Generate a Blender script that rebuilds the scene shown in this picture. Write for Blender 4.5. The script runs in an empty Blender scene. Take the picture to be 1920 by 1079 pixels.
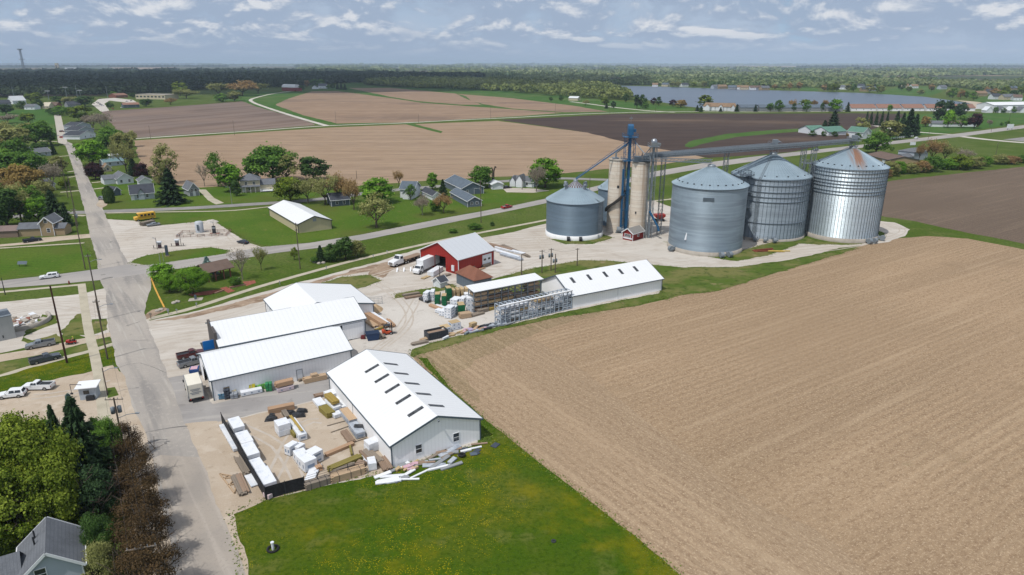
import bpy,bmesh,math,random
import numpy as np
from mathutils import Vector,Matrix,noise
from mathutils.geometry import tessellate_polygon
R = math.radians
scene = bpy.context.scene
COL = scene.collection
rnd = random.Random(7)
# ---------------------------------------------------------------- survey of the place
# The drone's camera: height, lens and pitch. G() turns a place seen in the photograph into metres on the ground.
H,FPX,CX,CY,PITCH = 56.0,1280.0,960.0,539.5,R(18.2)
CP,SP = math.cos(PITCH),math.sin(PITCH)
def G(px,py,z=0.0):
 k = (CY - py) / FPX
 dz = z - H
 Y = dz * (CP + k * SP) / (k * CP - SP)
 d = Y * CP - dz * SP
 return Vector(((px - CX) / FPX * d,Y,z))
def depth(p): return p.y * CP - (p.z - H) * SP
def px_of(p):
 d = depth(p); v = p.y * SP + (p.z - H) * CP
 return (CX + FPX * p.x / d,CY - FPX * v / d)
def hgt(bx,by,ty):
 """height of an upright at ground point (bx,by) whose top shows in row ty"""
 p = G(bx,by); k = (CY - ty) / FPX
 return H + p.y * (k * CP - SP) / (CP + k * SP)
def ppm(px,py): return FPX / depth(G(px,py))
# ---------------------------------------------------------------- objects
def tag(o,label=None,cat=None,group=None,kind=None):
 if label: o['label'] = label
 if cat: o['category'] = cat
 if group: o['group'] = group
 if kind: o['kind'] = kind
 return o
def empty(name,loc=(0,0,0),rz=0.0,label=None,cat=None,group=None):
 o = bpy.data.objects.new(name,None); COL.objects.link(o)
 o.location = loc; o.rotation_euler = (0,0,rz); o.empty_display_size = .5
 return tag(o,label,cat,group)
def kids(o): return [c for c in bpy.data.objects if c.parent == o]
KIDS = {}
def copy_tree(o,parent=None):
 c = o.copy(); COL.objects.link(c)
 if parent is not None: c.parent = parent; KIDS.setdefault(parent.as_pointer(),[]).append(c)
 for ch in list(KIDS.get(o.as_pointer(),[])): copy_tree(ch,c)
 return c
class MB:
 def __init__(s): s.v = []; s.f = []; s.m = []; s.sm = []; s.mats = []
 def mi(s,mat):
  if mat not in s.mats: s.mats.append(mat)
  return s.mats.index(mat)
 def add(s,vs,fs,mat=None,smooth=False):
  b = len(s.v); s.v += [tuple(v) for v in vs]
  k = s.mi(mat) if mat else 0
  for f in fs: s.f.append([b + i for i in f]); s.m.append(k); s.sm.append(smooth)
  return s
 def quad(s,a,b,c,d,mat=None): return s.add([a,b,c,d],[(0,1,2,3)],mat)
 def tri(s,a,b,c,mat=None): return s.add([a,b,c],[(0,1,2)],mat)
 def hexa(s,p,mat=None):   # p: 4 bottom ccw,4 top ccw
  return s.add(p,[(3,2,1,0),(4,5,6,7),(0,1,5,4),(1,2,6,5),(2,3,7,6),(3,0,4,7)],mat)
 def box(s,x0,x1,y0,y1,z0,z1,mat=None):
  return s.hexa([(x0,y0,z0),(x1,y0,z0),(x1,y1,z0),(x0,y1,z0),(x0,y0,z1),(x1,y0,z1),(x1,y1,z1),(x0,y1,z1)],mat)
 def bar(s,p,q,w=.1,h=None,mat=None):
  p,q = Vector(p),Vector(q); d = (q - p)
  if d.length < 1e-5: return s
  d.normalize(); h = h or w
  up = Vector((0,0,1)) if abs(d.z) < .95 else Vector((1,0,0))
  a = d.cross(up).normalized(); b = a.cross(d).normalized()
  a *= w / 2; b *= h / 2
  return s.hexa([p - a - b,p + a - b,q + a - b,q - a - b,p - a + b,p + a + b,q + a + b,q - a + b],mat)
 def tube(s,p,q,r0,r1=None,n=8,mat=None,cap=True,smooth=True):
  p,q = Vector(p),Vector(q); r1 = r0 if r1 is None else r1
  d = (q - p)
  if d.length < 1e-6: return s
  d.normalize()
  up = Vector((0,0,1)) if abs(d.z) < .9 else Vector((1,0,0))
  a = d.cross(up).normalized(); b = d.cross(a).normalized()
  vs = []
  for c,r in ((p,r0),(q,r1)):
   for i in range(n):
    t = 2 * math.pi * i / n
    vs.append(c + a * (r * math.cos(t)) + b * (r * math.sin(t)))
  fs = [(i,i + n,(i + 1) % n + n,(i + 1) % n) for i in range(n)]
  s.add(vs,fs,mat,smooth)
  if cap:
   s.add(vs[:n],[tuple(range(n))],mat); s.add(vs[n:],[tuple(range(n - 1,-1,-1))],mat)
  return s
 def lathe(s,prof,n=48,c=(0,0),mat=None,smooth=True,a0=0,a1=2 * math.pi):
  full = abs(a1 - a0 - 2 * math.pi) < 1e-6; m = n if full else n + 1
  vs = []
  for r,z in prof:
   for i in range(m):
    t = a0 + (a1 - a0) * i / n
    vs.append((c[0] + r * math.cos(t),c[1] + r * math.sin(t),z))
  fs = []
  for j in range(len(prof) - 1):
   for i in range(n):
    i2 = (i + 1) % m if full else i + 1
    fs.append((j * m + i,j * m + i2,(j + 1) * m + i2,(j + 1) * m + i))
  return s.add(vs,fs,mat,smooth)
 def loft(s,rings,mat=None,cap=True,smooth=False):
  n = len(rings[0]); vs = [v for r in rings for v in r]; fs = []
  for j in range(len(rings) - 1):
   for i in range(n):
    fs.append((j * n + i,j * n + (i + 1) % n,(j + 1) * n + (i + 1) % n,(j + 1) * n + i))
  if cap: fs += [tuple(range(n - 1,-1,-1)),tuple((len(rings) - 1) * n + i for i in range(n))]
  return s.add(vs,fs,mat,smooth)
 def build(s,name,mat=None,parent=None,loc=None,bevel=0):
  me = bpy.data.meshes.new(name)
  me.from_pydata(s.v,[],s.f)
  ms = s.mats or ([mat] if mat else [])
  if mat and s.mats and s.mats[0] is None: ms = [mat]
  for m in ms: me.materials.append(m)
  if len(ms) > 1: me.polygons.foreach_set('material_index',s.m)
  me.polygons.foreach_set('use_smooth',s.sm)
  me.update()
  o = bpy.data.objects.new(name,me); COL.objects.link(o)
  if parent is not None: o.parent = parent; KIDS.setdefault(parent.as_pointer(),[]).append(o)
  if loc is not None: o.location = loc
  if bevel:
   b = o.modifiers.new('Bevel','BEVEL'); b.width = bevel; b.segments = 2; b.limit_method = 'ANGLE'
  return o
# ---------------------------------------------------------------- materials
ILL = 0.66
def lin(c): c = c / 255.0; return c / 12.92 if c <= .04045 else ((c + .055) / 1.055) ** 2.4
def C(r,g,b,k=None):
 k = ILL if k is None else k
 return (min(.85,lin(r) * k),min(.85,lin(g) * k),min(.85,lin(b) * k),1)
def nd(nt,typ,**kw):
 n = nt.nodes.new(typ)
 for k,v in kw.items():
  if k in n.inputs: n.inputs[k].default_value = v
  else: setattr(n,k,v)
 return n
MATS = {}
def mat(name,base,layers=(),rough=.9,metal=0.0,spec=.3,bump=None,coords='WORLD',emit=None,trans=0.0,corr=0):
 """layers: dicts  t=noise|voro|rows|attr  s=scale  sx,sy stretch  rot deg  lo,hi  c colour  a amount"""
 if name in MATS: return MATS[name]
 m = bpy.data.materials.new(name); m.use_nodes = True; nt = m.node_tree
 b = nt.nodes['Principled BSDF']; b.inputs['Roughness'].default_value = rough
 b.inputs['Metallic'].default_value = metal; b.inputs['Specular IOR Level'].default_value = spec
 b.inputs['Base Color'].default_value = base
 L = nt.links.new
 if coords == 'WORLD': co = nd(nt,'ShaderNodeNewGeometry').outputs['Position']
 else: co = nd(nt,'ShaderNodeTexCoord').outputs['Object']
 def tex(d):
  t = d.get('t','noise')
  if t == 'attr':
   return nd(nt,'ShaderNodeAttribute',attribute_name=d.get('n','v')).outputs['Fac']
  if t == 'rand':
   return nd(nt,'ShaderNodeObjectInfo').outputs['Random']
  mp = nd(nt,'ShaderNodeMapping'); mp.vector_type = 'TEXTURE' if False else 'POINT'
  mp.inputs['Rotation'].default_value = (0,0,-R(d.get('rot',0)))
  mp2 = nd(nt,'ShaderNodeMapping')
  mp2.inputs['Scale'].default_value = (d.get('sx',1),d.get('sy',1),d.get('sz',1))
  mp2.inputs['Location'].default_value = (d.get('ox',0),d.get('oy',0),0)
  L(co,mp.inputs['Vector']); L(mp.outputs[0],mp2.inputs['Vector']); v = mp2.outputs[0]
  if t == 'noise':
   n = nd(nt,'ShaderNodeTexNoise'); n.inputs['Scale'].default_value = d.get('s',1)
   n.inputs['Detail'].default_value = d.get('det',4); n.inputs['Roughness'].default_value = d.get('r',.55)
   n.inputs['Distortion'].default_value = d.get('dist',0)
   L(v,n.inputs['Vector']); return n.outputs['Fac']
  if t == 'voro':
   n = nd(nt,'ShaderNodeTexVoronoi'); n.inputs['Scale'].default_value = d.get('s',1)
   L(v,n.inputs['Vector']); return n.outputs['Distance']
  if t == 'cell':
   n = nd(nt,'ShaderNodeTexVoronoi'); n.inputs['Scale'].default_value = d.get('s',1)
   L(v,n.inputs['Vector'])
   sp = nd(nt,'ShaderNodeSeparateColor'); L(n.outputs['Color'],sp.inputs[0]); return sp.outputs[d.get('ch',0)]
  if t == 'rows':   # bands across x after rotation
   n = nd(nt,'ShaderNodeTexWave'); n.wave_type = 'BANDS'; n.bands_direction = d.get('dir','Y')
   n.inputs['Scale'].default_value = d.get('s',1); n.inputs['Distortion'].default_value = d.get('dist',0)
   n.inputs['Detail'].default_value = 2; n.inputs['Detail Scale'].default_value = d.get('ds',1)
   L(v,n.inputs['Vector']); return n.outputs['Fac']
  if t == 'z':
   sp = nd(nt,'ShaderNodeSeparateXYZ'); L(co,sp.inputs[0]); return sp.outputs[d.get('ax','Z')]
  if t == 'len':
   n = nd(nt,'ShaderNodeVectorMath',operation='LENGTH'); L(v,n.inputs[0]); return n.outputs['Value']
 def ranged(d):
  f = tex(d); mr = nd(nt,'ShaderNodeMapRange'); mr.interpolation_type = d.get('ip','SMOOTHSTEP')
  mr.inputs['From Min'].default_value = d.get('lo',.35); mr.inputs['From Max'].default_value = d.get('hi',.65)
  mr.inputs['To Max'].default_value = d.get('a',1.0)
  L(f,mr.inputs['Value']); return mr.outputs[0]
 cur = None
 for d in layers:
  f = ranged(d)
  for e in d.get('by',()):
   g = ranged(e); mu = nd(nt,'ShaderNodeMath',operation='MULTIPLY'); L(f,mu.inputs[0]); L(g,mu.inputs[1]); f = mu.outputs[0]
  mx = nd(nt,'ShaderNodeMix',data_type='RGBA',blend_type=d.get('mode','MIX'))
  L(f,mx.inputs['Factor'])
  if cur is None: mx.inputs[6].default_value = base
  else: L(cur,mx.inputs[6])
  mx.inputs[7].default_value = d['c']; cur = mx.outputs[2]
 if cur is not None: L(cur,b.inputs['Base Color'])
 if bump:
  f = tex(bump); bp = nd(nt,'ShaderNodeBump'); bp.inputs['Strength'].default_value = bump.get('st',.4)
  bp.inputs['Distance'].default_value = bump.get('d',.1); L(f,bp.inputs['Height']); L(bp.outputs[0],b.inputs['Normal'])
 if corr:   # horizontal corrugation: the normal rocks up and down with height
  ge = nd(nt,'ShaderNodeNewGeometry'); oc = nd(nt,'ShaderNodeTexCoord'); sx = nd(nt,'ShaderNodeSeparateXYZ'); L(oc.outputs['Object'],sx.inputs[0])
  m1 = nd(nt,'ShaderNodeMath',operation='MULTIPLY'); m1.inputs[1].default_value = 60.0; L(sx.outputs['Z'],m1.inputs[0])
  m2 = nd(nt,'ShaderNodeMath',operation='SINE'); L(m1.outputs[0],m2.inputs[0]); m3 = nd(nt,'ShaderNodeMath',operation='MULTIPLY'); m3.inputs[1].default_value = corr; L(m2.outputs[0],m3.inputs[0])
  cz = nd(nt,'ShaderNodeCombineXYZ'); L(m3.outputs[0],cz.inputs[2]); va = nd(nt,'ShaderNodeVectorMath',operation='ADD'); L(ge.outputs['Normal'],va.inputs[0]); L(cz.outputs[0],va.inputs[1])
  vn = nd(nt,'ShaderNodeVectorMath',operation='NORMALIZE'); L(va.outputs[0],vn.inputs[0]); L(vn.outputs[0],b.inputs['Normal'])
 if trans:
  tr = nd(nt,'ShaderNodeBsdfTranslucent'); ms = nd(nt,'ShaderNodeMixShader'); ms.inputs[0].default_value = trans
  if cur is not None: L(cur,tr.inputs['Color'])
  else: tr.inputs['Color'].default_value = base
  out = nt.nodes['Material Output']; L(b.outputs[0],ms.inputs[1]); L(tr.outputs[0],ms.inputs[2]); L(ms.outputs[0],out.inputs['Surface'])
 if emit:
  b.inputs['Emission Color'].default_value = emit[0]; b.inputs['Emission Strength'].default_value = emit[1]
 MATS[name] = m
 return m
def world_angle(p,q):
 a,b = G(*p),G(*q); return math.degrees(math.atan2(b.y - a.y,b.x - a.x))
# plain paints used all over
def paint(name,r,g,b,rough=.6,k=None,dirt=.25,metal=0,spec=.4):
 base = C(r,g,b,k)
 dk = tuple(x * .62 for x in base[:3]) + (1,)
 return mat(name,base,[dict(t='noise',s=.9,det=6,lo=.45,hi=.8,c=dk,a=dirt)],rough,metal,spec,coords='OBJ')
WHITE = paint('white_paint',246,248,250,.5,.74,.12)
GREYM = paint('grey_metal',140,150,158,.5,None,.3)
DARK = paint('dark_metal',52,55,60,.6)
BLACK = paint('black_rubber',34,34,36,.8)
GLASS = mat('dark_glass',(.02,.025,.03,1),[dict(t='noise',s=.5,lo=.4,hi=.7,c=(.05,.06,.07,1))],rough=.08,spec=.8,coords='OBJ')
CONC = mat('concrete',C(196,188,176),[dict(s=.5,det=6,lo=.4,hi=.75,c=C(160,152,140),a=.6),dict(s=6,lo=.5,hi=.8,c=C(150,142,132),a=.35)],coords='OBJ')
WOODPOLE = mat('weathered_wood',C(120,108,96),[dict(s=3,sz=.1,lo=.4,hi=.7,c=C(86,76,66))],coords='OBJ')
BROWNPOLE = mat('creosoted_wood',C(88,58,46),[dict(s=3,sz=.1,lo=.4,hi=.7,c=C(60,40,34))],coords='OBJ')
STEEL = paint('galvanised_steel',150,160,168,.45,None,.3,.3)
CHROME = paint('bright_steel',190,195,200,.3,None,.1,.8)
AMBER = paint('amber_lamp',230,120,40,.3)
REDLAMP = paint('red_lamp',170,25,25,.3)
LENS = paint('lamp_lens',235,238,240,.15)
# ---------------------------------------------------------------- ground sheets
def jig(p,amp,s):
 n = noise.noise_vector((p.x * s,p.y * s,3.1)) + .5 * noise.noise_vector((p.x * s * 3,p.y * s * 3,9.7))
 return Vector((p.x + n.x * amp,p.y + n.y * amp,p.z))
EDGES,GREENS = [],[]
def sheet(name,pts,m,z,amp=.35,world=False,kind='structure',step=None,parent=None,s=.25):
 P = [Vector((a,b,0)) for a,b in pts] if world else [G(a,b) for a,b in pts]
 out = []
 for i,p in enumerate(P):
  q = P[(i + 1) % len(P)]
  st = step or max(1.2,min(25,(p.y + q.y) / 2 * .008))
  n = max(1,min(300,int((q - p).length / st)))
  for k in range(n):
   t = p.lerp(q,k / n)
   out.append(jig(t,amp,s) if amp else t)
 if m in GREENS: EDGES.extend(p for p in out if 60 < p.y < 260 and (p.x > -62 or p.y > 190))
 tris = tessellate_polygon([[Vector((p.x,p.y,0)) for p in out]])
 me = bpy.data.meshes.new(name)
 fs = []
 for t in tris:
  a,b,c = (out[i] for i in t)
  fs.append(t if (b - a).cross(c - a).z > 0 else (t[0],t[2],t[1]))
 me.from_pydata([(p.x,p.y,z) for p in out],[],fs); me.materials.append(m); me.update()
 o = bpy.data.objects.new(name,me); COL.objects.link(o)
 if kind: o['kind'] = kind
 return o
def strip(name,line,w,m,z,amp=.1,world=False,kind='structure',smooth=True):
 """line of photo points (x,y[,w]); width in metres"""
 P = [Vector((a[0],a[1],0)) if world else G(a[0],a[1]) for a in line]
 W = [a[2] if len(a) > 2 else w for a in line]
 pts,ws = [],[]
 for i in range(len(P) - 1):
  p0,p1,p2,p3 = P[max(i - 1,0)],P[i],P[i + 1],P[min(i + 2,len(P) - 1)]
  n = max(2,min(60,int((p2 - p1).length / 3)))
  for k in range(n):
   t = k / n
   if smooth:
    v = .5 * ((2 * p1) + (p2 - p0) * t + (2 * p0 - 5 * p1 + 4 * p2 - p3) * t * t + (3 * p1 - p0 - 3 * p2 + p3) * t ** 3)
   else: v = p1.lerp(p2,t)
   pts.append(v); ws.append(W[i] * (1 - t) + W[i + 1] * t)
 pts.append(P[-1]); ws.append(W[-1])
 vs,fs = [],[]
 for i,p in enumerate(pts):
  d = (pts[min(i + 1,len(pts) - 1)] - pts[max(i - 1,0)]); d.z = 0; d.normalize()
  n = Vector((-d.y,d.x,0))
  for s in (1,-1):
   v = p + n * (s * ws[i] / 2)
   if amp: v = jig(v,amp,.4)
   vs.append((v.x,v.y,z))
 for i in range(len(pts) - 1): fs.append((2 * i,2 * i + 1,2 * i + 3,2 * i + 2))
 me = bpy.data.meshes.new(name); me.from_pydata(vs,[],fs); me.materials.append(m); me.update()
 o = bpy.data.objects.new(name,me); COL.objects.link(o)
 if kind: o['kind'] = kind
 return o
# --- materials of the ground
gG = C(86,108,37)
GRASS = [dict(s=.03,det=5,lo=.38,hi=.62,c=C(102,118,56)),dict(s=.12,det=5,lo=.5,hi=.72,c=C(122,124,74),a=.6),
   dict(s=1.3,det=5,lo=.4,hi=.7,c=C(66,86,34),a=.75),dict(s=.5,det=6,lo=.6,hi=.72,c=C(140,130,90),a=.45)]
far = [dict(t='cell',s=.0016,ch=0,lo=.42,hi=.46,c=C(150,128,108),sy=1.6),dict(t='cell',s=.0021,ch=1,lo=.7,hi=.74,c=C(104,92,84),sy=1.4),
    dict(t='cell',s=.0018,ch=2,lo=.62,hi=.66,c=C(76,90,56),sy=1.5),dict(s=.0011,det=5,lo=.5,hi=.56,c=C(66,76,56),a=.85,sy=2.2)]
m_ground = mat('prairie_ground',gG,GRASS + [dict(t='len',lo=2100,hi=2600,c=C(112,114,72))] +
      [dict(d,by=[dict(t='len',lo=2300,hi=2800)]) for d in far],rough=1,spec=.05)
m_lawn = mat('mown_lawn',C(88,120,38),[dict(s=.05,det=5,lo=.4,hi=.62,c=C(104,126,48)),dict(t='rows',s=.16,rot=8,dist=.6,lo=.3,hi=.7,c=C(76,98,36),a=.35),
    dict(s=1.6,det=5,lo=.45,hi=.7,c=C(62,82,30),a=.65),dict(s=.03,det=5,ox=30,lo=.5,hi=.64,c=C(98,106,50),a=.7),dict(s=.35,det=6,lo=.6,hi=.72,c=C(136,130,82),a=.5)],rough=1,spec=.05)
m_dand = mat('dandelion_meadow',C(70,99,19),[dict(s=.05,det=4,lo=.45,hi=.6,c=C(88,104,26)),dict(s=.035,det=5,ox=9,lo=.5,hi=.64,c=C(108,112,46),a=.6),dict(s=.22,det=5,lo=.54,hi=.68,c=C(118,120,62),a=.5),
    dict(s=1.6,det=6,lo=.42,hi=.68,c=C(54,80,13),a=.75),dict(s=5,det=3,lo=.5,hi=.75,c=C(104,120,40),a=.5),
    dict(t='voro',s=4.6,lo=.40,hi=.14,c=C(206,182,20),a=.75,by=[dict(s=.05,det=6,lo=.40,hi=.60,ox=40),dict(s=.7,det=4,lo=.40,hi=.60)]),dict(s=.06,det=7,r=.7,lo=.5,hi=.68,ox=40,c=C(140,130,24),a=.6)],rough=1,spec=.05,
    bump=dict(s=3,det=5,st=.5,d=.15))
m_rough = mat('rough_grass',C(92,112,48),[dict(s=.1,det=5,lo=.42,hi=.6,c=C(126,126,76)),dict(s=.5,det=6,lo=.5,hi=.68,c=C(68,88,34),a=.8),dict(s=.25,det=6,lo=.6,hi=.7,c=C(168,150,116),a=.75)],rough=1,spec=.05)
m_oat = mat('spring_pasture',C(74,112,46),[dict(s=.01,det=5,lo=.4,hi=.65,c=C(98,120,64)),dict(s=.1,det=5,lo=.5,hi=.7,c=C(60,92,38),a=.6)],rough=1,spec=.05)
def stubble(name,base,light,dark,rot,green=.25,big=.05):
 f = lambda k: tuple(x * k for x in base[:3]) + (1,)
 return mat(name,base,[
  dict(s=1,sx=.004,sy=big,rot=rot,det=3,lo=.38,hi=.62,c=f(.80),a=.85),
  dict(s=.02,det=5,lo=.42,hi=.68,c=f(.88),a=.7),
  dict(t='rows',s=.207,dir='Y',rot=rot,dist=.6,lo=.2,hi=.8,c=f(.72),a=.58,by=[dict(s=.02,det=4,lo=.28,hi=.58,ox=9)]),
  dict(s=1.1,sx=.7,sy=1.2,rot=rot,det=6,r=.8,lo=.46,hi=.62,c=dark,a=.55),
  dict(s=1,sx=.02,sy=.5,rot=rot,det=3,lo=.5,hi=.7,c=light,a=.25),
  dict(s=3.0,sx=.8,rot=rot,det=4,r=.8,lo=.52,hi=.64,c=light,a=.8),
  dict(s=.05,det=6,lo=.60,hi=.74,c=f(.72),a=.6),dict(s=.008,det=5,lo=.48,hi=.66,c=f(.84),a=.8),
  dict(s=.11,det=6,lo=.66,hi=.76,c=C(104,112,66),a=green)],rough=1,spec=.05,bump=dict(s=2.2,det=5,st=.35,d=.12))
rowA = world_angle((1416,908),(1920,661)); rowB = world_angle((905,790),(1285,1085))
m_f1 = stubble('corn_stubble',C(183,157,127),C(216,192,160),C(134,108,85),rowA)
m_f1b = stubble('corn_stubble_headland',C(186,161,132),C(216,192,160),C(136,110,87),rowB,.35)
m_f2 = stubble('tilled_brown',C(128,112,98),C(158,140,120),C(100,86,76),world_angle((1650,380),(1920,330)),.08)
m_f3 = mat('striped_stubble',C(174,151,127),[
 dict(s=1,sx=.0012,sy=.075,rot=0,det=2,lo=.42,hi=.58,c=C(148,126,106),a=.55),
 dict(s=.006,det=5,lo=.42,hi=.68,c=C(160,134,108),a=.6),dict(s=1,sx=.05,sy=.5,rot=0,det=4,lo=.42,hi=.68,c=C(194,168,142),a=.7)],rough=1,spec=.05)
m_f4 = mat('black_tilled_soil',C(86,73,67),[dict(s=.004,sy=2,det=4,lo=.5,hi=.68,c=C(122,103,88)),dict(s=1,sx=.006,sy=.06,rot=4,det=3,lo=.4,hi=.65,c=C(74,63,60),a=.7),
   dict(s=.08,sx=.3,det=6,lo=.4,hi=.7,c=C(100,86,78),a=.5)],rough=1,spec=.05)
m_f5 = mat('grey_brown_field',C(142,126,117),[dict(s=1,sx=.004,sy=.05,rot=62,det=3,lo=.42,hi=.6,c=C(120,103,93),a=.85),dict(s=.01,det=5,lo=.4,hi=.7,c=C(160,138,122),a=.5)],rough=1,spec=.05)
m_f6 = mat('hill_field',C(168,143,120),[dict(s=.0045,sy=2.0,det=5,lo=.52,hi=.66,c=C(130,112,100),a=.75),dict(s=1,sx=.003,sy=.04,rot=3,det=3,lo=.42,hi=.6,c=C(150,126,106),a=.6),dict(s=.05,det=5,lo=.45,hi=.7,c=C(186,160,136),a=.4)],rough=1,spec=.05)
ST = world_angle((400,1000),(240,640)); HW = world_angle((450,480),(960,390))
m_conc = mat('concrete_street',C(192,184,174),[dict(s=.03,det=5,lo=.4,hi=.62,c=C(176,170,163)),dict(s=1,sx=.03,sy=.35,rot=ST,det=5,lo=.48,hi=.66,c=C(152,148,144),a=.75),dict(s=1,sx=.05,sy=.9,rot=ST,det=4,lo=.55,hi=.7,c=C(206,200,190),a=.6),
     dict(s=1.2,det=6,lo=.5,hi=.75,c=C(206,198,186),a=.5),dict(s=.25,det=7,r=.7,lo=.62,hi=.7,c=C(134,128,122),a=.6)],rough=.95,spec=.1)
m_asph = mat('old_asphalt',C(186,180,174),[dict(s=.05,det=5,lo=.4,hi=.65,c=C(172,168,164)),dict(s=1,sx=.02,sy=.3,rot=HW,det=4,lo=.46,hi=.66,c=C(160,155,151),a=.6),dict(s=1,sx=.03,sy=1.1,rot=HW,det=4,lo=.55,hi=.7,c=C(200,195,188),a=.5)],rough=.95,spec=.1)
m_side = mat('grey_asphalt',C(160,157,154),[dict(s=.3,det=6,lo=.4,hi=.7,c=C(146,143,141)),dict(s=.06,det=5,lo=.5,hi=.7,c=C(172,168,164),a=.6)],rough=.95,spec=.1)
m_grav = mat('crushed_limestone',C(215,208,198),[dict(s=.03,det=5,lo=.42,hi=.62,c=C(205,195,182)),dict(s=.12,det=6,dist=1.2,lo=.5,hi=.66,c=C(192,181,168),a=.7),dict(s=1,sx=.02,sy=.35,rot=18,dist=1.4,det=5,lo=.5,hi=.68,c=C(226,219,209),a=.8),
     dict(s=.5,det=6,lo=.6,hi=.74,c=C(168,156,142),a=.6),dict(t='rows',s=.10,rot=14,dist=9,ds=.35,lo=.55,hi=.95,c=C(184,170,153),a=.5,by=[dict(s=.035,det=4,lo=.46,hi=.6,ox=5)]),dict(s=4,det=4,lo=.4,hi=.75,c=C(228,220,208),a=.4)],rough=1,spec=.05)
m_beige = mat('beige_gravel',C(204,188,168),[dict(s=.08,det=6,lo=.42,hi=.64,c=C(192,174,152)),dict(s=.3,det=6,dist=.8,lo=.5,hi=.68,c=C(216,202,184),a=.8),dict(s=.6,det=6,lo=.58,hi=.72,c=C(164,148,128),a=.6),dict(s=5,det=3,lo=.45,hi=.75,c=C(220,206,188),a=.4)],rough=1,spec=.05)
m_pale = mat('pale_gravel',C(222,216,207),[dict(s=.06,det=6,lo=.42,hi=.66,c=C(208,200,190)),dict(s=.4,det=7,dist=1,lo=.58,hi=.7,c=C(184,176,166),a=.6),dict(s=1.5,det=5,lo=.45,hi=.75,c=C(230,224,216),a=.5)],rough=1,spec=.05)
m_lot = mat('asphalt_lot',C(178,174,170),[dict(s=.12,det=6,lo=.42,hi=.66,c=C(164,160,157)),dict(s=1,sx=.05,sy=.6,rot=15,det=5,dist=1,lo=.5,hi=.7,c=C(194,189,182),a=.7),dict(s=.5,det=7,lo=.6,hi=.72,c=C(146,141,137),a=.5)],rough=.95,spec=.1)
m_walk = mat('sidewalk_concrete',C(206,197,176),[dict(s=.3,det=5,lo=.4,hi=.7,c=C(188,180,160))],rough=.95,spec=.1)
m_mud = mat('bare_soil',C(178,156,134),[dict(s=.15,det=6,dist=1,lo=.42,hi=.62,c=C(150,128,108)),dict(s=.6,det=6,lo=.5,hi=.7,c=C(206,190,170),a=.7)],rough=1,spec=.05)
m_brick = mat('red_brick_paving',C(168,100,82),[dict(s=2,det=4,lo=.4,hi=.7,c=C(140,78,64))],rough=.95)
m_water = mat('lake_water',C(70,88,108),[dict(s=.004,sy=4,det=4,lo=.4,hi=.65,c=C(60,78,100))],rough=.3,spec=.5,bump=dict(s=.25,sy=2.5,det=4,st=.25,d=.3))
m_yel = mat('yellow_kerb_paint',C(238,184,84),[dict(s=2,det=4,lo=.5,hi=.75,c=C(200,150,80))],rough=.8)
# --- sheets
GREENS += [m_dand,m_lawn,m_rough]
sheet('ground',[(-40000,-300),(40000,-300),(40000,70000),(-40000,70000)],m_ground,0,amp=0,world=True,step=1e9)
sheet('lake',[(1140,160.5),(1235,162.5),(1335,166),(1440,169.5),(1627,175),(1715,180),(1765,186),(1827,195.5),(1815,199),(1760,206),(1590,206),(1440,205),(1317,203),(1292,200.5),(1210,187),(1172,175)],m_water,.06,amp=4,s=.02)['label'] = 'grey blue lake beyond the fields'
sheet('lake_shore',[(1790,188),(1830,191),(1880,199),(1860,204),(1800,206),(1825,196)],m_beige,.08,amp=3,s=.03)
# fields
sheet('stubble_field',[(772,672),(800,655),(860,640),(960,614),(1060,594),(1200,573),(1285,552),(1345,545),(1465,508),(1615,462),(1665,449),(1740,443),(1815,448),(1920,468),(2150,520),(2300,1150),(1380,1150),(1285,1085),(1200,1012),(1100,935),(1000,860),(915,790),(850,735)],m_f1,.010,amp=.35)
sheet('stubble_headland',[(800,672),(860,650),(940,625),(1010,640),(1100,700),(1290,852),(1416,945),(1530,994),(1720,1150),(1378,1150),(1283,1083),(1200,1010),(1100,933),(1000,858),(917,789),(852,733)],m_f1b,.016,amp=.35)
sheet('brown_field',[(1600,346),(1654,342),(1700,336),(1920,313),(2250,285),(2250,530),(1920,457),(1800,434),(1720,416),(1630,402)],m_f2,.012,amp=.8)
sheet('striped_field',[(252,264),(480,249),(610,240),(755,234),(935,227),(1100,249),(1180,269),(1300,291),(1322,296),(1240,310),(1130,318),(1058,326),(900,334),(790,340),(640,352),(480,345),(380,352),(300,345),(262,305)],m_f3,.03,amp=1.5,s=.05)
sheet('black_field',[(935,225),(1050,220),(1155,214),(1290,213),(1440,213.5),(1600,213),(1700,214),(1680,230),(1625,246),(1590,263),(1480,286),(1330,297),(1300,291),(1180,269),(1100,249)],m_f4,.034,amp=1.5,s=.05)
sheet('grass_waterway',[(1283,275),(1290,266),(1360,252),(1440,245),(1522,240),(1580,236),(1580,242),(1522,245),(1440,252),(1385,257),(1330,267),(1296,277)],m_oat,.05,amp=1.2,s=.06)
sheet('grey_field',[(190,209),(300,202),(455,190.5),(480,200),(530,214),(575,228),(592,235),(480,244),(250,259),(215,240)],m_f5,.036,amp=1.5,s=.05)
sheet('pasture',[(395,188),(455,170),(530,174),(585,170),(660,155),(860,162),(1080,182),(1300,204),(1300,211),(1160,212),(960,222),(755,232),(620,236),(560,224),(478,200),(455,190)],m_oat,.02,amp=1.5,s=.05)
sheet('hill_field',[(515,197),(542,185),(585,171.5),(632,171),(652,173.5),(730,184),(790,193),(855,198),(955,205),(1055,212),(960,219),(760,230),(632,232),(570,217)],m_f6,.04,amp=1.5,s=.05)
sheet('far_hill_field',[(653,165.5),(730,165),(855,176),(870,184),(905,197.5),(860,196.5),(782,190),(732,182)],m_f6,.041,amp=1.5,s=.04)
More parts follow.
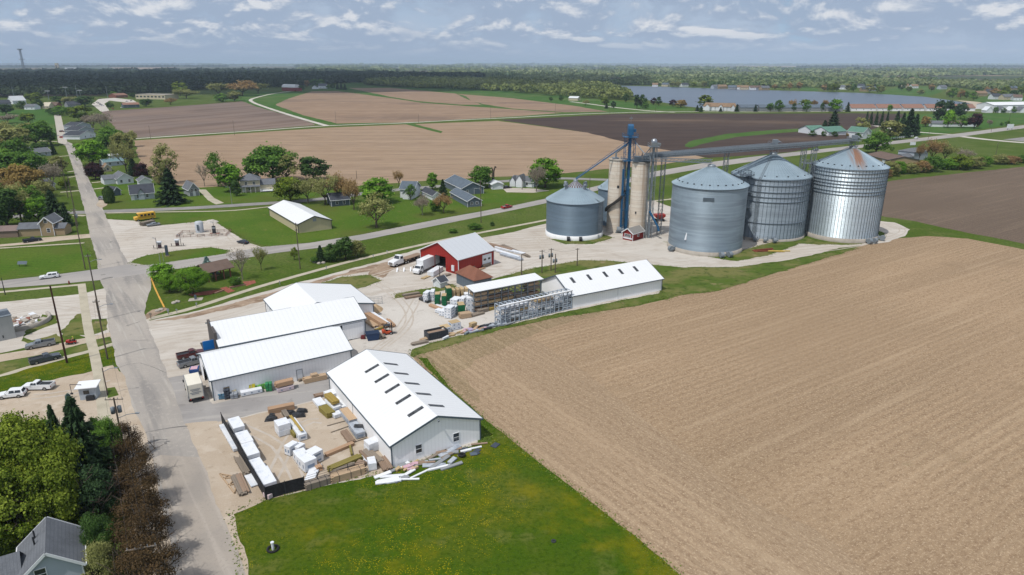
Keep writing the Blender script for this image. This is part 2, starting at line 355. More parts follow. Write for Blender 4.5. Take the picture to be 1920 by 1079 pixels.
sheet('far_hill_field',[(858,176.5),(960,184.5),(1085,200),(1140,210),(1060,211),(960,204),(908,196),(884,190),(874,181)],m_f6,.042,amp=1.5,s=.04)
sheet('weedy_margin',[(775,666),(800,652),(860,640),(960,614),(1060,594),(1150,583),(1010,622),(960,650),(900,672),(868,700),(900,760),(870,745),(830,712),(795,688)],stubble('weedy_stubble',C(172,150,120),C(206,184,150),C(120,104,76),rowB,.95),.019,amp=1.6,s=.12)
# lawns and greens
sheet('meadow',[(432,965),(470,945),(510,936),(620,905),(740,880),(910,830),(925,832),(905,800),(785,672),(800,672),(850,734),(915,790),(1000,860),(1100,935),(1200,1012),(1285,1085),(1400,1180),(470,1180)],m_dand,.022,amp=.3)
sheet('lawn',[(200,403),(330,401),(505,391),(640,380),(800,360),(960,350),(1060,345),(1060,356),(960,383),(830,409),(680,439),(580,455),(500,463),(457,447),(437,433),(405,418),(325,419),(267,424),(258,413),(204,410)],m_lawn,.012,amp=.5)
sheet('lawn',[(0,468),(155,459),(168,470),(183,498),(178,504),(0,526),(-60,532),(-60,470)],m_lawn,.013,amp=.5)
sheet('lawn',[(196,392),(170,345),(200,330),(300,345),(420,352),(520,352),(640,358),(560,374),(480,380),(350,388)],m_lawn,.014,amp=.5)
# gravel and yards
sheet('gravel_yard',[(262,560),(276,596),(285,601),(375,582),(480,551),(580,525),(705,492),(790,466),(905,446),(960,436),(1027,419),(1100,400),(1226,376),(1257,388),(1300,400),(1500,412),(1600,414),(1637,414),(1680,418),(1706,431),(1697,443),(1665,454),(1615,461),(1560,468),(1515,481),(1465,490),(1380,501),(1290,502),(1250,520),(1245,548),(1072,582),(935,614),(840,634),(772,655),(768,668),(790,690),(800,720),(880,790),(900,830),(740,882),(500,938),(440,952),(390,850),(330,795),(300,710),(262,610)],m_grav,.026,amp=.6)
sheet('pale_yard',[(640,590),(700,555),(745,545),(800,560),(870,590),(960,575),(1010,590),(930,612),(840,632),(790,645),(765,662),(690,672),(640,640)],m_pale,.031,amp=.8)
sheet('bare_strip',[(290,602),(380,584),(480,556),(590,528),(700,497),(735,490),(720,505),(640,518),(560,545),(480,570),(350,598)],m_mud,.0305,amp=1)
sheet('bare_strip',[(700,500),(780,478),(835,462),(870,455),(800,484),(735,506),(718,522),(690,516)],m_mud,.031,amp=.8)
sheet('asphalt_lot',[(300,712),(360,700),(400,757),(480,738),(620,708),(632,738),(600,748),(545,762),(470,778),(412,792),(330,800)],m_lot,.033,amp=.4)
sheet('fenced_yard',[(408,792),(470,780),(545,764),(620,744),(690,800),(740,882),(620,908),(500,938),(455,870)],m_beige,.034,amp=.4)
sheet('road_shoulder',[(330,797),(410,790),(455,870),(500,938),(436,966),(476,1100),(430,1100),(400,1012),(370,948),(345,860),(335,812)],m_beige,.0345,amp=.4)
sheet('gas_station_yard',[(198,411),(262,415),(267,425),(325,421),(390,414),(410,420),(437,438),(457,451),(490,464),(490,476),(430,482),(330,495),(250,503),(235,490),(213,440)],m_grav,.024,amp=.4)
sheet('upper_lot',[(-80,574),(8,566),(60,561),(150,552),(200,540),(206,625),(160,632),(125,622),(100,642),(0,662),(-80,670)],m_grav,.024,amp=.5)
sheet('lower_lot',[(-80,752),(0,735),(60,722),(110,710),(172,697),(216,684),(238,708),(248,755),(270,805),(285,860),(330,1020),(340,1110),(260,1110),(240,930),(190,850),(-80,870)],m_beige,.024,amp=.6)
sheet('dirt_lane',[(-80,690),(0,665),(60,655),(160,634),(212,622),(212,634),(165,644),(62,668),(0,679),(-80,700)],m_beige,.026,amp=.3)
strip('dirt_lane',[(-70,724),(0,706),(62,687),(170,658),(220,643)],1.7,m_walk,.027,amp=.25)
# grass islands on the gravel
sheet('grass_island',[(244,494),(252,487),(275,479),(330,470.5),(395,464),(432,470.5),(425,476),(350,487),(280,497.5),(255,498.5)],m_lawn,.040,amp=.25)
sheet('grass_island',[(585,536),(642,520),(692,516),(716,526),(687,538),(652,546),(620,556),(590,556)],m_rough,.040,amp=.6)
sheet('grass_island',[(742,552),(780,545),(822,538),(850,533),(860,540),(800,552),(760,558),(742,560)],m_rough,.040,amp=.5)
sheet('grass_island',[(905,535),(922,524),(985,507),(1040,496),(1085,489),(1140,489),(1200,496),(1290,503),(1370,502),(1465,492),(1560,474),(1610,466),(1480,505),(1345,546),(1285,553),(1245,562),(1235,545),(1000,560)],m_rough,.040,amp=.6)
sheet('grass_island',[(1250,455),(1300,478),(1380,490),(1440,480),(1500,458),(1600,460),(1655,448),(1660,438),(1640,430),(1500,440),(1390,470),(1270,455)],m_rough,.041,amp=.8)
sheet('grass_island',[(1028,448),(1060,458),(1110,458),(1150,446),(1130,440),(1075,452)],m_rough,.041,amp=.5)
sheet('grass_strip',[(772,672),(770,658),(845,634),(938,614),(1072,584),(1245,549),(1262,552),(1200,572),(1060,593),(960,613),(870,640),(800,662)],m_rough,.042,amp=.8)
sheet('weed_patch',[(118,620),(145,590),(160,588),(163,628),(120,632)],m_rough,.030,amp=.8)
sheet('weed_patch',[(170,600),(200,598),(202,618),(175,628)],m_rough,.030,amp=.6)
sheet('weed_patch',[(60,605),(80,590),(105,592),(108,605),(75,618),(45,632),(60,640),(110,625),(118,640),(60,652),(40,640)],m_rough,.0305,amp=.8)
sheet('lawn_verge',[(0,680),(62,670),(165,646),(167,656),(62,684),(0,703),(-80,722),(-80,700)],m_rough,.031,amp=.3)
sheet('lawn_verge',[(0,708),(62,690),(170,662),(174,696),(112,710),(60,722),(0,736),(-80,750),(-80,728)],m_dand,.031,amp=.5)
sheet('lawn_verge',[(176,638),(206,632),(210,641),(178,650)],m_rough,.031,amp=.3)
sheet('lawn_verge',[(180,660),(214,650),(219,679),(186,690)],m_dand,.031,amp=.3)
sheet('lawn_verge',[(196,730),(215,726),(222,742),(200,748)],m_rough,.031,amp=.4)
# streets
sheet('main_street',[(101,216),(114,215),(120,242),(126,266),(136,270),(146,290),(157,315),(176,357),(192,390),(200,410),(213,438),(226,468),(240,492),(285,500),(284,516),(283,540),(276,560),(272,585),(277,610),(317,710),(347,795),(362,830),(377,859),(405,947),(435,1010),(475,1110),(330,1110),(318,1020),(300,930),(285,859),(272,812),(262,790),(245,755),(235,710),(218,680),(203,610),(198,547),(188,528),(184,505),(180,480),(168,438),(160,400),(148,357),(142,333),(135,310),(122,271),(109,268),(105,240)],m_conc,.046,amp=.25)
sheet('new_concrete',[(101,216),(114,215),(120,242),(126,266),(122,272),(109,268),(105,240)],mat('new_concrete',C(206,198,184),[dict(s=.3,lo=.4,hi=.7,c=C(196,188,175))]),.06,amp=0)
m_tar = mat('tar_patch',C(126,122,118),[dict(s=.8,det=5,lo=.4,hi=.7,c=C(160,155,150))],rough=.9)
for l_,w_ in [([(192,525),(201,522),(212,520.5)],1.1),([(189,516.5),(198,515)],.8),([(236,612),(262,604)],.25),([(272,812),(320,803),(352,800)],.3),([(222,690),(262,681),(312,700)],.12),([(205,455),(210,453.5)],.9),([(258,585),(263,584.5)],.5),([(190,470),(226,466)],.2),([(170,430),(208,425)],.2),([(158,385),(190,382)],.2),([(250,640),(282,638)],.15),([(308,832),(313,831)],.7)]:
 strip('tar_patch',l_,w_,m_tar,.058,amp=.12)
sheet('worn_asphalt',[(285,862),(300,855),(377,857),(405,947),(435,1010),(475,1110),(345,1110),(330,1020),(312,930)],mat('worn_asphalt',C(186,176,164),[dict(s=.1,det=6,lo=.4,hi=.65,c=C(172,164,155)),dict(s=1,sx=.03,sy=.8,rot=ST,det=5,lo=.45,hi=.68,c=C(200,190,178),a=.7),dict(s=3,det=6,lo=.5,hi=.75,c=C(160,152,144),a=.5)],rough=.95,spec=.1),.054,amp=.3)
hw_top = [(-80,535),(0,527),(100,516),(184,505),(235,497),(278,497.5),(350,487),(425,476),(487,464),(580,456),(680,440),(830,410),(960,386.5),(1027,372),(1100,354),(1142,343),(1227,322),(1320,306),(1407,295),(1455,289.5),(1622,271),(1700,262),(1787,252),(1920,235),(2150,205)]
hw_bot = [(2150,213),(1920,241),(1800,257),(1700,268),(1620,277),(1462,296),(1407,304),(1320,316),(1227,332),(1142,352),(1100,363),(1027,381),(960,395),(830,421),(680,451),(600,465),(517,475),(437,488),(332,505),(284,512),(185,526),(100,534),(0,541),(-80,550)]
sheet('highway',hw_top + hw_bot,m_asph,.050,amp=.12)
strip('side_street',[(130,399),(165,398.5),(195,397),(350,391),(480,383),(560,378),(640,369),(700,361),(793,352),(880,346),(935,341),(1000,337),(1055,335),(1120,337),(1165,338)],6.2,m_side,.044,amp=.12)
strip('side_street',[(-40,411),(60,404),(130,399)],6,m_side,.045,amp=.12)
strip('sidewalk',[(276,599),(345,583),(400,566),(480,540),(580,511.5),(680,485),(830,451),(960,425.5),(1027,412.5),(1110,396)],1.9,m_walk,.046,amp=.05)
strip('sidewalk',[(1226,377),(1257,374),(1330,362)],1.8,m_walk,.046,amp=.05)
strip('sidewalk',[(200,400),(300,398),(420,396),(480,391),(520,386)],1.5,m_walk,.046,amp=.05)
strip('sidewalk',[(-60,553),(4,548),(80,541),(155,534)],1.6,m_walk,.046,amp=.05,smooth=False)
strip('sidewalk',[(153,533),(164,610),(176,660),(184,700),(197,790),(206,850)],1.8,m_walk,.048,amp=.05)
strip('sidewalk',[(-60,471),(0,466),(80,461),(158,456)],1.4,m_walk,.046,amp=.05)
sheet('driveway',[(-50,464),(0,459),(45,455),(80,446),(168,439),(173,446),(120,451),(60,458),(0,463),(-50,468)],m_beige,.044,amp=.15)
sheet('driveway',[(371,356),(386,356),(402,372),(420,381),(405,384),(390,376)],m_walk,.047,amp=.1)
sheet('driveway',[(180,385),(192,368),(204,377),(200,386),(190,391)],m_beige,.047,amp=.1)
for a in ([(172,343),(215,339)],[(176,355),(200,352)],[(113,361),(148,358)],[(100,295),(132,292)],[(128,323),(140,321)],[(128,333),(143,331)],[(138,404),(160,405)],[(120,273),(152,274)],[(137,277),(152,276)],[(45,263),(108,266)]):
 strip('driveway',a,2.2,m_walk,.043,amp=.1)
sheet('driveway',[(940,352),(1000,354),(1030,358),(1000,362),(950,361)],m_grav,.043,amp=.2)
# far lanes
strip('farm_lane',[(545,171.5),(510,176.5),(482,183),(470,187.5),(476,193),(500,202),(540,215),(580,227),(612,236)],5.5,m_pale,.052,amp=.3)
strip('trail',[(246,261),(350,254),(480,245.5),(610,236.5),(755,231),(870,225),(960,221),(1060,215.5),(1150,212.3),(1267,210),(1440,210.3),(1665,208.5),(1920,209)],5,m_pale,.054,amp=.3)
strip('farm_lane',[(1070,191),(1110,196),(1155,202),(1215,208),(1265,211)],6,m_pale,.053,amp=.3)
sheet('waterway_strip',[(755,232),(770,231),(830,247),(826,250)],m_oat,.052,amp=1,s=.06)
strip('driveway',[(1787,253),(1700,246),(1640,236)],6,m_pale,.048,amp=.2)
strip('side_road',[(1800,256),(1850,262),(1920,268),(2050,276)],8,m_pale,.048,amp=.2)
sheet('parking_lot',[(1880,262),(1935,256),(2050,258),(2050,270),(1920,266)],m_side,.049,amp=.2)
sheet('school_drive',[(172,196),(185,186),(215,184),(250,188),(262,196),(240,193),(205,189),(196,195),(205,208),(190,210)],m_pale,.055,amp=1,s=.08)
sheet('lawn',[(-30,206),(105,205),(108,262),(-30,262)],m_oat,.014,amp=1,s=.08)
sheet('lawn',[(1620,214),(1700,215),(1920,212),(2100,210),(2100,208),(1920,232),(1790,249),(1690,258),(1620,268)],m_oat,.016,amp=1,s=.08)
# park paving
sheet('brick_path',[(412,541),(424,538),(441,546),(428,550)],m_brick,.047,amp=.05)
sheet('brick_path',[(455,529),(478,526),(480,531),(462,537)],m_brick,.047,amp=.05)
sheet('bare_strip',[(352,552),(392,546),(415,543),(395,553),(362,556)],m_brick,.0465,amp=.2)
sheet('planting_bed',[(272,592),(285,582),(308,577),(316,580),(290,592),(276,599)],m_mud,.047,amp=.3)
m_trk = mat('wheel_rut',C(203,192,178),[dict(s=.5,det=6,lo=.4,hi=.65,c=C(212,202,190)),dict(s=2,det=4,lo=.5,hi=.7,c=C(192,180,165),a=.6)],rough=1,spec=.05)
RN = [0]
def ruts(line):
 P = [G(*a) for a in line]
 for o in (-.85,.85):
  Q = []
  for i,p in enumerate(P):
   d = P[min(i + 1,len(P) - 1)] - P[max(i - 1,0)]; d.normalize(); Q.append((p.x - d.y * o,p.y + d.x * o))
  RN[0] += 1; strip('wheel_rut',Q,.42,m_trk,.03613 + .0003 * RN[0],amp=.22,world=True)
for l_ in ([(285,618),(380,604),(470,580),(560,552),(660,528),(760,500),(800,482)],[(290,640),(350,628),(395,622)],[(700,660),(745,622),(770,585),(790,555),(850,536),(930,520),(1000,492),(1090,470),(1180,478),(1290,494),(1400,494),(1510,476),(1620,458),(1690,437),(1675,422),(1640,418)],[(720,650),(765,610),(760,575),(720,540),(690,527)],
 [(1000,480),(1090,464),(1170,462),(1215,455)],[(935,458),(1000,446),(1030,470),(1090,478),(1200,484)],[(450,800),(520,835),(560,900)],[(600,790),(560,800),(510,900)],[(20,580),(90,570),(160,566)],[(10,590),(100,576),(190,590)],[(60,745),(140,735),(200,712)],[(230,440),(300,445),(380,447),(450,462)],[(240,470),(330,450),(400,428),(440,452)]):
 ruts(l_)
# ---------------------------------------------------------------- buildings
def ribbed(name,r,g,b,k=None,period=.3,rough=.55,dark=.82,rot=45,dirt=.14,lo=.02,hi=.25,metal=0):
 base = C(r,g,b,k); dk = tuple(x * dark for x in base[:3]) + (1,); dd = tuple(x * .8 for x in base[:3]) + (1,)
 f = 1 / period * (.7071 * 2 if rot == 45 else 1) / 20 * math.pi * 2
 f = (1 / period) * (1.4142 if rot == 45 else 1.0) * .314159
 return mat(name,base,[dict(t='noise',s=.25,det=6,lo=.45,hi=.75,c=dd,a=dirt),dict(t='rows',s=f,rot=rot,dir='X',lo=hi,hi=lo,c=dk,a=.8),
       dict(t='noise',s=1,sx=2,sy=2,sz=.15,det=5,lo=.55,hi=.75,c=dd,a=dirt)],rough,metal,.4,coords='OBJ')
W_WHITE = ribbed('white_ribbed_siding',222,246,255,1.2,.6,dark=.93)
W_SHED = ribbed('pale_ribbed_siding',232,240,246,1.05,.6,dark=.93)
R_WHITE = ribbed('white_metal_roof',250,252,253,.70,.9,.5,.93,0,.12)
R_GREY = ribbed('pale_grey_metal_roof',206,210,214,.78,1.8,.5,.95,0,.1)
W_RED = ribbed('red_ribbed_siding',166,40,32,.74,.9,.6,.72)
W_TAN = ribbed('tan_siding',206,194,158,.74,1.2,.7,.95)
W_GREYBLUE = ribbed('blue_grey_siding',112,126,138,.7,.9)
def shingle(name,r,g,b):
 base = C(r,g,b)
 return mat(name,base,[dict(s=.6,det=5,lo=.4,hi=.7,c=tuple(x * .75 for x in base[:3]) + (1,),a=.8),dict(s=7,det=3,lo=.45,hi=.7,c=tuple(x * 1.3 for x in base[:3]) + (1,),a=.5),
       dict(t='rows',s=1.0,dir='Y',lo=.2,hi=.0,c=tuple(x * .7 for x in base[:3]) + (1,),a=.6)],.95,0,.1,coords='OBJ')
SH_GREY = shingle('grey_shingles',124,128,134); SH_DARK = shingle('charcoal_shingles',84,88,96); SH_BROWN = shingle('brown_shingles',128,110,100)
SH_RUST = shingle('rust_brown_shingles',150,104,86); SH_GREEN = shingle('green_roofing',112,152,136); SH_TAN = shingle('tan_shingles',160,136,112)
SH_BLUE = shingle('blue_grey_shingles',112,124,136); SH_RED = shingle('terracotta_shingles',164,128,112)
P_WHITE = paint('white_siding',232,236,240,.6,.8,.15); P_CREAM = paint('cream_siding',222,210,180,.7,None,.2); P_TAN = paint('tan_wall',182,160,126,.8,None,.2)
P_BLUE = paint('slate_siding',98,112,124,.7,None,.15); P_PALE = paint('pale_blue_siding',196,206,216,.7,None,.15); P_GREY = paint('grey_siding',160,164,168,.7,None,.2)
P_BRICK = paint('brick_wall',150,92,74,.8); TRIM_BL = paint('blue_grey_trim',96,112,124,.6); TRIM_W = paint('white_trim',236,238,240,.6,.8); TRIM_D = paint('dark_trim',70,76,84,.6)
P_RED = paint('barn_red',150,40,34,.7)
def panel(mb,o,ux,L,z0,z1,opens=(),m=None):
 """wall panel in plane through o along unit ux, with openings (u0,u1,z0,z1)"""
 o = Vector(o); ux = Vector(ux)
 us = sorted({0,L} | {x for q in opens for x in q[:2]}); zs = sorted({z0,z1} | {x for q in opens for x in q[2:4]})
 for i in range(len(us) - 1):
  for j in range(len(zs) - 1):
   a,b,c,d = us[i],us[i + 1],zs[j],zs[j + 1]
   if any(q[0] <= a + 1e-6 and b <= q[1] + 1e-6 and q[2] <= c + 1e-6 and d <= q[3] + 1e-6 for q in opens): continue
   mb.quad(o + ux * a + Vector((0,0,c)),o + ux * b + Vector((0,0,c)),o + ux * b + Vector((0,0,d)),o + ux * a + Vector((0,0,d)),m)
class Bld: pass
def sideframe(b,side):
 L,W = b.L,b.W
 return {'y0': (Vector((0,0,0)),Vector((1,0,0)),Vector((0,-1,0)),L),'yW': (Vector((0,W,0)),Vector((1,0,0)),Vector((0,1,0)),L),
   'x0': (Vector((0,0,0)),Vector((0,1,0)),Vector((-1,0,0)),W),'xL': (Vector((L,0,0)),Vector((0,1,0)),Vector((1,0,0)),W)}[side]
def boxon(mb,b,side,u0,u1,z0,z1,d0,d1,m=None):
 o,ux,n,_ = sideframe(b,side)
 p = [o + ux * u + n * d for d,u in ((d0,u0),(d0,u1),(d1,u1),(d1,u0))]
 mb.hexa([(q.x,q.y,z0) for q in p] + [(q.x,q.y,z1) for q in p],m)
def window(b,side,u,z,w=1.0,h=1.2,frame=None,pane=None,name='window'):
 mb = MB(); t = .09
 boxon(mb,b,side,u - w / 2 - t,u - w / 2,z - h / 2 - t,z + h / 2 + t,.0,.07); boxon(mb,b,side,u + w / 2,u + w / 2 + t,z - h / 2 - t,z + h / 2 + t,.0,.07)
 boxon(mb,b,side,u - w / 2,u + w / 2,z + h / 2,z + h / 2 + t,.0,.07); boxon(mb,b,side,u - w / 2,u + w / 2,z - h / 2 - t,z - h / 2,.0,.07)
 boxon(mb,b,side,u - w / 2,u + w / 2,z - .03,z + .03,.0,.06)
 f = mb.build(name,frame or TRIM_W,b.root)
 g = MB(); boxon(g,b,side,u - w / 2,u + w / 2,z - h / 2,z - .03,-.01,.03); boxon(g,b,side,u - w / 2,u + w / 2,z + .03,z + h / 2,-.01,.03)
 g.build('pane',pane or GLASS,f)
def door(b,side,u,w=.95,h=2.1,m=None,trim=None,name='door',panes=0):
 mb = MB(); t = .08
 boxon(mb,b,side,u - w / 2,u + w / 2,.03,h,.0,.05,m or TRIM_W)
 boxon(mb,b,side,u - w / 2 - t,u - w / 2,.0,h + t,.0,.08,trim or TRIM_W); boxon(mb,b,side,u + w / 2,u + w / 2 + t,.0,h + t,.0,.08,trim or TRIM_W); boxon(mb,b,side,u - w / 2,u + w / 2,h,h + t,.0,.08,trim or TRIM_W)
 d = mb.build(name,None,b.root)
 if panes:
  for i in range(panes):
   g = MB(); c = u - w / 2 + w * (i + .5) / panes; boxon(g,b,side,c - w / panes * .28,c + w / panes * .28,h * .55,h * .72,.03,.07); g.build('pane',GLASS,d)
 return d
def gable(name,label,cat,A,B,Cc=None,hw=3.0,rise=2.0,W=None,wall=None,roof=None,trim=None,over=.35,opens=(),frac=.5,group=None,hip=False,thick=.12,trims=True,base_z=0.0):
 A = A if isinstance(A,Vector) else G(*A); B = B if isinstance(B,Vector) else G(*B)
 d = B - A; L = d.length; d.normalize(); n = Vector((-d.y,d.x,0))
 if W is None: W = ((Cc if isinstance(Cc,Vector) else G(*Cc)) - A).dot(n)
 if W < 0: raise ValueError(name)
 b = Bld(); b.L,b.W,b.hw,b.rise = L,W,hw,rise
 b.root = empty(name,(A.x,A.y,base_z),math.atan2(d.y,d.x),label,cat,group)
 mb = MB(); yr = W * frac; zr = hw + rise
 def op(s): return [q[1:] for q in opens if q[0] == s]
 panel(mb,(0,0,0),(1,0,0),L,0,hw,op('y0')); panel(mb,(0,W,0),(1,0,0),L,0,hw,op('yW'))
 panel(mb,(0,0,0),(0,1,0),W,0,hw,op('x0')); panel(mb,(L,0,0),(0,1,0),W,0,hw,op('xL'))
 if not hip:
  for x in (0,L): mb.tri((x,0,hw),(x,W,hw),(x,yr,zr))
 b.wall = mb.build('wall',wall or P_WHITE,b.root)
 r = MB(); o = over; sl0 = rise / yr; sl1 = rise / (W - yr)
 if not hip:
  for (ye,s) in ((-o,sl0),(W + o,sl1)):
   ze = hw - o * s + .03
   lo = [(-o,ye,ze),(L + o,ye,ze),(L + o,yr,zr + .03),(-o,yr,zr + .03)]
   if ye > 0: lo = [lo[1],lo[0],lo[3],lo[2]]
   r.hexa(lo + [(x,y,z + thick) for x,y,z in lo])
 else:
  hx = min(L,W) / 2 * .98
  e = [(-o,-o),(L + o,-o),(L + o,W + o),(-o,W + o)]; zb = hw + .02
  if L >= W: rd = [(hx,W / 2),(L - hx,W / 2)]
  else: rd = [(L / 2,hx),(L / 2,W - hx)]
  v = [(x,y,zb) for x,y in e] + [(x,y,zb + thick) for x,y in e] + [(x,y,zr) for x,y in rd]
  f = [(3,2,1,0),(0,1,5,4),(1,2,6,5),(2,3,7,6),(3,0,4,7)]
  f += [(4,5,9,8),(5,6,9),(6,7,8,9),(7,4,8)] if L >= W else [(4,5,8),(5,6,9,8),(6,7,9),(7,4,8,9)]
  r.add(v,f)
 b.roof = r.build('roof',roof or R_WHITE,b.root)
 if trims and not hip:
  t = MB()
  for x,sg in ((-o - .03,1),(L + o + .03,-1)):
   for ye,s in ((-o,sl0),(W + o,sl1)): t.bar((x,ye,hw - o * s + .05),(x,yr,zr + .06),.06,.3)
  for ye,s in ((-o - .05,sl0),(W + o + .05,sl1)): t.bar((-o,ye,hw - o * s + .06),(L + o,ye,hw - o * s + .06),.1,.2)
  for x,y in ((-.02,-.02),(L + .02,-.02),(L + .02,W + .02),(-.02,W + .02)): t.bar((x,y,0),(x,y,hw),.16,.16)
  t.build('trim',trim or TRIM_BL,b.root)
 b.yr = yr; b.zr = zr; b.sl = (sl0,sl1)
 return b
def along(b,px,y,z):
 """local x on the line (.,y,z) of building b that shows at photo column px"""
 M = Matrix.Translation(b.root.location) @ Matrix.Rotation(b.root.rotation_euler.z,4,'Z')
 best,bx = 1e9,0
 for i in range(401):
  x = b.L * i / 400; e = abs(px_of(M @ Vector((x,y,z)))[0] - px)
  if e < best: best,bx = e,x
 return bx
def skylights(b,xs,sides,l0=.5,l1=3.6,w=1.0,mtl=None):
 m = mtl or mat('smoked_skylight',C(92,96,100),[dict(s=1,sx=1,sy=3,det=3,lo=.4,hi=.6,c=C(60,63,68))],.35,coords='OBJ')
 for x in xs:
  for s in sides:
   y0,sg,sl = (b.yr - l0,-1,b.sl[0]) if s == 0 else (b.yr + l0,1,b.sl[1])
   y1 = y0 + sg * (l1 - l0); z0 = b.zr - sl * l0 + .155; z1 = b.zr - sl * l1 + .155
   mb = MB(); lo = [(x - w / 2,y0,z0),(x + w / 2,y0,z0),(x + w / 2,y1,z1),(x - w / 2,y1,z1)]
   if s == 1: lo = lo[::-1]
   mb.hexa([(a,c,d) for a,c,d in lo][::-1] + [(a,c,d + .06) for a,c,d in lo][::-1]); mb.build('skylight',m,b.roof)
# front white shed with skylights
h = hgt(736,877,835)
S1 = gable('storage_shed','white metal shed nearest the meadow with five pairs of dark skylights','shed',(620,735),(736,877),(904,828),h,hgt(821,853,783) - h,wall=W_WHITE,roof=R_WHITE)
skylights(S1,[along(S1,620 + q / 4,S1.yr,S1.zr) for q in (380,456,536,621,714)],(0,1),.5,3.0,.72)
for u in (.29,.715): window(S1,'xL',S1.W * u,1.75,.95,1.35,TRIM_W)
mb = MB(); mb.tube((S1.L + .36,S1.yr,S1.zr - .45),(S1.L + .75,S1.yr,S1.zr - .6),.1,.16,8); mb.build('flood_light',STEEL,S1.root)
mb = MB(); boxon(mb,S1,'y0',S1.L * .42,S1.L * .42 + .06,0,S1.hw,0,.05); mb.build('downpipe',TRIM_BL,S1.root)
# middle white shed
h = hgt(402,752,713)
S2 = gable('storage_shed','long white shed with open end door above the row of garden goods','shed',(402,752),(660,691),None,h,2.3,W=13.2,wall=W_SHED,roof=R_WHITE,opens=[('x0',4.6,9.4,0,h * .82)])
door(S2,'y0',2.2,1.0,2.1,mat('tan_door',C(190,170,140),rough=.6),None,panes=1)
door(S2,'y0',along(S2,562,0,1),1.0,2.2,P_WHITE,P_GREY)
# rear long shed with false front and blue sign
h3 = hgt(686,632,597)
B3p = G(686,632); dS2 = (G(660,684) - G(402,752)).normalized()
S3 = gable('store_building','long white lumber store with dark false front and blue sign','store',G(418,688),B3p,None,h3,2.5,W=14.5,wall=W_SHED,roof=R_WHITE,
     opens=[('y0',along(type('q',(),dict(root=type('r',(),dict(location=G(418,688),rotation_euler=type('e',(),dict(z=math.atan2((B3p - G(418,688)).y,(B3p - G(418,688)).x))))),L=(B3p - G(418,688)).length)),637,0,2),along(type('q',(),dict(root=type('r',(),dict(location=G(418,688),rotation_euler=type('e',(),dict(z=math.atan2((B3p - G(418,688)).y,(B3p - G(418,688)).x))))),L=(B3p - G(418,688)).length)),660,0,2),0,h3 * .84)])
mb = MB(); x1 = S3.L - .4; boxon(mb,S3,'y0',x1 - 4.6,x1,.25,h3 * .86,.10,.2); mb.build('sliding_door',W_SHED,S3.root)
mb = MB(); boxon(mb,S3,'x0',S3.W * .12,S3.W * .72,0,h3 + 2.2,.05,.55); ff = mb.build('false_front',paint('brown_boards',96,90,88,.8),S3.root)
mb = MB(); boxon(mb,S3,'x0',1.0,S3.W * .55,2.6,2.75,.55,2.6); mb.build('awning',paint('dark_awning',70,80,92,.7),S3.root)
blue = mat('bright_blue_sign',C(20,120,200,.8),rough=.5)
mb = MB(); boxon(mb,S3,'x0',3.4,3.52,h3 - 1.9,h3 + .3,.60,2.6); sg = mb.build('sign_board',blue,S3.root)
# back low building with a crossing roof
d1 = (G(736,877) - G(620,735)).normalized(); A4 = G(500,586)
S4 = gable('store_building','white store wing with crossing ridge behind the long store','store',A4,A4 + d1 * 16,None,3.2,2.6,W=20.5,wall=W_SHED,roof=R_WHITE,frac=.37)
door(S4,'y0',3.0,2.6,2.6,P_WHITE,P_GREY,'garage_door'); window(S4,'y0',7,1.7)
# red barn
h5 = hgt(860,516,487)
S5 = gable('red_barn','red metal barn with pale grey roof and open end door','barn',(860,516),(926,496),(789,496),h5,3.6,wall=W_RED,roof=R_GREY,trim=TRIM_W,opens=[('x0',5.2,9.6,0,h5 * .92)])
door(S5,'y0',S5.L - 2.9,3.6,3.6,P_WHITE,TRIM_W,'garage_door',2)
mb = MB(); boxon(mb,S5,'x0',1.6,2.6,.8,2.4,0,.3); mb.build('meter_box',P_WHITE,S5.root)
# long white shed on the right of the lumber racks
h6 = hgt(1072,579,555)
S6 = gable('storage_shed','long white shed with five small skylights beside the stubble field','shed',(1072,579),(1240,545),None,h6,3.2,W=13.8,wall=W_SHED,roof=R_WHITE)
skylights(S6,[along(S6,q,S6.yr - 1.6,S6.zr - .5) for q in (1070,1101,1131,1160,1188)],(0,),1.6,3.4,.8)
mb = MB(); boxon(mb,S6,'y0',along(S6,1158,0,1),along(S6,1158,0,1) + .12,0,S6.hw,0,.1); mb.build('downpipe',TRIM_W,S6.root)
# tan building with white roof
h11 = hgt(560,438,421)
S11 = gable('community_building','tan building with white metal roof on the lawn','building',(506,405),(560,438),(625,431),h11,hgt(592,434,406) - h11,wall=W_TAN,roof=R_WHITE,trim=TRIM_D)
mb = MB(); boxon(mb,S11,'xL',S11.W / 2 - .6,S11.W / 2 + .6,h11 + .3,h11 + 1.4,0,.1); mb.build('louvre',P_GREY,S11.root)
# brown hipped shed and tiny shed in the lumber yard
S9 = gable('brown_roof_shed','small grey shed with rust brown hip roof behind the lumber rack','shed',(890,548),(922,541),None,3.0,2.3,W=9,wall=W_GREYBLUE,roof=SH_RUST,hip=True)
S10 = gable('small_shed','tiny shed with dark grey roof at the foot of a pole','shed',(826,541),(838,537),None,1.7,1.0,W=2.6,wall=P_WHITE,roof=SH_DARK,trim=TRIM_W)
# scale house
S12 = gable('scale_house','little red scale house with grey roof below the concrete silos','scale house',(1186,453),(1206,447),(1174,447),2.6,1.4,wall=P_RED,roof=ribbed('grey_roof',160,158,154,None,.8,.6,.9,0),trim=TRIM_W)
window(S12,'x0',S12.W * .5,1.7,2.4,.8,TRIM_W); window(S12,'y0',S12.L * .5,1.5,.8,.7); mb = MB(); boxon(mb,S12,'x0',.3,S12.W - .3,.5,1.0,.02,.06); mb.build('sign_board',P_WHITE,S12.root)
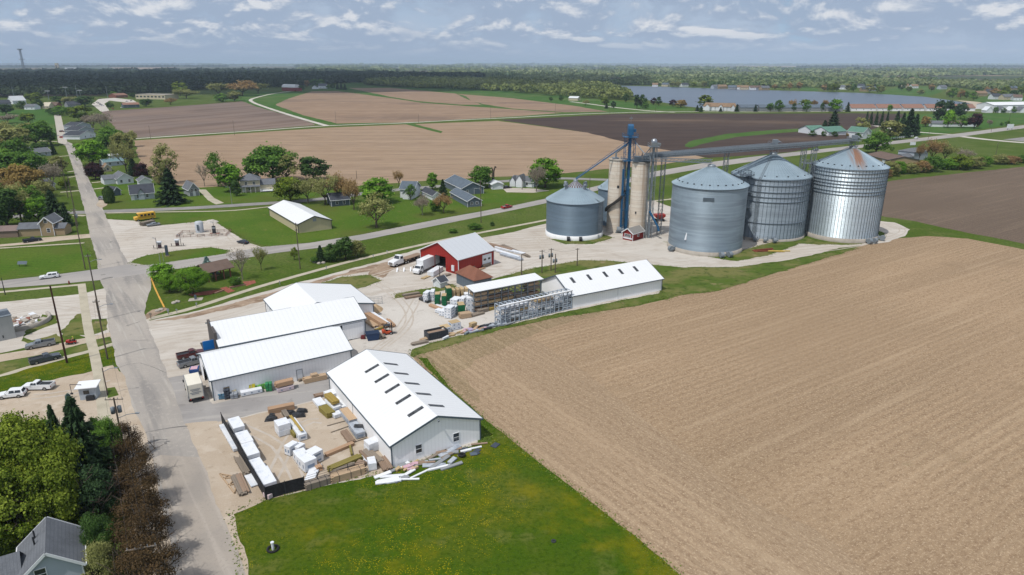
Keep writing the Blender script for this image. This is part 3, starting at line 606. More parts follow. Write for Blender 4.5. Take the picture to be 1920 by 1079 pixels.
# ---------------------------------------------------------------- open racks
def rack(name,label,A,B,hgt_,W,nb,levels,roof=True,pm=None):
 A,B = G(*A),G(*B); d = B - A; L = d.length
 root = empty(name,A,math.atan2(d.y,d.x),label,'rack')
 f = MB()
 for i in range(nb + 1):
  x = L * i / nb
  f.bar((x,0,0),(x,0,hgt_),.22,.16); f.bar((x,W,0),(x,W,hgt_),.22,.16)
  for z in levels: f.bar((x,-.1,z),(x,W + .1,z),.12,.16)
  f.bar((x,0,hgt_),(x,W,hgt_),.14,.14)
 for y in (0,W):
  for z in list(levels) + [hgt_]: f.bar((0,y,z - .1),(L,y,z - .1),.1,.12)
 f.build('frame',pm or STEEL,root)
 if roof:
  r = MB(); r.hexa([(-.4,-.8,hgt_ + .25),(L + .4,-.8,hgt_ + .25),(L + .4,W + .6,hgt_ + .75),(-.4,W + .6,hgt_ + .75),(-.4,-.8,hgt_ + .35),(L + .4,-.8,hgt_ + .35),(L + .4,W + .6,hgt_ + .85),(-.4,W + .6,hgt_ + .85)])
  r.build('roof',R_WHITE,root)
 return root,L
# ---------------------------------------------------------------- grain elevator
def sheetmetal(name,r,g,b,metal=.5,rough=.45,k=.75,bands=.8,vert=0):
 base = C(r,g,b,k); dk = tuple(x * .74 for x in base[:3]) + (1,); lt = tuple(min(.9,x * 1.22) for x in base[:3]) + (1,)
 ly = [dict(s=1,sx=.06,sy=.06,sz=.55,det=4,lo=.42,hi=.62,c=dk,a=bands),dict(s=1,sx=.05,sy=.05,sz=2.4,det=3,lo=.5,hi=.68,c=lt,a=bands * .6),dict(s=.35,det=5,lo=.5,hi=.75,c=dk,a=.35)]
 return mat(name,base,ly,rough,metal,.5,coords='OBJ',corr=vert)
GM1 = sheetmetal('weathered_bin_steel',122,144,162,.3,.5,.74,.5,.7); GM2 = sheetmetal('grey_bin_steel',158,176,190,.3,.5,.76,.95,.7)
GM3 = sheetmetal('dull_bin_steel',158,172,184,.3,.52,.9,.8,.7)
GM4 = sheetmetal('bright_bin_steel',205,218,226,.65,.44,1.0,.35,.75)
GRF = sheetmetal('bin_roof_steel',162,182,194,.25,.5,.68,.3)
base = C(162,182,194,.72)
GRF4 = mat('rust_stained_roof_steel',base,[dict(s=.35,det=5,lo=.5,hi=.75,c=tuple(x * .8 for x in base[:3]) + (1,),a=.4),
 dict(s=1,sx=1.0,sy=.1,sz=0,rot=18,det=5,lo=.36,hi=.52,c=C(160,112,76,.75),a=.9,by=[dict(t='len',rot=18,sx=.8,sy=.28,sz=0,ox=0,oy=1.5,lo=2.5,hi=.5)])],.45,.3,.5,coords='OBJ')
STIFF = paint('bin_stiffener_steel',112,126,138,.5,None,.3,.4)
SILO = mat('silo_concrete',C(216,207,193,.92),[dict(t='rows',s=.314159 / 1.25,dir='Z',lo=.06,hi=.0,c=C(176,158,138,.9),a=.7),dict(s=1,sx=.02,sy=.02,sz=.5,det=2,lo=.45,hi=.6,c=C(204,188,168,.92),a=.7),dict(s=1,sx=.9,sy=.9,sz=.03,det=5,lo=.5,hi=.68,c=C(180,158,136,.85),a=.8),
  dict(s=.5,det=6,lo=.5,hi=.75,c=C(218,204,184),a=.6)],.95,0,.1,coords='OBJ')
BLUE = paint('blue_elevator_paint',36,98,142,.55,.72,.4)
def solve_bin(xc,yf,w):
 p = G(xc,yf); r = w / 2 / FPX * depth(p)
 for _ in range(8): r = w / 2 / FPX * (depth(p) + r * CP)
 c = p + Vector((p.x,p.y,0)).normalized() * r
 return c,r
def zrow(p,row):
 k = (CY - row) / FPX; return H + p.y * (k * CP - SP) / (CP + k * SP)
def grain_bin(label,xc,yf,w,rim,apex,wall,roof,ring=1.1,ringm=None,nst=0,hoops=(),vents=20,flat=1.1,hat=True,group=None,ventrow=.86):
 c,r = solve_bin(xc,yf,w); f = c - Vector((c.x,c.y,0)).normalized() * r
 zr_ = zrow(f,rim); za = zrow(c,apex)
 root = empty('grain_bin',c,math.atan2(c.y,c.x) - math.pi / 2,label,'grain bin',group)
 MB().lathe([(r + .25,0),(r + .25,ring),(r - .1,ring)],72).build('foundation',ringm or CONC,root)
 MB().lathe([(r,ring),(r,zr_)],96).build('wall',wall,root)
 mb = MB(); n = 60; top = flat
 for i in range(n):
  a,b = 2 * math.pi * i / n,2 * math.pi * (i + 1) / n; e = r + .28
  m = (a + b) / 2
  pa,pb = (e * math.cos(a),e * math.sin(a),zr_ - .12),(e * math.cos(b),e * math.sin(b),zr_ - .12)
  ta,tb = (top * math.cos(a),top * math.sin(a),za),(top * math.cos(b),top * math.sin(b),za)
  mb.quad(pa,pb,tb,ta)
  q0 = Vector(pa); q1 = Vector(ta); u = Vector((0,0,.07)); s = Vector((-math.sin(a),math.cos(a),0)) * .05
  mb.add([q0 - s,q0 + s,q1 + s * .4,q1 - s * .4,q0 + u,q1 + u],[(0,4,5,3),(1,2,5,4)])
 rf = mb.build('roof',roof,root)
 MB().lathe([(r + .30,zr_ - .32),(r + .33,zr_ - .12),(r + .05,zr_ - .1)],72).build('eave',STIFF,root)
 if hat: MB().lathe([(top + .1,za - .1),(top + .1,za + .55),(top * .5,za + .8),(0,za + .8)],20).build('cap',STEEL,root)
 v0 = None
 for i in range(vents):
  a = 2 * math.pi * (i + .5) / vents; rr = r * ventrow; z = zr_ + (za - zr_) * (1 - ventrow)
  if v0 is None:
   mb = MB(); mb.hexa([(-.2,-.2,-.1),(.2,-.2,-.1),(.2,.2,.1),(-.2,.2,.1),(-.2,-.16,.26),(.2,-.16,.26),(.2,.1,.3),(-.2,.1,.3)]); mb.box(-.22,.22,-.22,-.15,.06,.3,DARK)
   v0 = mb.build('roof_vent',STIFF,root); o = v0
  else:
   o = v0.copy(); COL.objects.link(o); KIDS[root.as_pointer()].append(o)
  o.location = (rr * math.cos(a),rr * math.sin(a),z); o.rotation_euler = (0,0,a + math.pi / 2)
 if nst:
  mb = MB()
  for i in range(nst):
   a = 2 * math.pi * i / nst; x,y = math.cos(a),math.sin(a)
   mb.bar((x * (r + .07),y * (r + .07),ring),(x * (r + .07),y * (r + .07),zr_ - .1),.10,.10)
  mb.build('stiffener',STIFF,root)
 for hz in hoops: MB().lathe([(r + .02,hz - .09),(r + .2,hz - .09),(r + .2,hz + .09),(r + .02,hz + .09)],72).build('hoop',STIFF,root)
 return dict(root=root,c=c,r=r,rim=zr_,apex=za)
def ladder_on(b,ang,name='ladder',cage=True):
 """ladder up a bin wall and its roof; ang measured in the bin's own frame (0 = +x, -90 = towards the camera)"""
 a = R(ang); e = Vector((math.cos(a),math.sin(a),0)); s = Vector((-math.sin(a),math.cos(a),0)); r = b['r'] + .35
 mb = MB()
 for k in (-.28,.28): mb.bar(e * r + s * k,e * r + s * k + Vector((0,0,b['rim'] + .6)),.06)
 z = .5
 while z < b['rim']: mb.bar(e * r - s * .28 + Vector((0,0,z)),e * r + s * .28 + Vector((0,0,z)),.04); z += .6
 if cage:
  z = 3
  while z < b['rim']:
   for t in range(6):
    p = [e * (r + .75 * math.sin(math.pi * q / 6)) + s * (.4 * math.cos(math.pi * q / 6)) + Vector((0,0,z)) for q in (t,t + 1)]; mb.bar(p[0],p[1],.05)
   z += 1.6
  for k in (-.25,0,.25): mb.bar(e * (r + .7) + s * k + Vector((0,0,3)),e * (r + .7) + s * k + Vector((0,0,b['rim'] + .6)),.04)
 p0 = e * (b['r'] + .2) + Vector((0,0,b['rim'] + .1)); p1 = e * 1.4 + Vector((0,0,b['apex'] + .2))
 for k in (-.3,.3): mb.bar(p0 + s * k,p1 + s * k,.07)
 for i in range(20):
  p = p0.lerp(p1,i / 20); mb.bar(p - s * .3,p + s * .3,.06)
 mb.build(name,STEEL,b['root'])
white_ring = paint('white_foundation_paint',236,238,238,.7,.8)
B1 = grain_bin('smallest grey bin with white foundation and rust streaked peak',1076,452,105,383,350,GM1,GRF,1.5,white_ring,vents=0,flat=2.9,hat=False)
rust = mat('rust_striped_steel',C(150,140,138),[dict(t='noise',s=1.2,det=2,lo=.45,hi=.55,c=C(112,66,52))],.6,.2,coords='OBJ')
mb = MB(); c = B1
for i in range(40):
 a,b_ = 2 * math.pi * i / 40,2 * math.pi * (i + 1) / 40
 mm = rust if i % 2 else GRF
 mb.quad((3.1 * math.cos(a),3.1 * math.sin(a),c['apex'] - .15),(3.1 * math.cos(b_),3.1 * math.sin(b_),c['apex'] - .15),(.7 * math.cos(b_),.7 * math.sin(b_),c['apex'] + 1.75),(.7 * math.cos(a),.7 * math.sin(a),c['apex'] + 1.75),paint('rust_strip',110,62,50,.8) if i % 2 else GRF)
mb.lathe([(.75,c['apex'] + 1.7),(.75,c['apex'] + 2.3),(0,c['apex'] + 2.5)],12,mat=STEEL); mb.build('peak_cone',None,c['root'])
for a in (35,145,215,325):
 mb = MB(); x,y = 3.6 * math.cos(R(a)),3.6 * math.sin(R(a)); mb.tube((x,y,c['apex'] - .6),(x,y,c['apex'] + .7),.5,.5,12); mb.tube((x,y,c['apex'] + .7),(x * 1.25,y * 1.25,c['apex'] + .9),.5,.55,12); mb.build('roof_fan',GREYM,c['root'])
ladder_on(B1,-35,cage=True)
for a in (-100,-78):
 x,y = (c['r'] + .9) * math.cos(R(a)),(c['r'] + .9) * math.sin(R(a)); mb = MB(); mb.tube((x - .5,y,.9),(x + .5,y,.9),.7,.7,14); mb.box(x - .5,x + .5,y,y + .9,.3,1.3); mb.build('aeration_fan',DARK,c['root'])
B1b = grain_bin('narrow grey bin half hidden behind the smallest bin',1148,428,58,357,332,GM1,GRF,.6,vents=8)
B2 = grain_bin('wide unstiffened grey bin nearest the gravel drive',1319,481,133,355,313,GM2,GRF,1.3,vents=26)
mb = MB(); a = R(-88); r = B2['r'] + .05
mb.box(-1.6,1.6,-r - .06,-r + .25,B2['rim'] - 3.6,B2['rim'] - 2.6); mb.build('name_plate',STIFF,B2['root'])
B3 = grain_bin('tall dark stiffened bin standing in the middle of three',1431,453,137,337,290,GM3,GRF,.8,nst=64,vents=20,hoops=[6,13.0,14.6,16.2,18.3,20.4],ventrow=.9)
B4 = grain_bin('tall bright bin with rust stained roof at the field end',1572,455,125,318,278,GM4,GRF4,1.4,nst=72,vents=26,hoops=[15.6,16.6,18.0,19.0,20.0,21.4,22.6,23.8],ventrow=.86)
ladder_on(B3,-104)
ladder_on(B4,-170)
def fans(b,angs):
 for a in angs:
  x,y = math.cos(R(a)),math.sin(R(a)); r = b['r']; mb = MB()
  s = Vector((-y,x,0)); p = Vector((x,y,0)) * (r + 1.7) + Vector((0,0,1.0))
  mb.tube(p - s * .5,p + s * .5,.85,.85,16); q = Vector((x,y,0)) * (r + .1) + Vector((0,0,1.0)); mb.bar(q,p,.8,.9); mb.bar(p + s * .5,p + s * 1.1,.5,.5)
  mb.bar(p - Vector((0,0,.9)),p,.15); mb.build('aeration_fan',GREYM,b['root'])
fans(B2,(-66,-54,-140)); fans(B3,(-100,-88,-76)); fans(B4,(-46,-36,-12))
mb = MB(); ch = B4
# stair tower beside bin three and lattice beside bin four are things of their own
def lattice(name,label,p,z1,w,m=STEEL,cat='tower',seg=2.4,parent=None,plat=()):
 root = empty(name,p,0,label,cat) if parent is None else parent
 mb = MB(); h_ = w / 2; cs = [(-h_,-h_),(h_,-h_),(h_,h_),(-h_,h_)]
 for x,y in cs: mb.bar((x,y,0),(x,y,z1),.14)
 n = max(1,int(z1 / seg))
 for i in range(n):
  a,b_ = z1 * i / n,z1 * (i + 1) / n
  for k in range(4):
   (x0,y0),(x1,y1) = cs[k],cs[(k + 1) % 4]
   mb.bar((x0,y0,a if i % 2 else b_),(x1,y1,b_ if i % 2 else a),.08); mb.bar((x0,y0,b_),(x1,y1,b_),.08)
 mb.build('frame',m,root)
 for z in plat:
  mb = MB(); mb.box(-h_ - .7,h_ + .7,-h_ - .7,h_ + .7,z,z + .1)
  for x0,y0,x1,y1 in ((-1,-1,1,-1),(1,-1,1,1),(1,1,-1,1),(-1,1,-1,-1)):
   e = h_ + .7
   for zz in (.55,1.1): mb.bar((x0 * e,y0 * e,z + zz),(x1 * e,y1 * e,z + zz),.06)
   mb.bar((x0 * e,y0 * e,z),(x0 * e,y0 * e,z + 1.1),.06)
  mb.build('platform',m,root)
 return root
def top_at(px,py,base_row):
 """ground spot on row base_row and height of an upright whose top shows at (px,py)"""
 Y = G(960,base_row).y; k = (CY - py) / FPX; z = H + Y * (k * CP - SP) / (CP + k * SP)
 d = Y * CP - (z - H) * SP
 return Vector(((px - CX) / FPX * d,Y,0)),z
e = Vector((math.cos(R(-112)),math.sin(R(-112)),0))
p3 = B3['root'].matrix_basis @ Vector((math.cos(R(-122)) * (B3['r'] + 1.7),math.sin(R(-122)) * (B3['r'] + 1.7),0))
lattice('stair_tower','grey lattice stair tower at the near side of the middle bin',p3,B3['rim'] + 2.5,2.6,STIFF,plat=(6,11,16,B3['rim'] + 1))
p4 = B4['root'].matrix_basis @ Vector((math.cos(R(-168)) * (B4['r'] + 1.6),math.sin(R(-168)) * (B4['r'] + 1.6),0))
lattice('stair_tower','grey lattice stair tower between the middle bin and the rust stained bin',p4,B4['rim'] + 1.0,1.9,STEEL,seg=1.8,plat=(B4['rim'],))
# concrete silos
def silo(label,pxt,pyt,yf,w):
 p0 = G(pxt,yf); rr = w / 2 / FPX * (depth(p0) * .93 + 2)
 c,z = top_at(pxt,pyt,yf); c.y += rr * 1.0
 k = (CY - pyt) / FPX; z = H + c.y * (k * CP - SP) / (CP + k * SP); d = c.y * CP - (z - H) * SP; c.x = (pxt - CX) / FPX * d
 root = empty('concrete_silo',c,0,label,'silo')
 prof = [(rr,0),(rr,z - .05)]; MB().lathe(prof,48).build('wall',SILO,root)
 MB().lathe([(rr + .02,z - .35),(rr + .2,z - .35),(rr + .2,z),(0,z + .25)],48).build('roof',CONC,root)
 return root,c,rr,z
C1,c1,r1,z1 = silo('weathered concrete silo wrapped by a dark curved chute',1159,298,437,34)
C2,c2,r2,z2 = silo('weathered concrete silo carrying the conveyor platforms',1202,303,445,34.5)
mb = MB(); mb.box(-.35,.35,-r1 - .06,-r1 + .3,z1 * .62,z1 * .62 + .9); mb.build('hatch',DARK,C1)
mb = MB(); mb.box(-.9,.9,-r2 - .06,-r2 + .3,0.2,2.6); mb.build('door',DARK,C2)
mb = MB(); mb.box(-1.5,-1.1,-r2 * .96,-r2 * .85,8,8.7); mb.build('hatch',DARK,C2)
mb = MB(); mb.bar((-r1 * .3,-r1 * .3,z1 + .2),(-r1 * .3,-r1 * .3,z1 + 2.2),.5); mb.box(-2,0,-1.5,1,z1 + .1,z1 + .5); mb.build('roof_box',GREYM,C1)
# the dark chute that winds round the first silo
zt,zb = zrow(Vector((c1.x,c1.y - r1,0)),360),zrow(Vector((c1.x - r1,c1.y,0)),394)
mb = MB(); rings = []
for i in range(25):
 t = i / 24; a = R(-42 - 140 * t); z = zt + (zb - zt) * (t ** .8); ro = r1 + .12
 x,y = math.cos(a),math.sin(a)
 rings.append([Vector((x * ro,y * ro,z - .55)),Vector((x * (ro + .7),y * (ro + .7),z - .6)),Vector((x * (ro + .7),y * (ro + .7),z + .5)),Vector((x * ro,y * ro,z + .6))])
mb.loft(rings,paint('dark_chute_steel',58,56,54,.7)); o = mb.build('spiral_chute',None,None,c1); tag(o,'dark curved chute winding round the weathered concrete silo','chute')
# blue bucket elevator
pb,zb_ = top_at(1183,233,436)
be = lattice('bucket_elevator','blue bucket elevator tower rising between the concrete silos',pb,zb_ - 4.2,3.3,BLUE,'elevator',2.6,plat=(zb_ - 4.2,zb_ - 12))
mb = MB(); mb.box(-.35,.35,-1.05,-.3,0,zb_ - 3.5); mb.box(-.35,.35,.3,1.05,0,zb_ - 3.5); mb.build('leg_casing',BLUE,be)
mb = MB(); mb.box(-.9,.9,-1.1,1.1,zb_ - 3.6,zb_ - 1.6)
mb.loft([[(x,y,z) for y,z in ((-1.1,zb_ - 1.6),(1.1,zb_ - 1.6),(.9,zb_ - .6),(.4,zb_),(-.4,zb_),(-.9,zb_ - .6))] for x in (-.9,.9)]); mb.box(.9,1.8,-.5,.5,zb_ - 2.6,zb_ - 1.6)
mb.build('head_box',BLUE,be)
mb = MB(); mb.bar((0,0,zb_),(0,0,zb_ + 2.6),.08); mb.bar((-.5,0,zb_ + 1.9),(.5,0,zb_ + 1.9),.25,.2); mb.build('beacon_mast',STEEL,be)
mb = MB()
for k in (-1.9,1.7): mb.tube((k,-1.0,0),(k,-1.0,zb_ * .6),.3,.3,10)
mb.build('down_spout',BLUE,be)
pg,zg = top_at(1227,260,446)
ge = lattice('bucket_elevator','grey bucket elevator with domed head beside the second concrete silo',pg,zg - 2.4,2.0,STEEL,'elevator',2.4,plat=(zg - 2.6,))
mb = MB(); mb.box(-.3,.3,-.8,-.2,0,zg - 2); mb.box(-.3,.3,.2,.8,0,zg - 2); mb.build('leg_casing',STEEL,ge)
mb = MB(); mb.box(-.9,.9,-.9,.9,zg - 2.4,zg - 1.2); mb.lathe([(1.0,zg - 1.2),(.95,zg - .6),(.6,zg - .15),(0,zg)],16); mb.box(.9,2.2,-.4,.4,zg - 2.2,zg - 1.5); mb.build('head_box',CHROME,ge)
mb = MB(); a = Vector((0,-1.2,9)); b_ = Vector((2.6,-2.2,4.2)); mb.tube((-.3,-1.0,9.3),b_,.35,.35,10); mb.tube(b_,b_ + Vector((.4,-.1,-1.4)),.35,.4,10); mb.build('truck_spout',BLUE,ge)
# spouts, conveyors
def bar_thing(name,label,p,q,r=.3,m=BLUE,cat='spout',truss=True):
 root = empty(name,p,0,label,cat); v = Vector(q) - Vector(p); mb = MB(); mb.tube((0,0,0),v,r,r,10); mb.build('pipe',m,root)
 if truss:
  mb = MB(); u = Vector((0,0,1)); n = int(v.length / 2.5)
  mb.bar(u * (r + .8),v + u * (r + .3),.09)
  for i in range(n): mb.bar(v * (i / n) + u * r,v * ((i + .5) / n) + u * (r + .7),.06); mb.bar(v * ((i + .5) / n) + u * (r + .7),v * ((i + 1) / n) + u * r,.06)
  mb.build('brace',m,root)
bt = pb + Vector((0,0,zrow(pb,266)))
bar_thing('grain_spout','long blue spout sloping from the elevator tower to the smallest bin',bt,B1['c'] + Vector((0,0,B1['apex'] + 2.4)),.2)
bar_thing('grain_spout','short dark spout dropping onto the first concrete silo roof',pb + Vector((-.8,0,zrow(pb,272))),c1 + Vector((-.9,-.8,z1 + 2)),.2,STIFF,truss=False)
bar_thing('grain_spout','pale spout crossing from the blue tower to the second silo',pb + Vector((.5,0,zrow(pb,258))),c2 + Vector((1.8,-.5,z2 + 1.5)),.2,P_GREY,truss=False)
bar_thing('grain_spout','thin spout dropping from the grey elevator to the silo top',pg + Vector((-.8,0,zg - 2.6)),c2 + Vector((.6,0,z2 + 1.6)),.16,P_GREY,truss=False)
def conveyor(label,p,q,w=1.4,hh=1.3,case=True,m=STEEL):
 p,q = Vector(p),Vector(q); root = empty('conveyor',p,math.atan2(q.y - p.y,q.x - p.x),label,'conveyor'); d = q - p; Lh = math.hypot(d.x,d.y); s = d.z / Lh
 def P(x,y,z): return (x,y,x * s + z)
 mb = MB(); n = max(4,int(Lh / 2.2))
 for y in (-w / 2,w / 2):
  for z in (0,hh): mb.bar(P(0,y,z),P(Lh,y,z),.14)
  for i in range(n):
   a,b2 = Lh * i / n,Lh * (i + 1) / n; mb.bar(P(a,y,0),P((a + b2) / 2,y,hh),.08); mb.bar(P((a + b2) / 2,y,hh),P(b2,y,0),.08)
 mb.build('truss',m,root)
 if case:
  mb = MB(); mb.bar(P(0,.15,hh * .55),P(Lh,.15,hh * .55),w * .55,hh * .6); mb.build('casing',GREYM,root)
 mb = MB(); mb.bar(P(0,-w / 2 - .4,.0),P(Lh,-w / 2 - .4,.0),.8,.06)
 for zz in (.55,1.1): mb.bar(P(0,-w / 2 - .8,zz),P(Lh,-w / 2 - .8,zz),.06)
 for i in range(n + 1): mb.bar(P(Lh * i / n,-w / 2 - .8,0),P(Lh * i / n,-w / 2 - .8,1.1),.05)
 mb.build('walkway',STIFF,root)
 return lambda px: min((p.lerp(q,i / 400) for i in range(401)),key=lambda v: abs(px_of(v)[0] - px))
zc = z2 + 1.2
cA = conveyor('upper grey truss conveyor reaching the middle bin peak',c2 + Vector((1.5,1.0,zc)),B3['c'] + Vector((0,0,zrow(B3['c'],276))),case=True)
cB = conveyor('longest enclosed conveyor reaching the rust stained bin peak',c2 + Vector((1.5,-1.6,zc)),B4['c'] + Vector((0,0,zrow(B4['c'],268))),case=True)
cC = conveyor('low thin truss bridge reaching the wide bin peak',c2 + Vector((0,-1.2,z2 + .5)),B2['c'] + Vector((0,0,B2['apex'] + 1.2)),1.0,.9,False)
for b_,lab in ((B3,'machinery head above the middle bin peak'),(B4,'machinery head above the rust stained bin peak')):
 zt = zrow(b_['c'],266 if b_ is B4 else 274); h_ = zt - b_['apex']
 r_ = lattice('conveyor_drive',lab,b_['c'] + Vector((0,0,b_['apex'] + .5)),max(1,h_),2.0,STEEL,'machinery',1.2,plat=(max(.5,h_ - .2),))
 mb = MB(); mb.box(-.7,.9,-.6,.6,h_ + .2,h_ + 1.6); mb.tube((.9,0,h_ + .8),(1.7,0,h_ + .8),.35,.35,10); mb.build('drive_motor',GREYM,r_)
for px_,cv,lab in ((1363,cA,'lattice support under the upper conveyor behind the wide bin'),(1509,cB,'lattice support just past the middle bin, nearer the elevator'),(1528,cB,'lattice support just past the middle bin, nearer the rust stained bin'),(1245,cA,'short lattice support where the conveyors leave the silo')):
 v = cv(px_); lattice('conveyor_support',lab,Vector((v.x,v.y,0)),v.z,1.3,STEEL,'support')
# clutter on the second silo roof
mb = MB(); rr_ = random.Random(3)
for i in range(16):
 x,y = rr_.uniform(-2.6,2.6),rr_.uniform(-2.6,2.6); mb.bar((x,y,0),(x + rr_.uniform(-.6,.6),y,rr_.uniform(1.2,2.6)),.12)
mb.box(-2.2,.2,-1.2,1.0,.3,1.5); mb.box(.4,2.4,-2,-.4,.2,1.8); mb.box(-3,3,-3,3,.1,.2)
for z in (.8,1.4):
 mb.bar((-3,-3,z),(3,-3,z),.07); mb.bar((-3,-3,z),(-3,3,z),.07); mb.bar((3,-3,z),(3,3,z),.07)
o = mb.build('roof_machinery',STIFF,None,c2 + Vector((0,0,z2 + .2))); tag(o,'dark machinery and railings on top of the second concrete silo','machinery')
# loose plant round the bins
def on(px,py,z=0): return G(px,py,z)
mb = MB(); mb.tube((0,0,0),(3.6,.9,3.4),.3,.3,10); mb.bar((1.8,.45,0),(1.8,.45,1.7),.12); mb.box(-.5,.5,-.5,.5,0,.7); o = mb.build('auger',P_GREY,None,on(1507,437)); o.rotation_euler.z = R(120); tag(o,'pale auger leaning between the two tall bins','auger')
mb = MB(); mb.tube((0,0,.2),(0,0,7),.16,.12,8,BROWNPOLE); mb.tube((-.5,0,4.4),(-.2,0,6.6),.35,.2,10,P_WHITE); o = mb.build('post',None,None,on(1286,476)); tag(o,'short wooden post in front of the wide bin with a pale lamp','post')
mb = MB(); mb.box(-.7,.7,-.5,.5,.3,2.4); mb.box(-.9,.9,-.7,.7,0,.3,CONC); o = mb.build('electrical_cabinet',None,None,on(1257,460)); o.data.materials.clear(); o.data.materials.append(P_PALE); tag(o,'pale electrical cabinet at the foot of the wide bin','cabinet')
mb = MB(); mb.tube((0,0,1.2),(2.4,0,1.2),1.0,1.0,16); mb.lathe([(.01,0),(.5,0),(.5,.3)],10); mb.bar((.4,0,0),(.4,0,1),.3,1.2); mb.bar((2,0,0),(2,0,1),.3,1.2); mb.bar((1.2,0,2.1),(1.2,0,5.5),.15); o = mb.build('tank',GREYM,None,on(1156,437)); tag(o,'grey horizontal tank at the foot of the first concrete silo','tank')
# red gravity wagon
wg = empty('grain_wagon',on(1236,415),R(8),'red grain wagon parked behind the concrete silos','wagon')
mb = MB(); mb.loft([[(-1,-.7,1.0),(1,-.7,1.0),(1,.7,1.0),(-1,.7,1.0)],[(-1.9,-1.3,1.9),(1.9,-1.3,1.9),(1.9,1.3,1.9),(-1.9,1.3,1.9)],[(-1.9,-1.3,2.7),(1.9,-1.3,2.7),(1.9,1.3,2.7),(-1.9,1.3,2.7)]]); mb.build('hopper',paint('wagon_red',186,52,36,.5),wg)
mb = MB(); mb.bar((-1.8,0,.75),(1.8,0,.75),.3); mb.bar((-2.4,0,.7),(-3.6,0,.3),.12); mb.build('frame',DARK,wg)
for x in (-1.3,1.3):
 for y in (-1,1): MB().tube((x,y - .15,.45),(x,y + .15,.45),.45,.45,14).build('wheel',BLACK,wg)
# ---------------------------------------------------------------- trees
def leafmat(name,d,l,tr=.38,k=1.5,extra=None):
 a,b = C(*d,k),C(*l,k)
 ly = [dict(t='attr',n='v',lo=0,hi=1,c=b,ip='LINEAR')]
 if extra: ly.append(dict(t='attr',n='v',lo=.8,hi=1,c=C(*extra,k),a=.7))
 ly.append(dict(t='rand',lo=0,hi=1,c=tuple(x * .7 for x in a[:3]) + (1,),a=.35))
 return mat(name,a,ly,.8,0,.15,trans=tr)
LM = dict(bright=leafmat('bright_green_leaves',(58,92,24),(128,168,52)),green=leafmat('mid_green_leaves',(52,82,28),(104,136,54)),dark=leafmat('deep_green_leaves',(40,64,28),(84,110,54)),
    lime=leafmat('yellow_green_leaves',(62,84,14),(146,160,60),.34,1.15),olive=leafmat('olive_budding_leaves',(98,102,56),(150,150,96)),brown=leafmat('brown_budding_leaves',(110,88,56),(158,134,92)),
    copper=leafmat('copper_leaves',(56,46,28),(110,88,60),.3,1.1),purple=leafmat('dark_purple_leaves',(38,24,28),(80,48,50),.2,1.1),spruce=leafmat('spruce_needles',(26,46,26),(66,88,52),.1,1.2),
    blue=leafmat('blue_spruce_needles',(54,78,76),(118,140,132),.1),arbor=leafmat('arborvitae_needles',(34,54,24),(74,94,40),.1),rust=leafmat('rusty_spring_leaves',(114,96,52),(156,134,82)),grey=leafmat('grey_twig_buds',(112,104,92),(152,142,124)))
BARK = mat('grey_brown_bark',C(104,92,80),[dict(s=2,sz=.3,det=4,lo=.4,hi=.7,c=C(70,60,52))],.95,coords='OBJ')
BARKP = mat('pale_bark',C(158,148,136),[dict(s=2,sz=.3,det=4,lo=.4,hi=.7,c=C(112,102,92))],.95,coords='OBJ')
def leaf_mesh(name,P,Nrm,size,v,m,asp=None):
 """quads at P facing Nrm"""
 n = len(P); rg = np.random.default_rng(len(name) + n)
 Nrm = Nrm / (np.linalg.norm(Nrm,axis=1,keepdims=True) + 1e-9)
 t = rg.normal(size=(n,3)) if asp is None else asp
 a = np.cross(Nrm,t); a /= np.linalg.norm(a,axis=1,keepdims=True) + 1e-9
 b = np.cross(Nrm,a); sa = size[:,None] * .5; sb = sa * (.75 if asp is None else .42)
 if asp is not None: a,b = b,a
 co = np.stack([P - a * sa - b * sb * .6,P + a * sa * .1 - b * sb,P + a * sa,P + a * sa * .0 + b * sb],1).reshape(-1,3)
 me = bpy.data.meshes.new(name); me.vertices.add(4 * n); me.vertices.foreach_set('co',co.astype(np.float32).ravel())
 me.loops.add(4 * n); me.loops.foreach_set('vertex_index',np.arange(4 * n,dtype=np.int32))
 me.polygons.add(n); me.polygons.foreach_set('loop_start',np.arange(0,4 * n,4,dtype=np.int32))
 at = me.attributes.new('v','FLOAT','FACE'); at.data.foreach_set('value',np.clip(v,0,1).astype(np.float32))
 me.materials.append(m); me.update(calc_edges=True); return me
def branches(rg,h,rx,trunk_h,levels=3,nb=5,r0=.25,thin=False):
 """tapered limbs; returns mesh builder and twig tips"""
 mb = MB(); tips = []
 def grow(p,d,l,r,lev):
  q = p + d * l; mb.tube(p,q,r,r * .66,6 if lev == 0 else 4,None,False)
  if lev >= levels: tips.append(q); tips.append(p.lerp(q,.5)); return
  k = nb if lev == 0 else 3 + (rg.random() > .5)
  for i in range(k):
   a = 2 * math.pi * (i + rg.random() * .7) / k + lev; sp_ = .45 + .45 * rg.random()
   s = Vector((math.cos(a),math.sin(a),0)); nd_ = (d * (1 - .35 * sp_) + s * sp_ * 1.0 + Vector((0,0,.18))).normalized()
   grow(p.lerp(q,.7 + .3 * rg.random()),nd_,l * (.62 + .25 * rg.random()) if lev else h * .30 * (.8 + .5 * rg.random()),r * .58,lev + 1)
 grow(Vector((0,0,0)),Vector((.03,.02,1)).normalized(),trunk_h,r0,0)
 return mb,tips
PROTO = {}
def park(root):
 PROTO_LIST.append(root); return root
PROTO_LIST = []
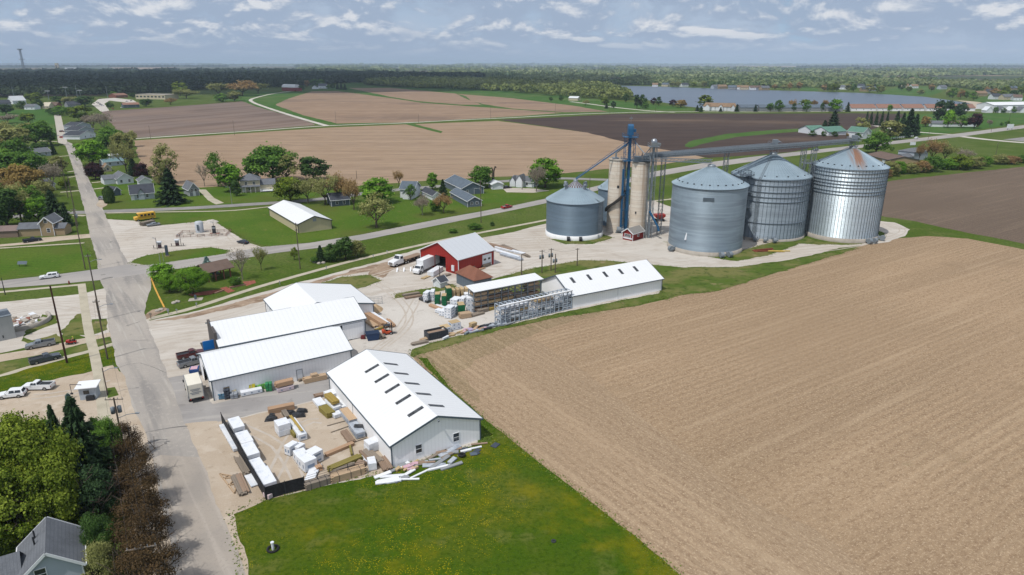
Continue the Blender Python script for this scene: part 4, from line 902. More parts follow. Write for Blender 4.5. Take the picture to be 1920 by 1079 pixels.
def proto(kind,style,lod,seed=0):
 key = (kind,style,lod,seed)
 if key in PROTO: return PROTO[key]
 rg = np.random.default_rng(abs(hash((kind,style,lod,seed))) % 99991 if False else (sum(map(ord,kind + style + lod)) * 7 + seed * 131)); rr = random.Random(seed * 17 + len(kind))
 root = empty('tree',(0,0,-5000)); mul = dict(hi=2.6,mid=.62,low=.2)[lod]; ls = dict(hi=.30,mid=.60,low=1.0)[lod]
 if style in ('round','oval','spread','sparse','bush'):
  h,rx = 10.0,dict(round=4.4,oval=3.2,spread=5.2,sparse=4.2,bush=4.6)[style]
  zc,rz,th = dict(round=(5.3,5.2,1.9),oval=(5.5,5.2,1.9),spread=(5.4,5.0,1.9),sparse=(5.8,4.8,2.2),bush=(4.6,5.4,.8))[style]
  mb,tips = branches(rr,h,rx,th,3 if lod == 'hi' else 2,5,.32); mb.build('trunk',BARK,root)
  # crown: clumps on an uneven ellipsoid shell
  nc = dict(hi=50,mid=42,low=22)[lod]; N = int(dict(round=8200,oval=7200,spread=8800,sparse=2900,bush=7600)[style] * mul)
  d = rg.normal(size=(nc,3)); d /= np.linalg.norm(d,axis=1,keepdims=True); d[:,2] = np.where(d[:,2] < -.72,-d[:,2],d[:,2])
  rad = rg.uniform(.45,1.0,nc) ** .6 * (1 + .14 * np.sin(d[:,0] * 5 + seed) * np.cos(d[:,1] * 4))
  cc = d * rad[:,None] * np.array([rx,rx,rz]) * .82 + np.array([0,0,zc]); cr = rg.uniform(.45,1.15,nc) * rx * .25; cv = rg.uniform(0,1,nc)
  w = cr ** 2; idx = rg.choice(nc,N,p=w / w.sum())
  g = rg.normal(size=(N,3)); g /= np.linalg.norm(g,axis=1,keepdims=True); q = np.minimum(1.5,np.abs(rg.normal(.82,.28,N)))
  P = cc[idx] + g * (cr[idx] * q)[:,None] * np.array([1.15,1.15,.8])
  fl = rg.random(N) < (.10 if style != 'sparse' else .1); e2 = rg.normal(size=(N,3)); e2 /= np.linalg.norm(e2,axis=1,keepdims=True)
  P = np.where(fl[:,None],e2 * np.array([rx,rx,rz]) * (.95 * rg.uniform(.3,1,N) ** .4)[:,None] * (1 + .15 * np.sin(e2[:,0] * 7 + seed) * np.sin(e2[:,2] * 6 + e2[:,1] * 5))[:,None] + np.array([0,0,zc]),P)
  keep = P[:,2] > (.3 if style == 'bush' else 1.3); P,idx,g = P[keep],idx[keep],g[keep]
  out = P - np.array([0,0,zc]); out /= np.linalg.norm(out,axis=1,keepdims=True) + 1e-9
  Nrm = out * .55 + g * .5 + rg.normal(size=P.shape) * .45 + np.array([0,0,.35])
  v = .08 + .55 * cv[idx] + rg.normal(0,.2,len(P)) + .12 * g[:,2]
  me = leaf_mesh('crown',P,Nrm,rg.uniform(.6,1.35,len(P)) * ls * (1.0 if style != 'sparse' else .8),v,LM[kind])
 elif style in ('bare','twig'):
  h = 10.0; mb,tips = branches(rr,h,4,2.6,4 if lod == 'hi' else 3,5,.30)
  tp = np.array([tuple(t) for t in tips]); s = 10.0 / tp[:,2].max();
  mb.v = [(x * s,y * s,z * s) for x,y,z in mb.v]; tp *= s
  mb.build('trunk',BARKP if kind == 'grey' else BARK,root)
  k = dict(bare=4,twig=16)[style]; ls = ls if style == 'twig' else ls * .9
  P = np.repeat(tp,k,0) + rg.normal(size=(len(tp) * k,3)) * .55
  N_ = int(min(len(P),9000 * mul)); P = P[rg.choice(len(P),N_,replace=False)]
  v = rg.uniform(0,1,len(P)); asp = rg.normal(size=P.shape) + np.array([0,0,1.2])
  me = leaf_mesh('crown',P,rg.normal(size=P.shape),rg.uniform(.7,1.5,len(P)) * ls * (1.1 if style == 'bare' else 1.0),v,LM[kind],asp)
 elif style in ('spruce','column'):
  h = 10.0; mb = MB(); mb.tube((0,0,0),(0,0,h * .95),.2,.03,6,BARK,False); mb.build('trunk',None,root)
  N = int(7000 * mul); t = rg.uniform(0,1,N) ** (1.35 if style == 'spruce' else 1.0); nl = 15
  if style == 'spruce':
   lay = np.floor(t * nl) / nl; fr = t * nl % 1; nb = 11
   br = rg.integers(0,nb,N); ang = (br + (lay * nl) * .37 + rg.normal(0,.10,N)) * 2 * np.pi / nb
   R_ = 2.9 * (1 - lay) ** .88 * (.82 + .3 * np.sin(br * 7.3 + lay * 50)); rr_ = R_ * rg.uniform(.12,1,N) ** .6
   z = .5 + lay * 9.2 - rr_ * .22 + rg.normal(0,.12,N) + .35 * fr
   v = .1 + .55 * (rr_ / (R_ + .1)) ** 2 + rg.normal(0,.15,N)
  else:
   ang = rg.uniform(0,2 * np.pi,N); prof = np.minimum(1,(1.02 - t) * 3.2) ** .6 * (.80 + .2 * np.minimum(1,t * 6)); R_ = 1.9 * prof * (1 + .08 * np.sin(ang * 7 + t * 9))
   rr_ = R_ * rg.uniform(.75,1,N); z = .15 + t * 9.8; v = rg.uniform(0,.9,N)
  P = np.stack([rr_ * np.cos(ang),rr_ * np.sin(ang),z],1)
  rad = np.stack([np.cos(ang),np.sin(ang),np.zeros(N)],1)
  Nrm = rad * (.35 if style == 'spruce' else .9) + np.array([0,0,.8 if style == 'spruce' else .2]) + rg.normal(size=P.shape) * .3
  asp = rad + np.array([0,0,-.35]) if style == 'spruce' else rad * .2 + np.array([0,0,1.0])
  asp = asp + rg.normal(size=P.shape) * .25
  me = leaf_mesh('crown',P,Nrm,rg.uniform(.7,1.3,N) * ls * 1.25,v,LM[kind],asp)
 c = bpy.data.objects.new('crown',me); COL.objects.link(c); c.parent = root; KIDS.setdefault(root.as_pointer(),[]).append(c)
 PROTO[key] = root; PROTO_LIST.append(root); root['h'] = 10.0; root['r'] = float(np.abs(np.array(me.vertices[0].co)).max()) if False else 0
 xs = np.zeros(len(me.vertices) * 3,np.float32); me.vertices.foreach_get('co',xs); xs = xs.reshape(-1,3)
 root['hw'] = float(np.percentile(np.hypot(xs[:,0],xs[:,1]),97)); root['hz'] = float(np.percentile(xs[:,2],99.5))
 return root
TREE_N = 0
def tree(px,base,top,wpx,kind,style,label,name='tree',group=None,lod=None,cat=None,p=None,dims=None):
 """a tree standing at photo point (px, base), its top in row top, crown wpx columns wide"""
 global TREE_N
 TREE_N += 1
 if p is None: p = G(px,base)
 if dims: hh,ww = dims
 else: hh = hgt(px,base,top); ww = wpx / FPX * depth(p)
 dd = p.length
 lod = lod or ('hi' if dd < 190 else 'mid' if dd < 520 else 'low')
 pr = proto(kind,style,lod,TREE_N % 3)
 t = copy_tree(pr); t.name = name; t.location = p
 s = ww / 2 / pr['hw']; t.scale = (s,s,hh / pr['hz']); t.rotation_euler = (0,0,(TREE_N * 2.39996) % 6.283)
 for k in ('h','r','hw','hz'):
  if k in t: del t[k]
 tag(t,label,cat or ('bush' if style == 'bush' else 'tree'),group); return t
def trees(rows):
 for r in rows: tree(*r)
RB = 'copper leaved trees along the street'
trees([
 # foreground, lower left
 (82,985,785,150,'lime','spread','big yellow green maple above the grey roofed house'),
 (40,1040,885,130,'lime','round','yellow green maple touching the back of the grey roofed house'),
 (118,1010,862,104,'lime','round','tall lime coloured tree beside the blue green spruces'),
 (45,900,778,80,'lime','sparse','pale yellow green tree at the corner of the gravel lot'),
 (12,1000,810,96,'spruce','spruce','dark spruce at the edge of the lime coloured maples','spruce_tree'),
 (172,935,750,118,'spruce','spruce','tall dark spruce beside the copper leaved row','spruce_tree'),
 (158,880,742,60,'blue','spruce','slim blue spruce next to the gravel lot','spruce_tree'),
 (122,890,762,52,'spruce','spruce','narrow dark spruce between the lime trees and gravel lot','spruce_tree'),
 (196,868,785,40,'green','oval','mid green tree behind the tall dark spruce'),
 (214,880,788,48,'green','round','green round tree under the street pole wires'),
 (194,990,880,66,'spruce','oval','dark green tree in the shade of the copper row'),
 (196,1070,965,60,'dark','bush','dark bushy tree beside the house gable','bush'),
 (196,1105,1020,62,'olive','bush','olive grey shrub between the house and the copper row','shrub'),
 (100,865,790,74,'green','round','low green tree bordering the gravel lot'),
 (66,855,798,66,'olive','round','low olive tree bordering the gravel lot'),
 (70,1000,850,130,'lime','spread','middle yellow green maple of the clump above the grey roof')])
for i,(x,b,t,w) in enumerate([(240,858,792,58),(252,905,828,78),(262,952,868,84),(272,1005,912,92),(282,1062,962,96),(290,1125,1015,104),(262,1090,1000,70)]):
 tree(x,b,t,w,'copper','sparse','copper leaved round tree in the row along the street','tree',RB)
trees([
 # park by the crossing
 (306,527,495,46,'bright','bush','round bright green tree at the park corner by the highway','tree'),
 (318,548,516,36,'bright','round','smaller bright green tree at the yellow kerb','tree'),
 (362,552,504,58,'bright','spread','broad green tree leaning over the park shelter'),
 (391,515,482,32,'blue','spruce','blue spruce beside the park shelter','spruce_tree'),
 (455,525,462,44,'grey','bare','leafless pale tree beside the park shelter'),
 (490,507,463,26,'olive','twig','thin budding tree between the bare tree and the highway'),
 (442,536,519,22,'green','bush','clipped green bush at the end of the park shelter','bush'),
 (552,488,464,16,'lime','sparse','small pale sapling beside the tall utility pole'),
 (602,491,461,24,'spruce','spruce','small dark spruce at the edge of the shrub bed','spruce_tree'),
 (625,490,458,34,'dark','bush','dark shrub next to the small spruce','shrub'),
 (648,487,446,34,'dark','oval','tallest evergreen of the roadside shrub bed'),
 (668,482,452,34,'olive','round','olive shrub at the far end of the roadside bed','shrub'),
 (590,493,482,16,'green','bush','low green shrub at the near end of the roadside bed','shrub'),
 (890,430,419,26,'green','bush','low green bush beside the roadside utility pole','bush'),
 (850,437,429,16,'green','bush','small bush on the highway bank','bush'),
 (923,424,416,9,'dark','bush','tiny bush on the highway bank','bush'),
 # behind the tan building
 (545,380,333,62,'lime','spread','yellow green tree behind the tan building'),
 (578,382,335,46,'olive','twig','olive budding tree behind the tan building ridge'),
 (610,384,330,62,'olive','twig','large half bare tree to the rear of the tan building'),
 (640,382,326,50,'brown','twig','brown budding tree beside the dark house'),
 (664,394,338,44,'brown','twig','brown budding tree standing in front of the dark house'),
 (706,427,362,64,'olive','sparse','large grey green tree standing alone on the lawn'),
 (708,380,335,66,'bright','round','bright green tree behind the grey green lawn tree'),
 (748,350,320,22,'brown','twig','thin brown tree at the edge of the striped field'),
 (792,404,365,36,'grey','twig','grey flowering tree in front of the white house'),
 (832,400,362,40,'brown','twig','brown budding tree in front of the slate sheds'),
 (831,372,337,22,'spruce','spruce','dark spruce touching the slate sheds','spruce_tree'),
 (811,356,325,20,'bright','oval','small bright green tree by the side street'),
 (770,376,346,22,'green','sparse','green young tree beside the white house'),
 (816,396,376,22,'green','bush','green bush between two budding trees','bush'),
 (903,352,312,44,'green','round','round green tree beside the broken trunk'),
 (1022,352,299,66,'bright','round','big bright green tree beside the white cottage'),
 (1006,360,312,34,'grey','twig','grey half bare tree in front of the big bright tree'),
 # houses by the striped field
 (588,338,294,54,'dark','round','deep green tree at the edge of the striped field'),
 (512,340,274,84,'green','spread','largest green tree behind the porch house'),
 (540,342,290,50,'olive','sparse','olive tree filling the gap beside the largest green tree'),
 (478,340,292,36,'green','oval','green tree rising behind the porch house chimney'),
 (410,350,286,44,'green','sparse','thin light green tree beside the leafless tree'),
 (434,360,310,46,'bright','oval','bright green tree beside the porch house'),
 (444,368,338,18,'dark','bush','dark bush at the porch house corner','bush'),
 (384,350,306,30,'grey','bare','leafless tree at the edge of the striped field'),
 (316,345,270,48,'olive','sparse','tall thin olive tree rising behind the big spruce'),
 (302,345,300,36,'olive','sparse','short olive tree behind the big spruce'),
 (323,382,318,56,'spruce','spruce','big dark spruce on the corner lawn','spruce_tree'),
 (206,381,349,20,'arbor','column','clipped dark green column shrub at the street corner','shrub'),
 (180,337,306,36,'purple','round','dark purple tree beside the main street'),
 (268,334,306,28,'purple','bush','dark purple shrub behind the white house','shrub'),
 (252,330,298,30,'spruce','spruce','dark spruce behind the white gabled house','spruce_tree'),
 (238,326,268,44,'olive','twig','half bare leaning tree above the teal roofed house'),
 (174,310,264,58,'bright','round','big bright green tree beside the main street'),
 (215,290,243,54,'green','spread','wide green tree behind the big bright street tree'),
 (232,296,250,40,'olive','round','olive tree behind the teal roofed house'),
 (196,250,210,36,'grey','bare','large leafless tree behind the new grey houses'),
 (176,244,214,40,'grey','twig','grey budding tree behind the new grey houses'),
 (153,228,199,40,'lime','spread','yellow green tree at the end of the new street'),
 (300,346,328,18,'olive','bush','olive shrub beside the white garage','shrub'),
 # left of the street
 (70,275,232,56,'green','spread','large green tree standing by the street bend'),
 (28,282,240,62,'olive','spread','large olive tree left of the street bend'),
 (95,272,246,22,'green','oval','narrow green tree right at the street bend'),
 (54,232,213,28,'lime','round','yellow green tree on the open lawn'),
 (12,214,196,26,'dark','round','dark green tree on the far side of the open lawn'),
 (101,290,268,14,'spruce','spruce','small dark spruce at the bend in the street','spruce_tree'),
 (78,282,268,30,'dark','bush','dark hedge beside the street bend','hedge'),
 (66,284,269,20,'dark','bush','dark hedge in front of the grey rooftops','hedge'),
 (8,300,262,40,'brown','twig','brown budding tree at the edge of the old houses'),
 (22,330,282,66,'green','round','green tree among the old houses'),
 (62,332,286,60,'green','round','green tree between grey rooftops and the street'),
 (88,330,300,40,'green','sparse','thin green tree next to the street lawn'),
 (14,372,318,60,'rust','round','rusty leaved tree among the old houses'),
 (52,372,310,62,'rust','spread','widest rusty leaved tree among the old houses'),
 (100,358,306,48,'grey','twig','grey budding tree in front of the pale house'),
 (122,352,333,22,'lime','bush','yellow green shrub on the street lawn','shrub'),
 (14,425,352,56,'dark','oval','tall dark green tree behind the tan house'),
 (40,415,345,50,'olive','sparse','tall olive tree behind the tan house'),
 (74,418,372,46,'bright','round','bright green tree behind the tan house gable'),
 (106,424,358,46,'spruce','spruce','big dark spruce beside the tan house gable','spruce_tree'),
 (126,424,382,26,'spruce','spruce','smaller dark spruce behind the tan house','spruce_tree'),
 (-20,440,372,70,'dark','round','dark tree partly out of view beside the tan house'),
 (-25,350,300,70,'green','round','green tree at the margin behind the rusty leaved trees'),
 (-40,1060,860,110,'lime','spread','yellow green maple mostly out of view beside the dark spruce'),
 (30,305,262,50,'green','round','green tree beside the long grey roof by the bend'),(6,330,290,44,'dark','round','dark tree at the margin among the old houses'),
 (44,352,306,52,'lime','sparse','pale sparse tree between the green and rusty trees'),(84,386,340,44,'olive','round','olive tree behind the bright green tree'),(60,398,350,46,'green','round','green tree behind the tall olive tree'),
 (24,392,336,54,'brown','twig','brown twiggy tree behind the tan house trees'),(-14,396,334,60,'green','spread','green tree at the margin below the rusty leaves'),(110,330,294,34,'olive','round','olive tree by the street lawn'),
 (46,262,232,36,'olive','round','olive tree between the large lawn trees'),(84,256,226,30,'green','round','green tree on the lawn before the bend'),(10,262,228,44,'olive','twig','budding tree at the lawn margin'),(36,320,288,40,'dark','round','dark tree before the grey rooftops'),
 (204,272,238,36,'green','round','green tree beside the new dark roofed houses'),(190,286,256,26,'dark','round','dark tree behind the big bright street tree'),(246,276,246,26,'olive','twig','olive tree at the near corner of the striped field'),
 # far left town
 (112,217,199,26,'green','bush','low green hedge end beside the new street','hedge'),
 (100,216,203,22,'dark','bush','low dark green hedge near the new street','hedge'),
 (126,214,201,22,'green','bush','low green hedge behind the new street','hedge'),
 (160,200,181,36,'dark','round','dark tree beside the school drive'),
 (110,196,181,22,'dark','round','dark tree among the far roofs'),
 (72,204,187,20,'dark','round','dark tree in front of the cream roofed house'),
 (58,190,176,24,'lime','round','pale green tree by the sports ground'),
 (70,190,174,18,'lime','round','second pale green tree by the sports ground'),
 (42,204,190,24,'dark','bush','dark bush beside the white far roof','bush'),
 (132,196,182,30,'olive','round','olive tree beside the far roofs'),
 (14,232,215,40,'grey','twig','grey budding tree on the open lawn edge'),
 (213,183,172,16,'green','round','green tree beside the school'),
 (250,184,175,14,'dark','round','dark tree at the school wall'),
 (275,200,186,22,'dark','round','dark tree at the edge of the grey field'),
 (207,203,192,14,'dark','round','dark tree inside the school drive loop'),
 (338,180,155,30,'lime','round','pale green tree standing before the dark forest'),
 (350,185,168,44,'olive','twig','brown green thicket tree by the grey field'),
 (320,197,184,22,'brown','twig','rusty thicket tree by the grey field'),
 (415,192,176,26,'green','bush','green bush at the corner of the grey field','bush'),
 (440,190,172,32,'olive','round','olive tree at the corner of the grey field'),
 (455,180,152,60,'brown','twig','large brown budding grove tree before the forest'),
 (410,180,156,48,'olive','twig','olive grove tree before the forest'),
 (484,176,156,40,'olive','twig','olive tree at the farm lane bend'),
])
# ---------------------------------------------------------------- houses
def V2(p): return p if isinstance(p,Vector) else G(*p)
def front(pl,pr,dep):
 pl,pr = V2(pl),V2(pr); u = (pr - pl); W = u.length; u.normalize(); d = Vector((u.y,-u.x,0))
 return dict(A=pl - d * dep,B=pl,W=W)
def side(pl,pr,dep): return dict(A=V2(pl),B=V2(pr),W=dep)
def house(label,pos,hw,rise,wall,roof,wins=(),doors=(),chim=None,name='house',cat='house',group=None,**kw):
 b = gable(name,label,cat,pos['A'],pos['B'],None,hw,rise,W=pos['W'],wall=wall,roof=roof,trim=kw.pop('trim',TRIM_W),over=kw.pop('over',.45),group=group,**kw)
 for s,u,z in wins: window(b,s,(b.W if s in ('x0','xL') else b.L) * u,z,.95,1.25)
 for s,u in doors: door(b,s,(b.W if s in ('x0','xL') else b.L) * u,.95,2.1)
 if chim:
  mb = MB(); mb.box(b.L * chim - .35,b.L * chim + .35,b.yr - .35,b.yr + .35,b.zr - .6,b.zr + .9); mb.build('chimney',P_BRICK,b.roof)
 return b
def wing(b,x0,x1,y0,y1,hw,rise,wall,roof,axis='x',wins=(),name='wing'):
 """a lower roofed wing of house b, in the house's own frame: one mesh with wall and roof"""
 mb = MB(); o = .3
 if axis == 'x': T = lambda u,v,z: (x0 + u,y0 + v,z); Lw,Ww = x1 - x0,y1 - y0
 else: T = lambda u,v,z: (x0 + v,y1 - u,z); Lw,Ww = y1 - y0,x1 - x0
 for a in ((0,0,Lw,0),(Lw,0,Lw,Ww),(Lw,Ww,0,Ww),(0,Ww,0,0)):
  mb.quad(T(a[0],a[1],0),T(a[2],a[3],0),T(a[2],a[3],hw),T(a[0],a[1],hw),wall)
 for u in (0,Lw): mb.tri(T(u,0,hw),T(u,Ww,hw),T(u,Ww / 2,hw + rise),wall)
 w_ = mb.build(name,None,b.root)
 r = MB(); s = rise / (Ww / 2)
 for ye in (-o,Ww + o):
  ze = hw - o * s + .03
  q = [T(-o,ye,ze),T(Lw + o,ye,ze),T(Lw + o,Ww / 2,hw + rise + .03),T(-o,Ww / 2,hw + rise + .03)]
  if ye > 0: q = [q[1],q[0],q[3],q[2]]
  r.hexa(q + [(x,y,z + .12) for x,y,z in q])
 r.build('roof',roof,w_)
 return w_
P1,P2 = G(150,996,5.0),G(152,1053,5.0); d = (P2 - P1); d.z = 0; d.normalize(); n = Vector((-d.y,d.x,0)); P1.z = 0; P2.z = 0
H1 = house('pale blue house with dark grey shingle roof under the lime trees',dict(A=P1 - n * 5.6 - d * .3,B=P2 - n * 5.6,W=5.6),5.0,2.4,P_PALE,SH_GREY,[('xL',.35,5.0),('xL',.6,2.2)],over=.4)
wing(H1,H1.L - 5.6,H1.L - .2,-9,0,4.2,2.3,P_PALE,SH_GREY,'y')
for q in (.25,.45):
 mb = MB(); x = H1.L * q; y = H1.yr - 1.2; mb.tube((x,y,H1.zr - 1.2),(x,y,H1.zr + .1),.09,.09,8); mb.build('vent_pipe',DARK,H1.roof)
# tan house by the street
H2 = house('tan brick house with grey roofs and steep gable facing the driveway',front((79,443.5),(103,442.5),7),4.6,1.9,P_TAN,SH_GREY,[('xL',.6,2.0),('xL',.5,5.2)])
wing(H2,1.5,6.4,-7.2,0,2.7,1.5,P_TAN,SH_GREY,'y'); wing(H2,1.2,6.8,H2.W,H2.W + 3.2,2.5,1.2,P_TAN,SH_GREY,'y')
wing(H2,1.5,6.8,-14.5,-7.3,2.3,1.2,paint('brown_garage_wall',150,128,112,.8),shingle('mauve_shingles',150,132,126),'y',name='garage')
# houses between the street and the striped field
H3 = house('pale house with charcoal roof and small front gable on the corner lawn',side((247,376),(290,372.5),9.5),2.7,3.1,P_PALE,SH_DARK,[('y0',.3,1.5),('y0',.7,1.5)],[('y0',.08)])
wing(H3,H3.L * .32,H3.L * .58,-.4,4,2.9,1.7,P_PALE,SH_DARK,'y',name='dormer')
H4 = house('white house with grey roof and two front windows behind the corner house',front((221,346.5),(251,343.5),11),2.7,2.3,P_WHITE,SH_GREY,[('xL',.25,1.4),('xL',.75,1.4)])
wing(H4,.5,7.5,-5,0,2.5,1.6,P_WHITE,SH_GREY,'y')
house('white garage with grey roof behind the corner house',front((263,350),(285,348),7),2.5,1.6,P_WHITE,SH_GREY,name='garage',cat='garage')
house('grey house with white porch half hidden by the big spruce',front((356,369),(374,367),9),3.2,2.6,P_GREY,SH_GREY,[('xL',.3,2.6),('xL',.7,2.6)],[('xL',.5)])
H5 = house('large pale house with hipped dark roof and front porch',side((452,361.5),(489,359.5),9),5.2,2.8,P_CREAM,SH_GREY,[('y0',.3,4.0),('y0',.7,4.0),('y0',.45,1.5)],[('y0',.15)],hip=True)
wing(H5,H5.L,H5.L + 6.5,1,7.5,3.0,2.0,P_CREAM,SH_GREY)
mb = MB(); mb.hexa([(0,-2.2,2.6),(H5.L,-2.2,2.6),(H5.L,-.02,3.0),(0,-.02,3.0),(0,-2.2,2.75),(H5.L,-2.2,2.75),(H5.L,-.02,3.2),(0,-.02,3.2)],SH_GREY)
for i in range(5): mb.bar((H5.L * i / 4 * .98 + .1,-2.1,0),(H5.L * i / 4 * .98 + .1,-2.1,2.6),.14,None,TRIM_W)
mb.build('porch',None,H5.root)
mb = MB(); mb.box(H5.L,H5.L + 7.5,-2.6,.9,.4,.6)
for i in range(16): mb.bar((H5.L + .5 * i,-2.6,.6),(H5.L + .5 * i,-2.6,1.5),.12)
mb.bar((H5.L,-2.6,1.5),(H5.L + 7.5,-2.6,1.5),.1); mb.build('deck',TRIM_W,H5.root)
house('dark house hidden behind brown budding trees',side((622,388),(656,385),8),2.7,2.2,P_BLUE,SH_DARK,[('y0',.3,1.4),('y0',.7,1.4)])
H6 = house('white two storey farmhouse with grey roof by the side street',side((751,371),(777,372),8),4.0,2.6,P_WHITE,SH_BLUE,[('y0',.3,1.5),('y0',.7,1.5),('x0',.5,3.4)])
wing(H6,2.2,6.2,-3.2,0,2.6,1.4,P_WHITE,SH_BLUE,'y',name='porch')
def gab(label,A,B,Cc,hw,rise,wall,roof,wins=(),name='shed',cat='shed',trim=TRIM_W):
 b = gable(name,label,cat,A,B,Cc,hw,rise,wall=wall,roof=roof,trim=trim)
 for s,u,z in wins: window(b,s,(b.W if s in ('x0','xL') else b.L) * u,z,1.0,1.0)
 return b
b = gab('larger slate grey shed with wide doors beside the side street',(834,351),(866,366.5),(903,361.5),3.0,2.4,W_GREYBLUE,SH_BLUE,[('xL',.25,1.6)]); door(b,'xL',b.W * .72,3.2,2.5,P_BLUE,TRIM_W,'garage_door')
gab('lower slate grey shed with two square white windows',(845,371),(877,389),(902,386.5),2.5,1.6,W_GREYBLUE,SH_BLUE,[('xL',.3,1.5),('xL',.68,1.5)])
gab('small white shed with dark roof between farmhouse and slate sheds',(791,367),(812,377),(824,374),2.2,1.5,P_WHITE,SH_DARK)
house('white garage beside the broken trunk',front((923,356),(943,355),6.5),2.4,1.0,P_WHITE,paint('white_roof',220,224,226,.6,.8),name='garage',cat='garage')
b = house('white cottage with two gables beside the big bright tree',side((960,349),(1000,352),6),2.7,1.9,P_WHITE,SH_GREY,[('y0',.7,1.5)])
wing(b,3.0,6.6,-2.5,3,3.3,2.4,P_WHITE,SH_GREY,'y'); wing(b,-.5,2.2,-1.5,3,2.7,2.0,P_WHITE,SH_GREY,'y')
for i,(a,c) in enumerate([((150,262),(180,257)),((147,252),(176,248.5)),((143,243),(171,240))]):
 b = house(['nearest of the new dark roofed houses, white gable by the street bend','middle one of the three new dark roofed houses','last of the new dark roofed houses, by the leafless tree'][i],front(a,c,13),3.0,2.6,P_PALE if i else P_WHITE,SH_DARK,[('xL',.35,1.5),('xL',.7,1.5)],group='new houses by the street bend')
house('long teal roofed mobile home behind the hut',side((196,313),(233,309.5),8),2.5,1.2,P_PALE,paint('teal_roof',120,150,154,.6),[('y0',.3,1.4),('y0',.7,1.4)],name='mobile_home',cat='mobile home')
house('white roofed mobile home beyond the teal roof',side((206,300),(241,297.5),7),2.5,1.0,P_WHITE,paint('white_roof',220,224,226,.6,.8),name='mobile_home',cat='mobile home')
house('small cream hut with tan roof by the purple tree',front((197,322.5),(209,321.5),6),2.4,1.6,P_CREAM,SH_TAN,[('xL',.5,1.4)],name='hut',cat='hut')
house('blue grey garden shed beside the clipped column shrub',front((214,368),(227,366),6),2.3,1.5,P_BLUE,SH_DARK,name='garden_shed',cat='shed')
for i,(pl,pr,w,r_,l) in enumerate([((44,294),(66,291),P_PALE,SH_GREY,'grey roofed house behind the street bend hedge'),((67,295),(96,292),P_PALE,SH_GREY,'long grey roofed house near the small street spruce'),
  ((82,360),(104,356),P_WHITE,SH_GREY,'pale house behind the grey budding tree'),((2,294),(14,292),P_WHITE,SH_GREY,'white house at the margin among the old trees'),((0,268),(8,267),P_WHITE,paint('white_roof',220,224,226,.6,.8),'white roofed shed at the margin by the olive tree'),
  ((58,326),(76,324),P_GREY,SH_GREY,'grey roofed house deep among the green trees')]):
 house(l,side(pl,pr,8),2.8,2.1,w,r_,[('y0',.3,1.5),('y0',.7,1.5)])
# far left town
for pl,pr,dep,hw,ri,w,r_,l in [((46,206),(65,206),12,3.6,3,P_WHITE,SH_GREY,'white house with grey roof at the far end of the lawn'),((80,204),(92,204),12,3,4.5,P_CREAM,paint('cream_roof',224,214,190,.8),'house with steep cream roof behind the lawn hedge'),
  ((88,203),(106,203),12,3.4,4,P_BRICK,SH_BROWN,'brown roofed house beside the cream roofed house'),((25,196),(50,195),20,5,6,P_WHITE,R_GREY,'big hall with pale metal roof by the sports ground'),((-4,200),(22,199),15,4,4,P_GREY,SH_DARK,'long dark roofed house at the far margin'),
  ((128,202),(152,201),14,3.4,4,P_GREY,SH_DARK,'dark roofed house near the school drive'),((218,184),(240,183),20,4,3,P_BRICK,SH_RED,'brick school wing with red roof'),((232,203),(262,202),16,4,2.4,P_BLUE,SH_RED,'low building with red and blue front by the grey field')]:
 house(l,side(pl,pr,dep),hw,ri,w,r_,[('y0',.25,1.7),('y0',.75,1.7)],trims=False)
def flat(name,label,pl,pr,dep,h_,wall,cat='building',group=None,n=8,roofm=None):
 A,B = V2(pl),V2(pr); d = B - A; L_ = d.length; root = empty(name,A,math.atan2(d.y,d.x),label,cat,group)
 MB().box(0,L_,0,dep,0,h_).build('wall',wall,root); mb = MB(); mb.box(-.3,L_ + .3,-.3,dep + .3,h_,h_ + .5); mb.build('roof',roofm or CONC,root)
 for i in range(n):
  x = L_ * (i + .5) / n; g = MB(); g.box(x - L_ / n * .3,x + L_ / n * .3,-.08,.1,h_ * .4,h_ * .75); g.build('window',GLASS,root)
 return root
flat('school','long flat roofed cream school beyond the grey field',(255,186),(310,187),30,7,P_CREAM,'school')
# the far farm on the hill
A,B = G(529,170.5),G(553,171.5); d = B - A; ln = d.length; fb = empty('red_barn',A,math.atan2(d.y,d.x),'distant red barn with rounded white roof on the hill','barn')
MB().box(0,ln,0,14,0,7).build('wall',P_RED,fb); mb = MB(); n = 12
for i in range(n):
 a,b2 = math.pi * i / n,math.pi * (i + 1) / n; q = lambda t,x: (x,7 - 7.3 * math.cos(t),7 + 6.5 * math.sin(t)); mb.quad(q(a,-.3),q(a,ln + .3),q(b2,ln + .3),q(b2,-.3))
for x in (0,ln): mb.add([(x,7 - 7.2 * math.cos(math.pi * i / n),7 + 6.4 * math.sin(math.pi * i / n)) for i in range(n + 1)],[tuple(range(n + 1))],P_WHITE if False else None)
mb.build('roof',R_WHITE,fb); mb = MB(); mb.box(ln,ln + 8,3,12,0,6); mb.build('lean_to',P_RED,fb)
house('white farmhouse beside the distant red barn',side((597,166.5),(612,166.5),12),6,5,P_WHITE,SH_GREY,[('y0',.3,2),('y0',.7,2)],trims=False)
house('white garage of the distant hill farm',front((585,167.5),(595,167.5),10),4,4,P_WHITE,SH_GREY,trims=False,name='garage',cat='garage')
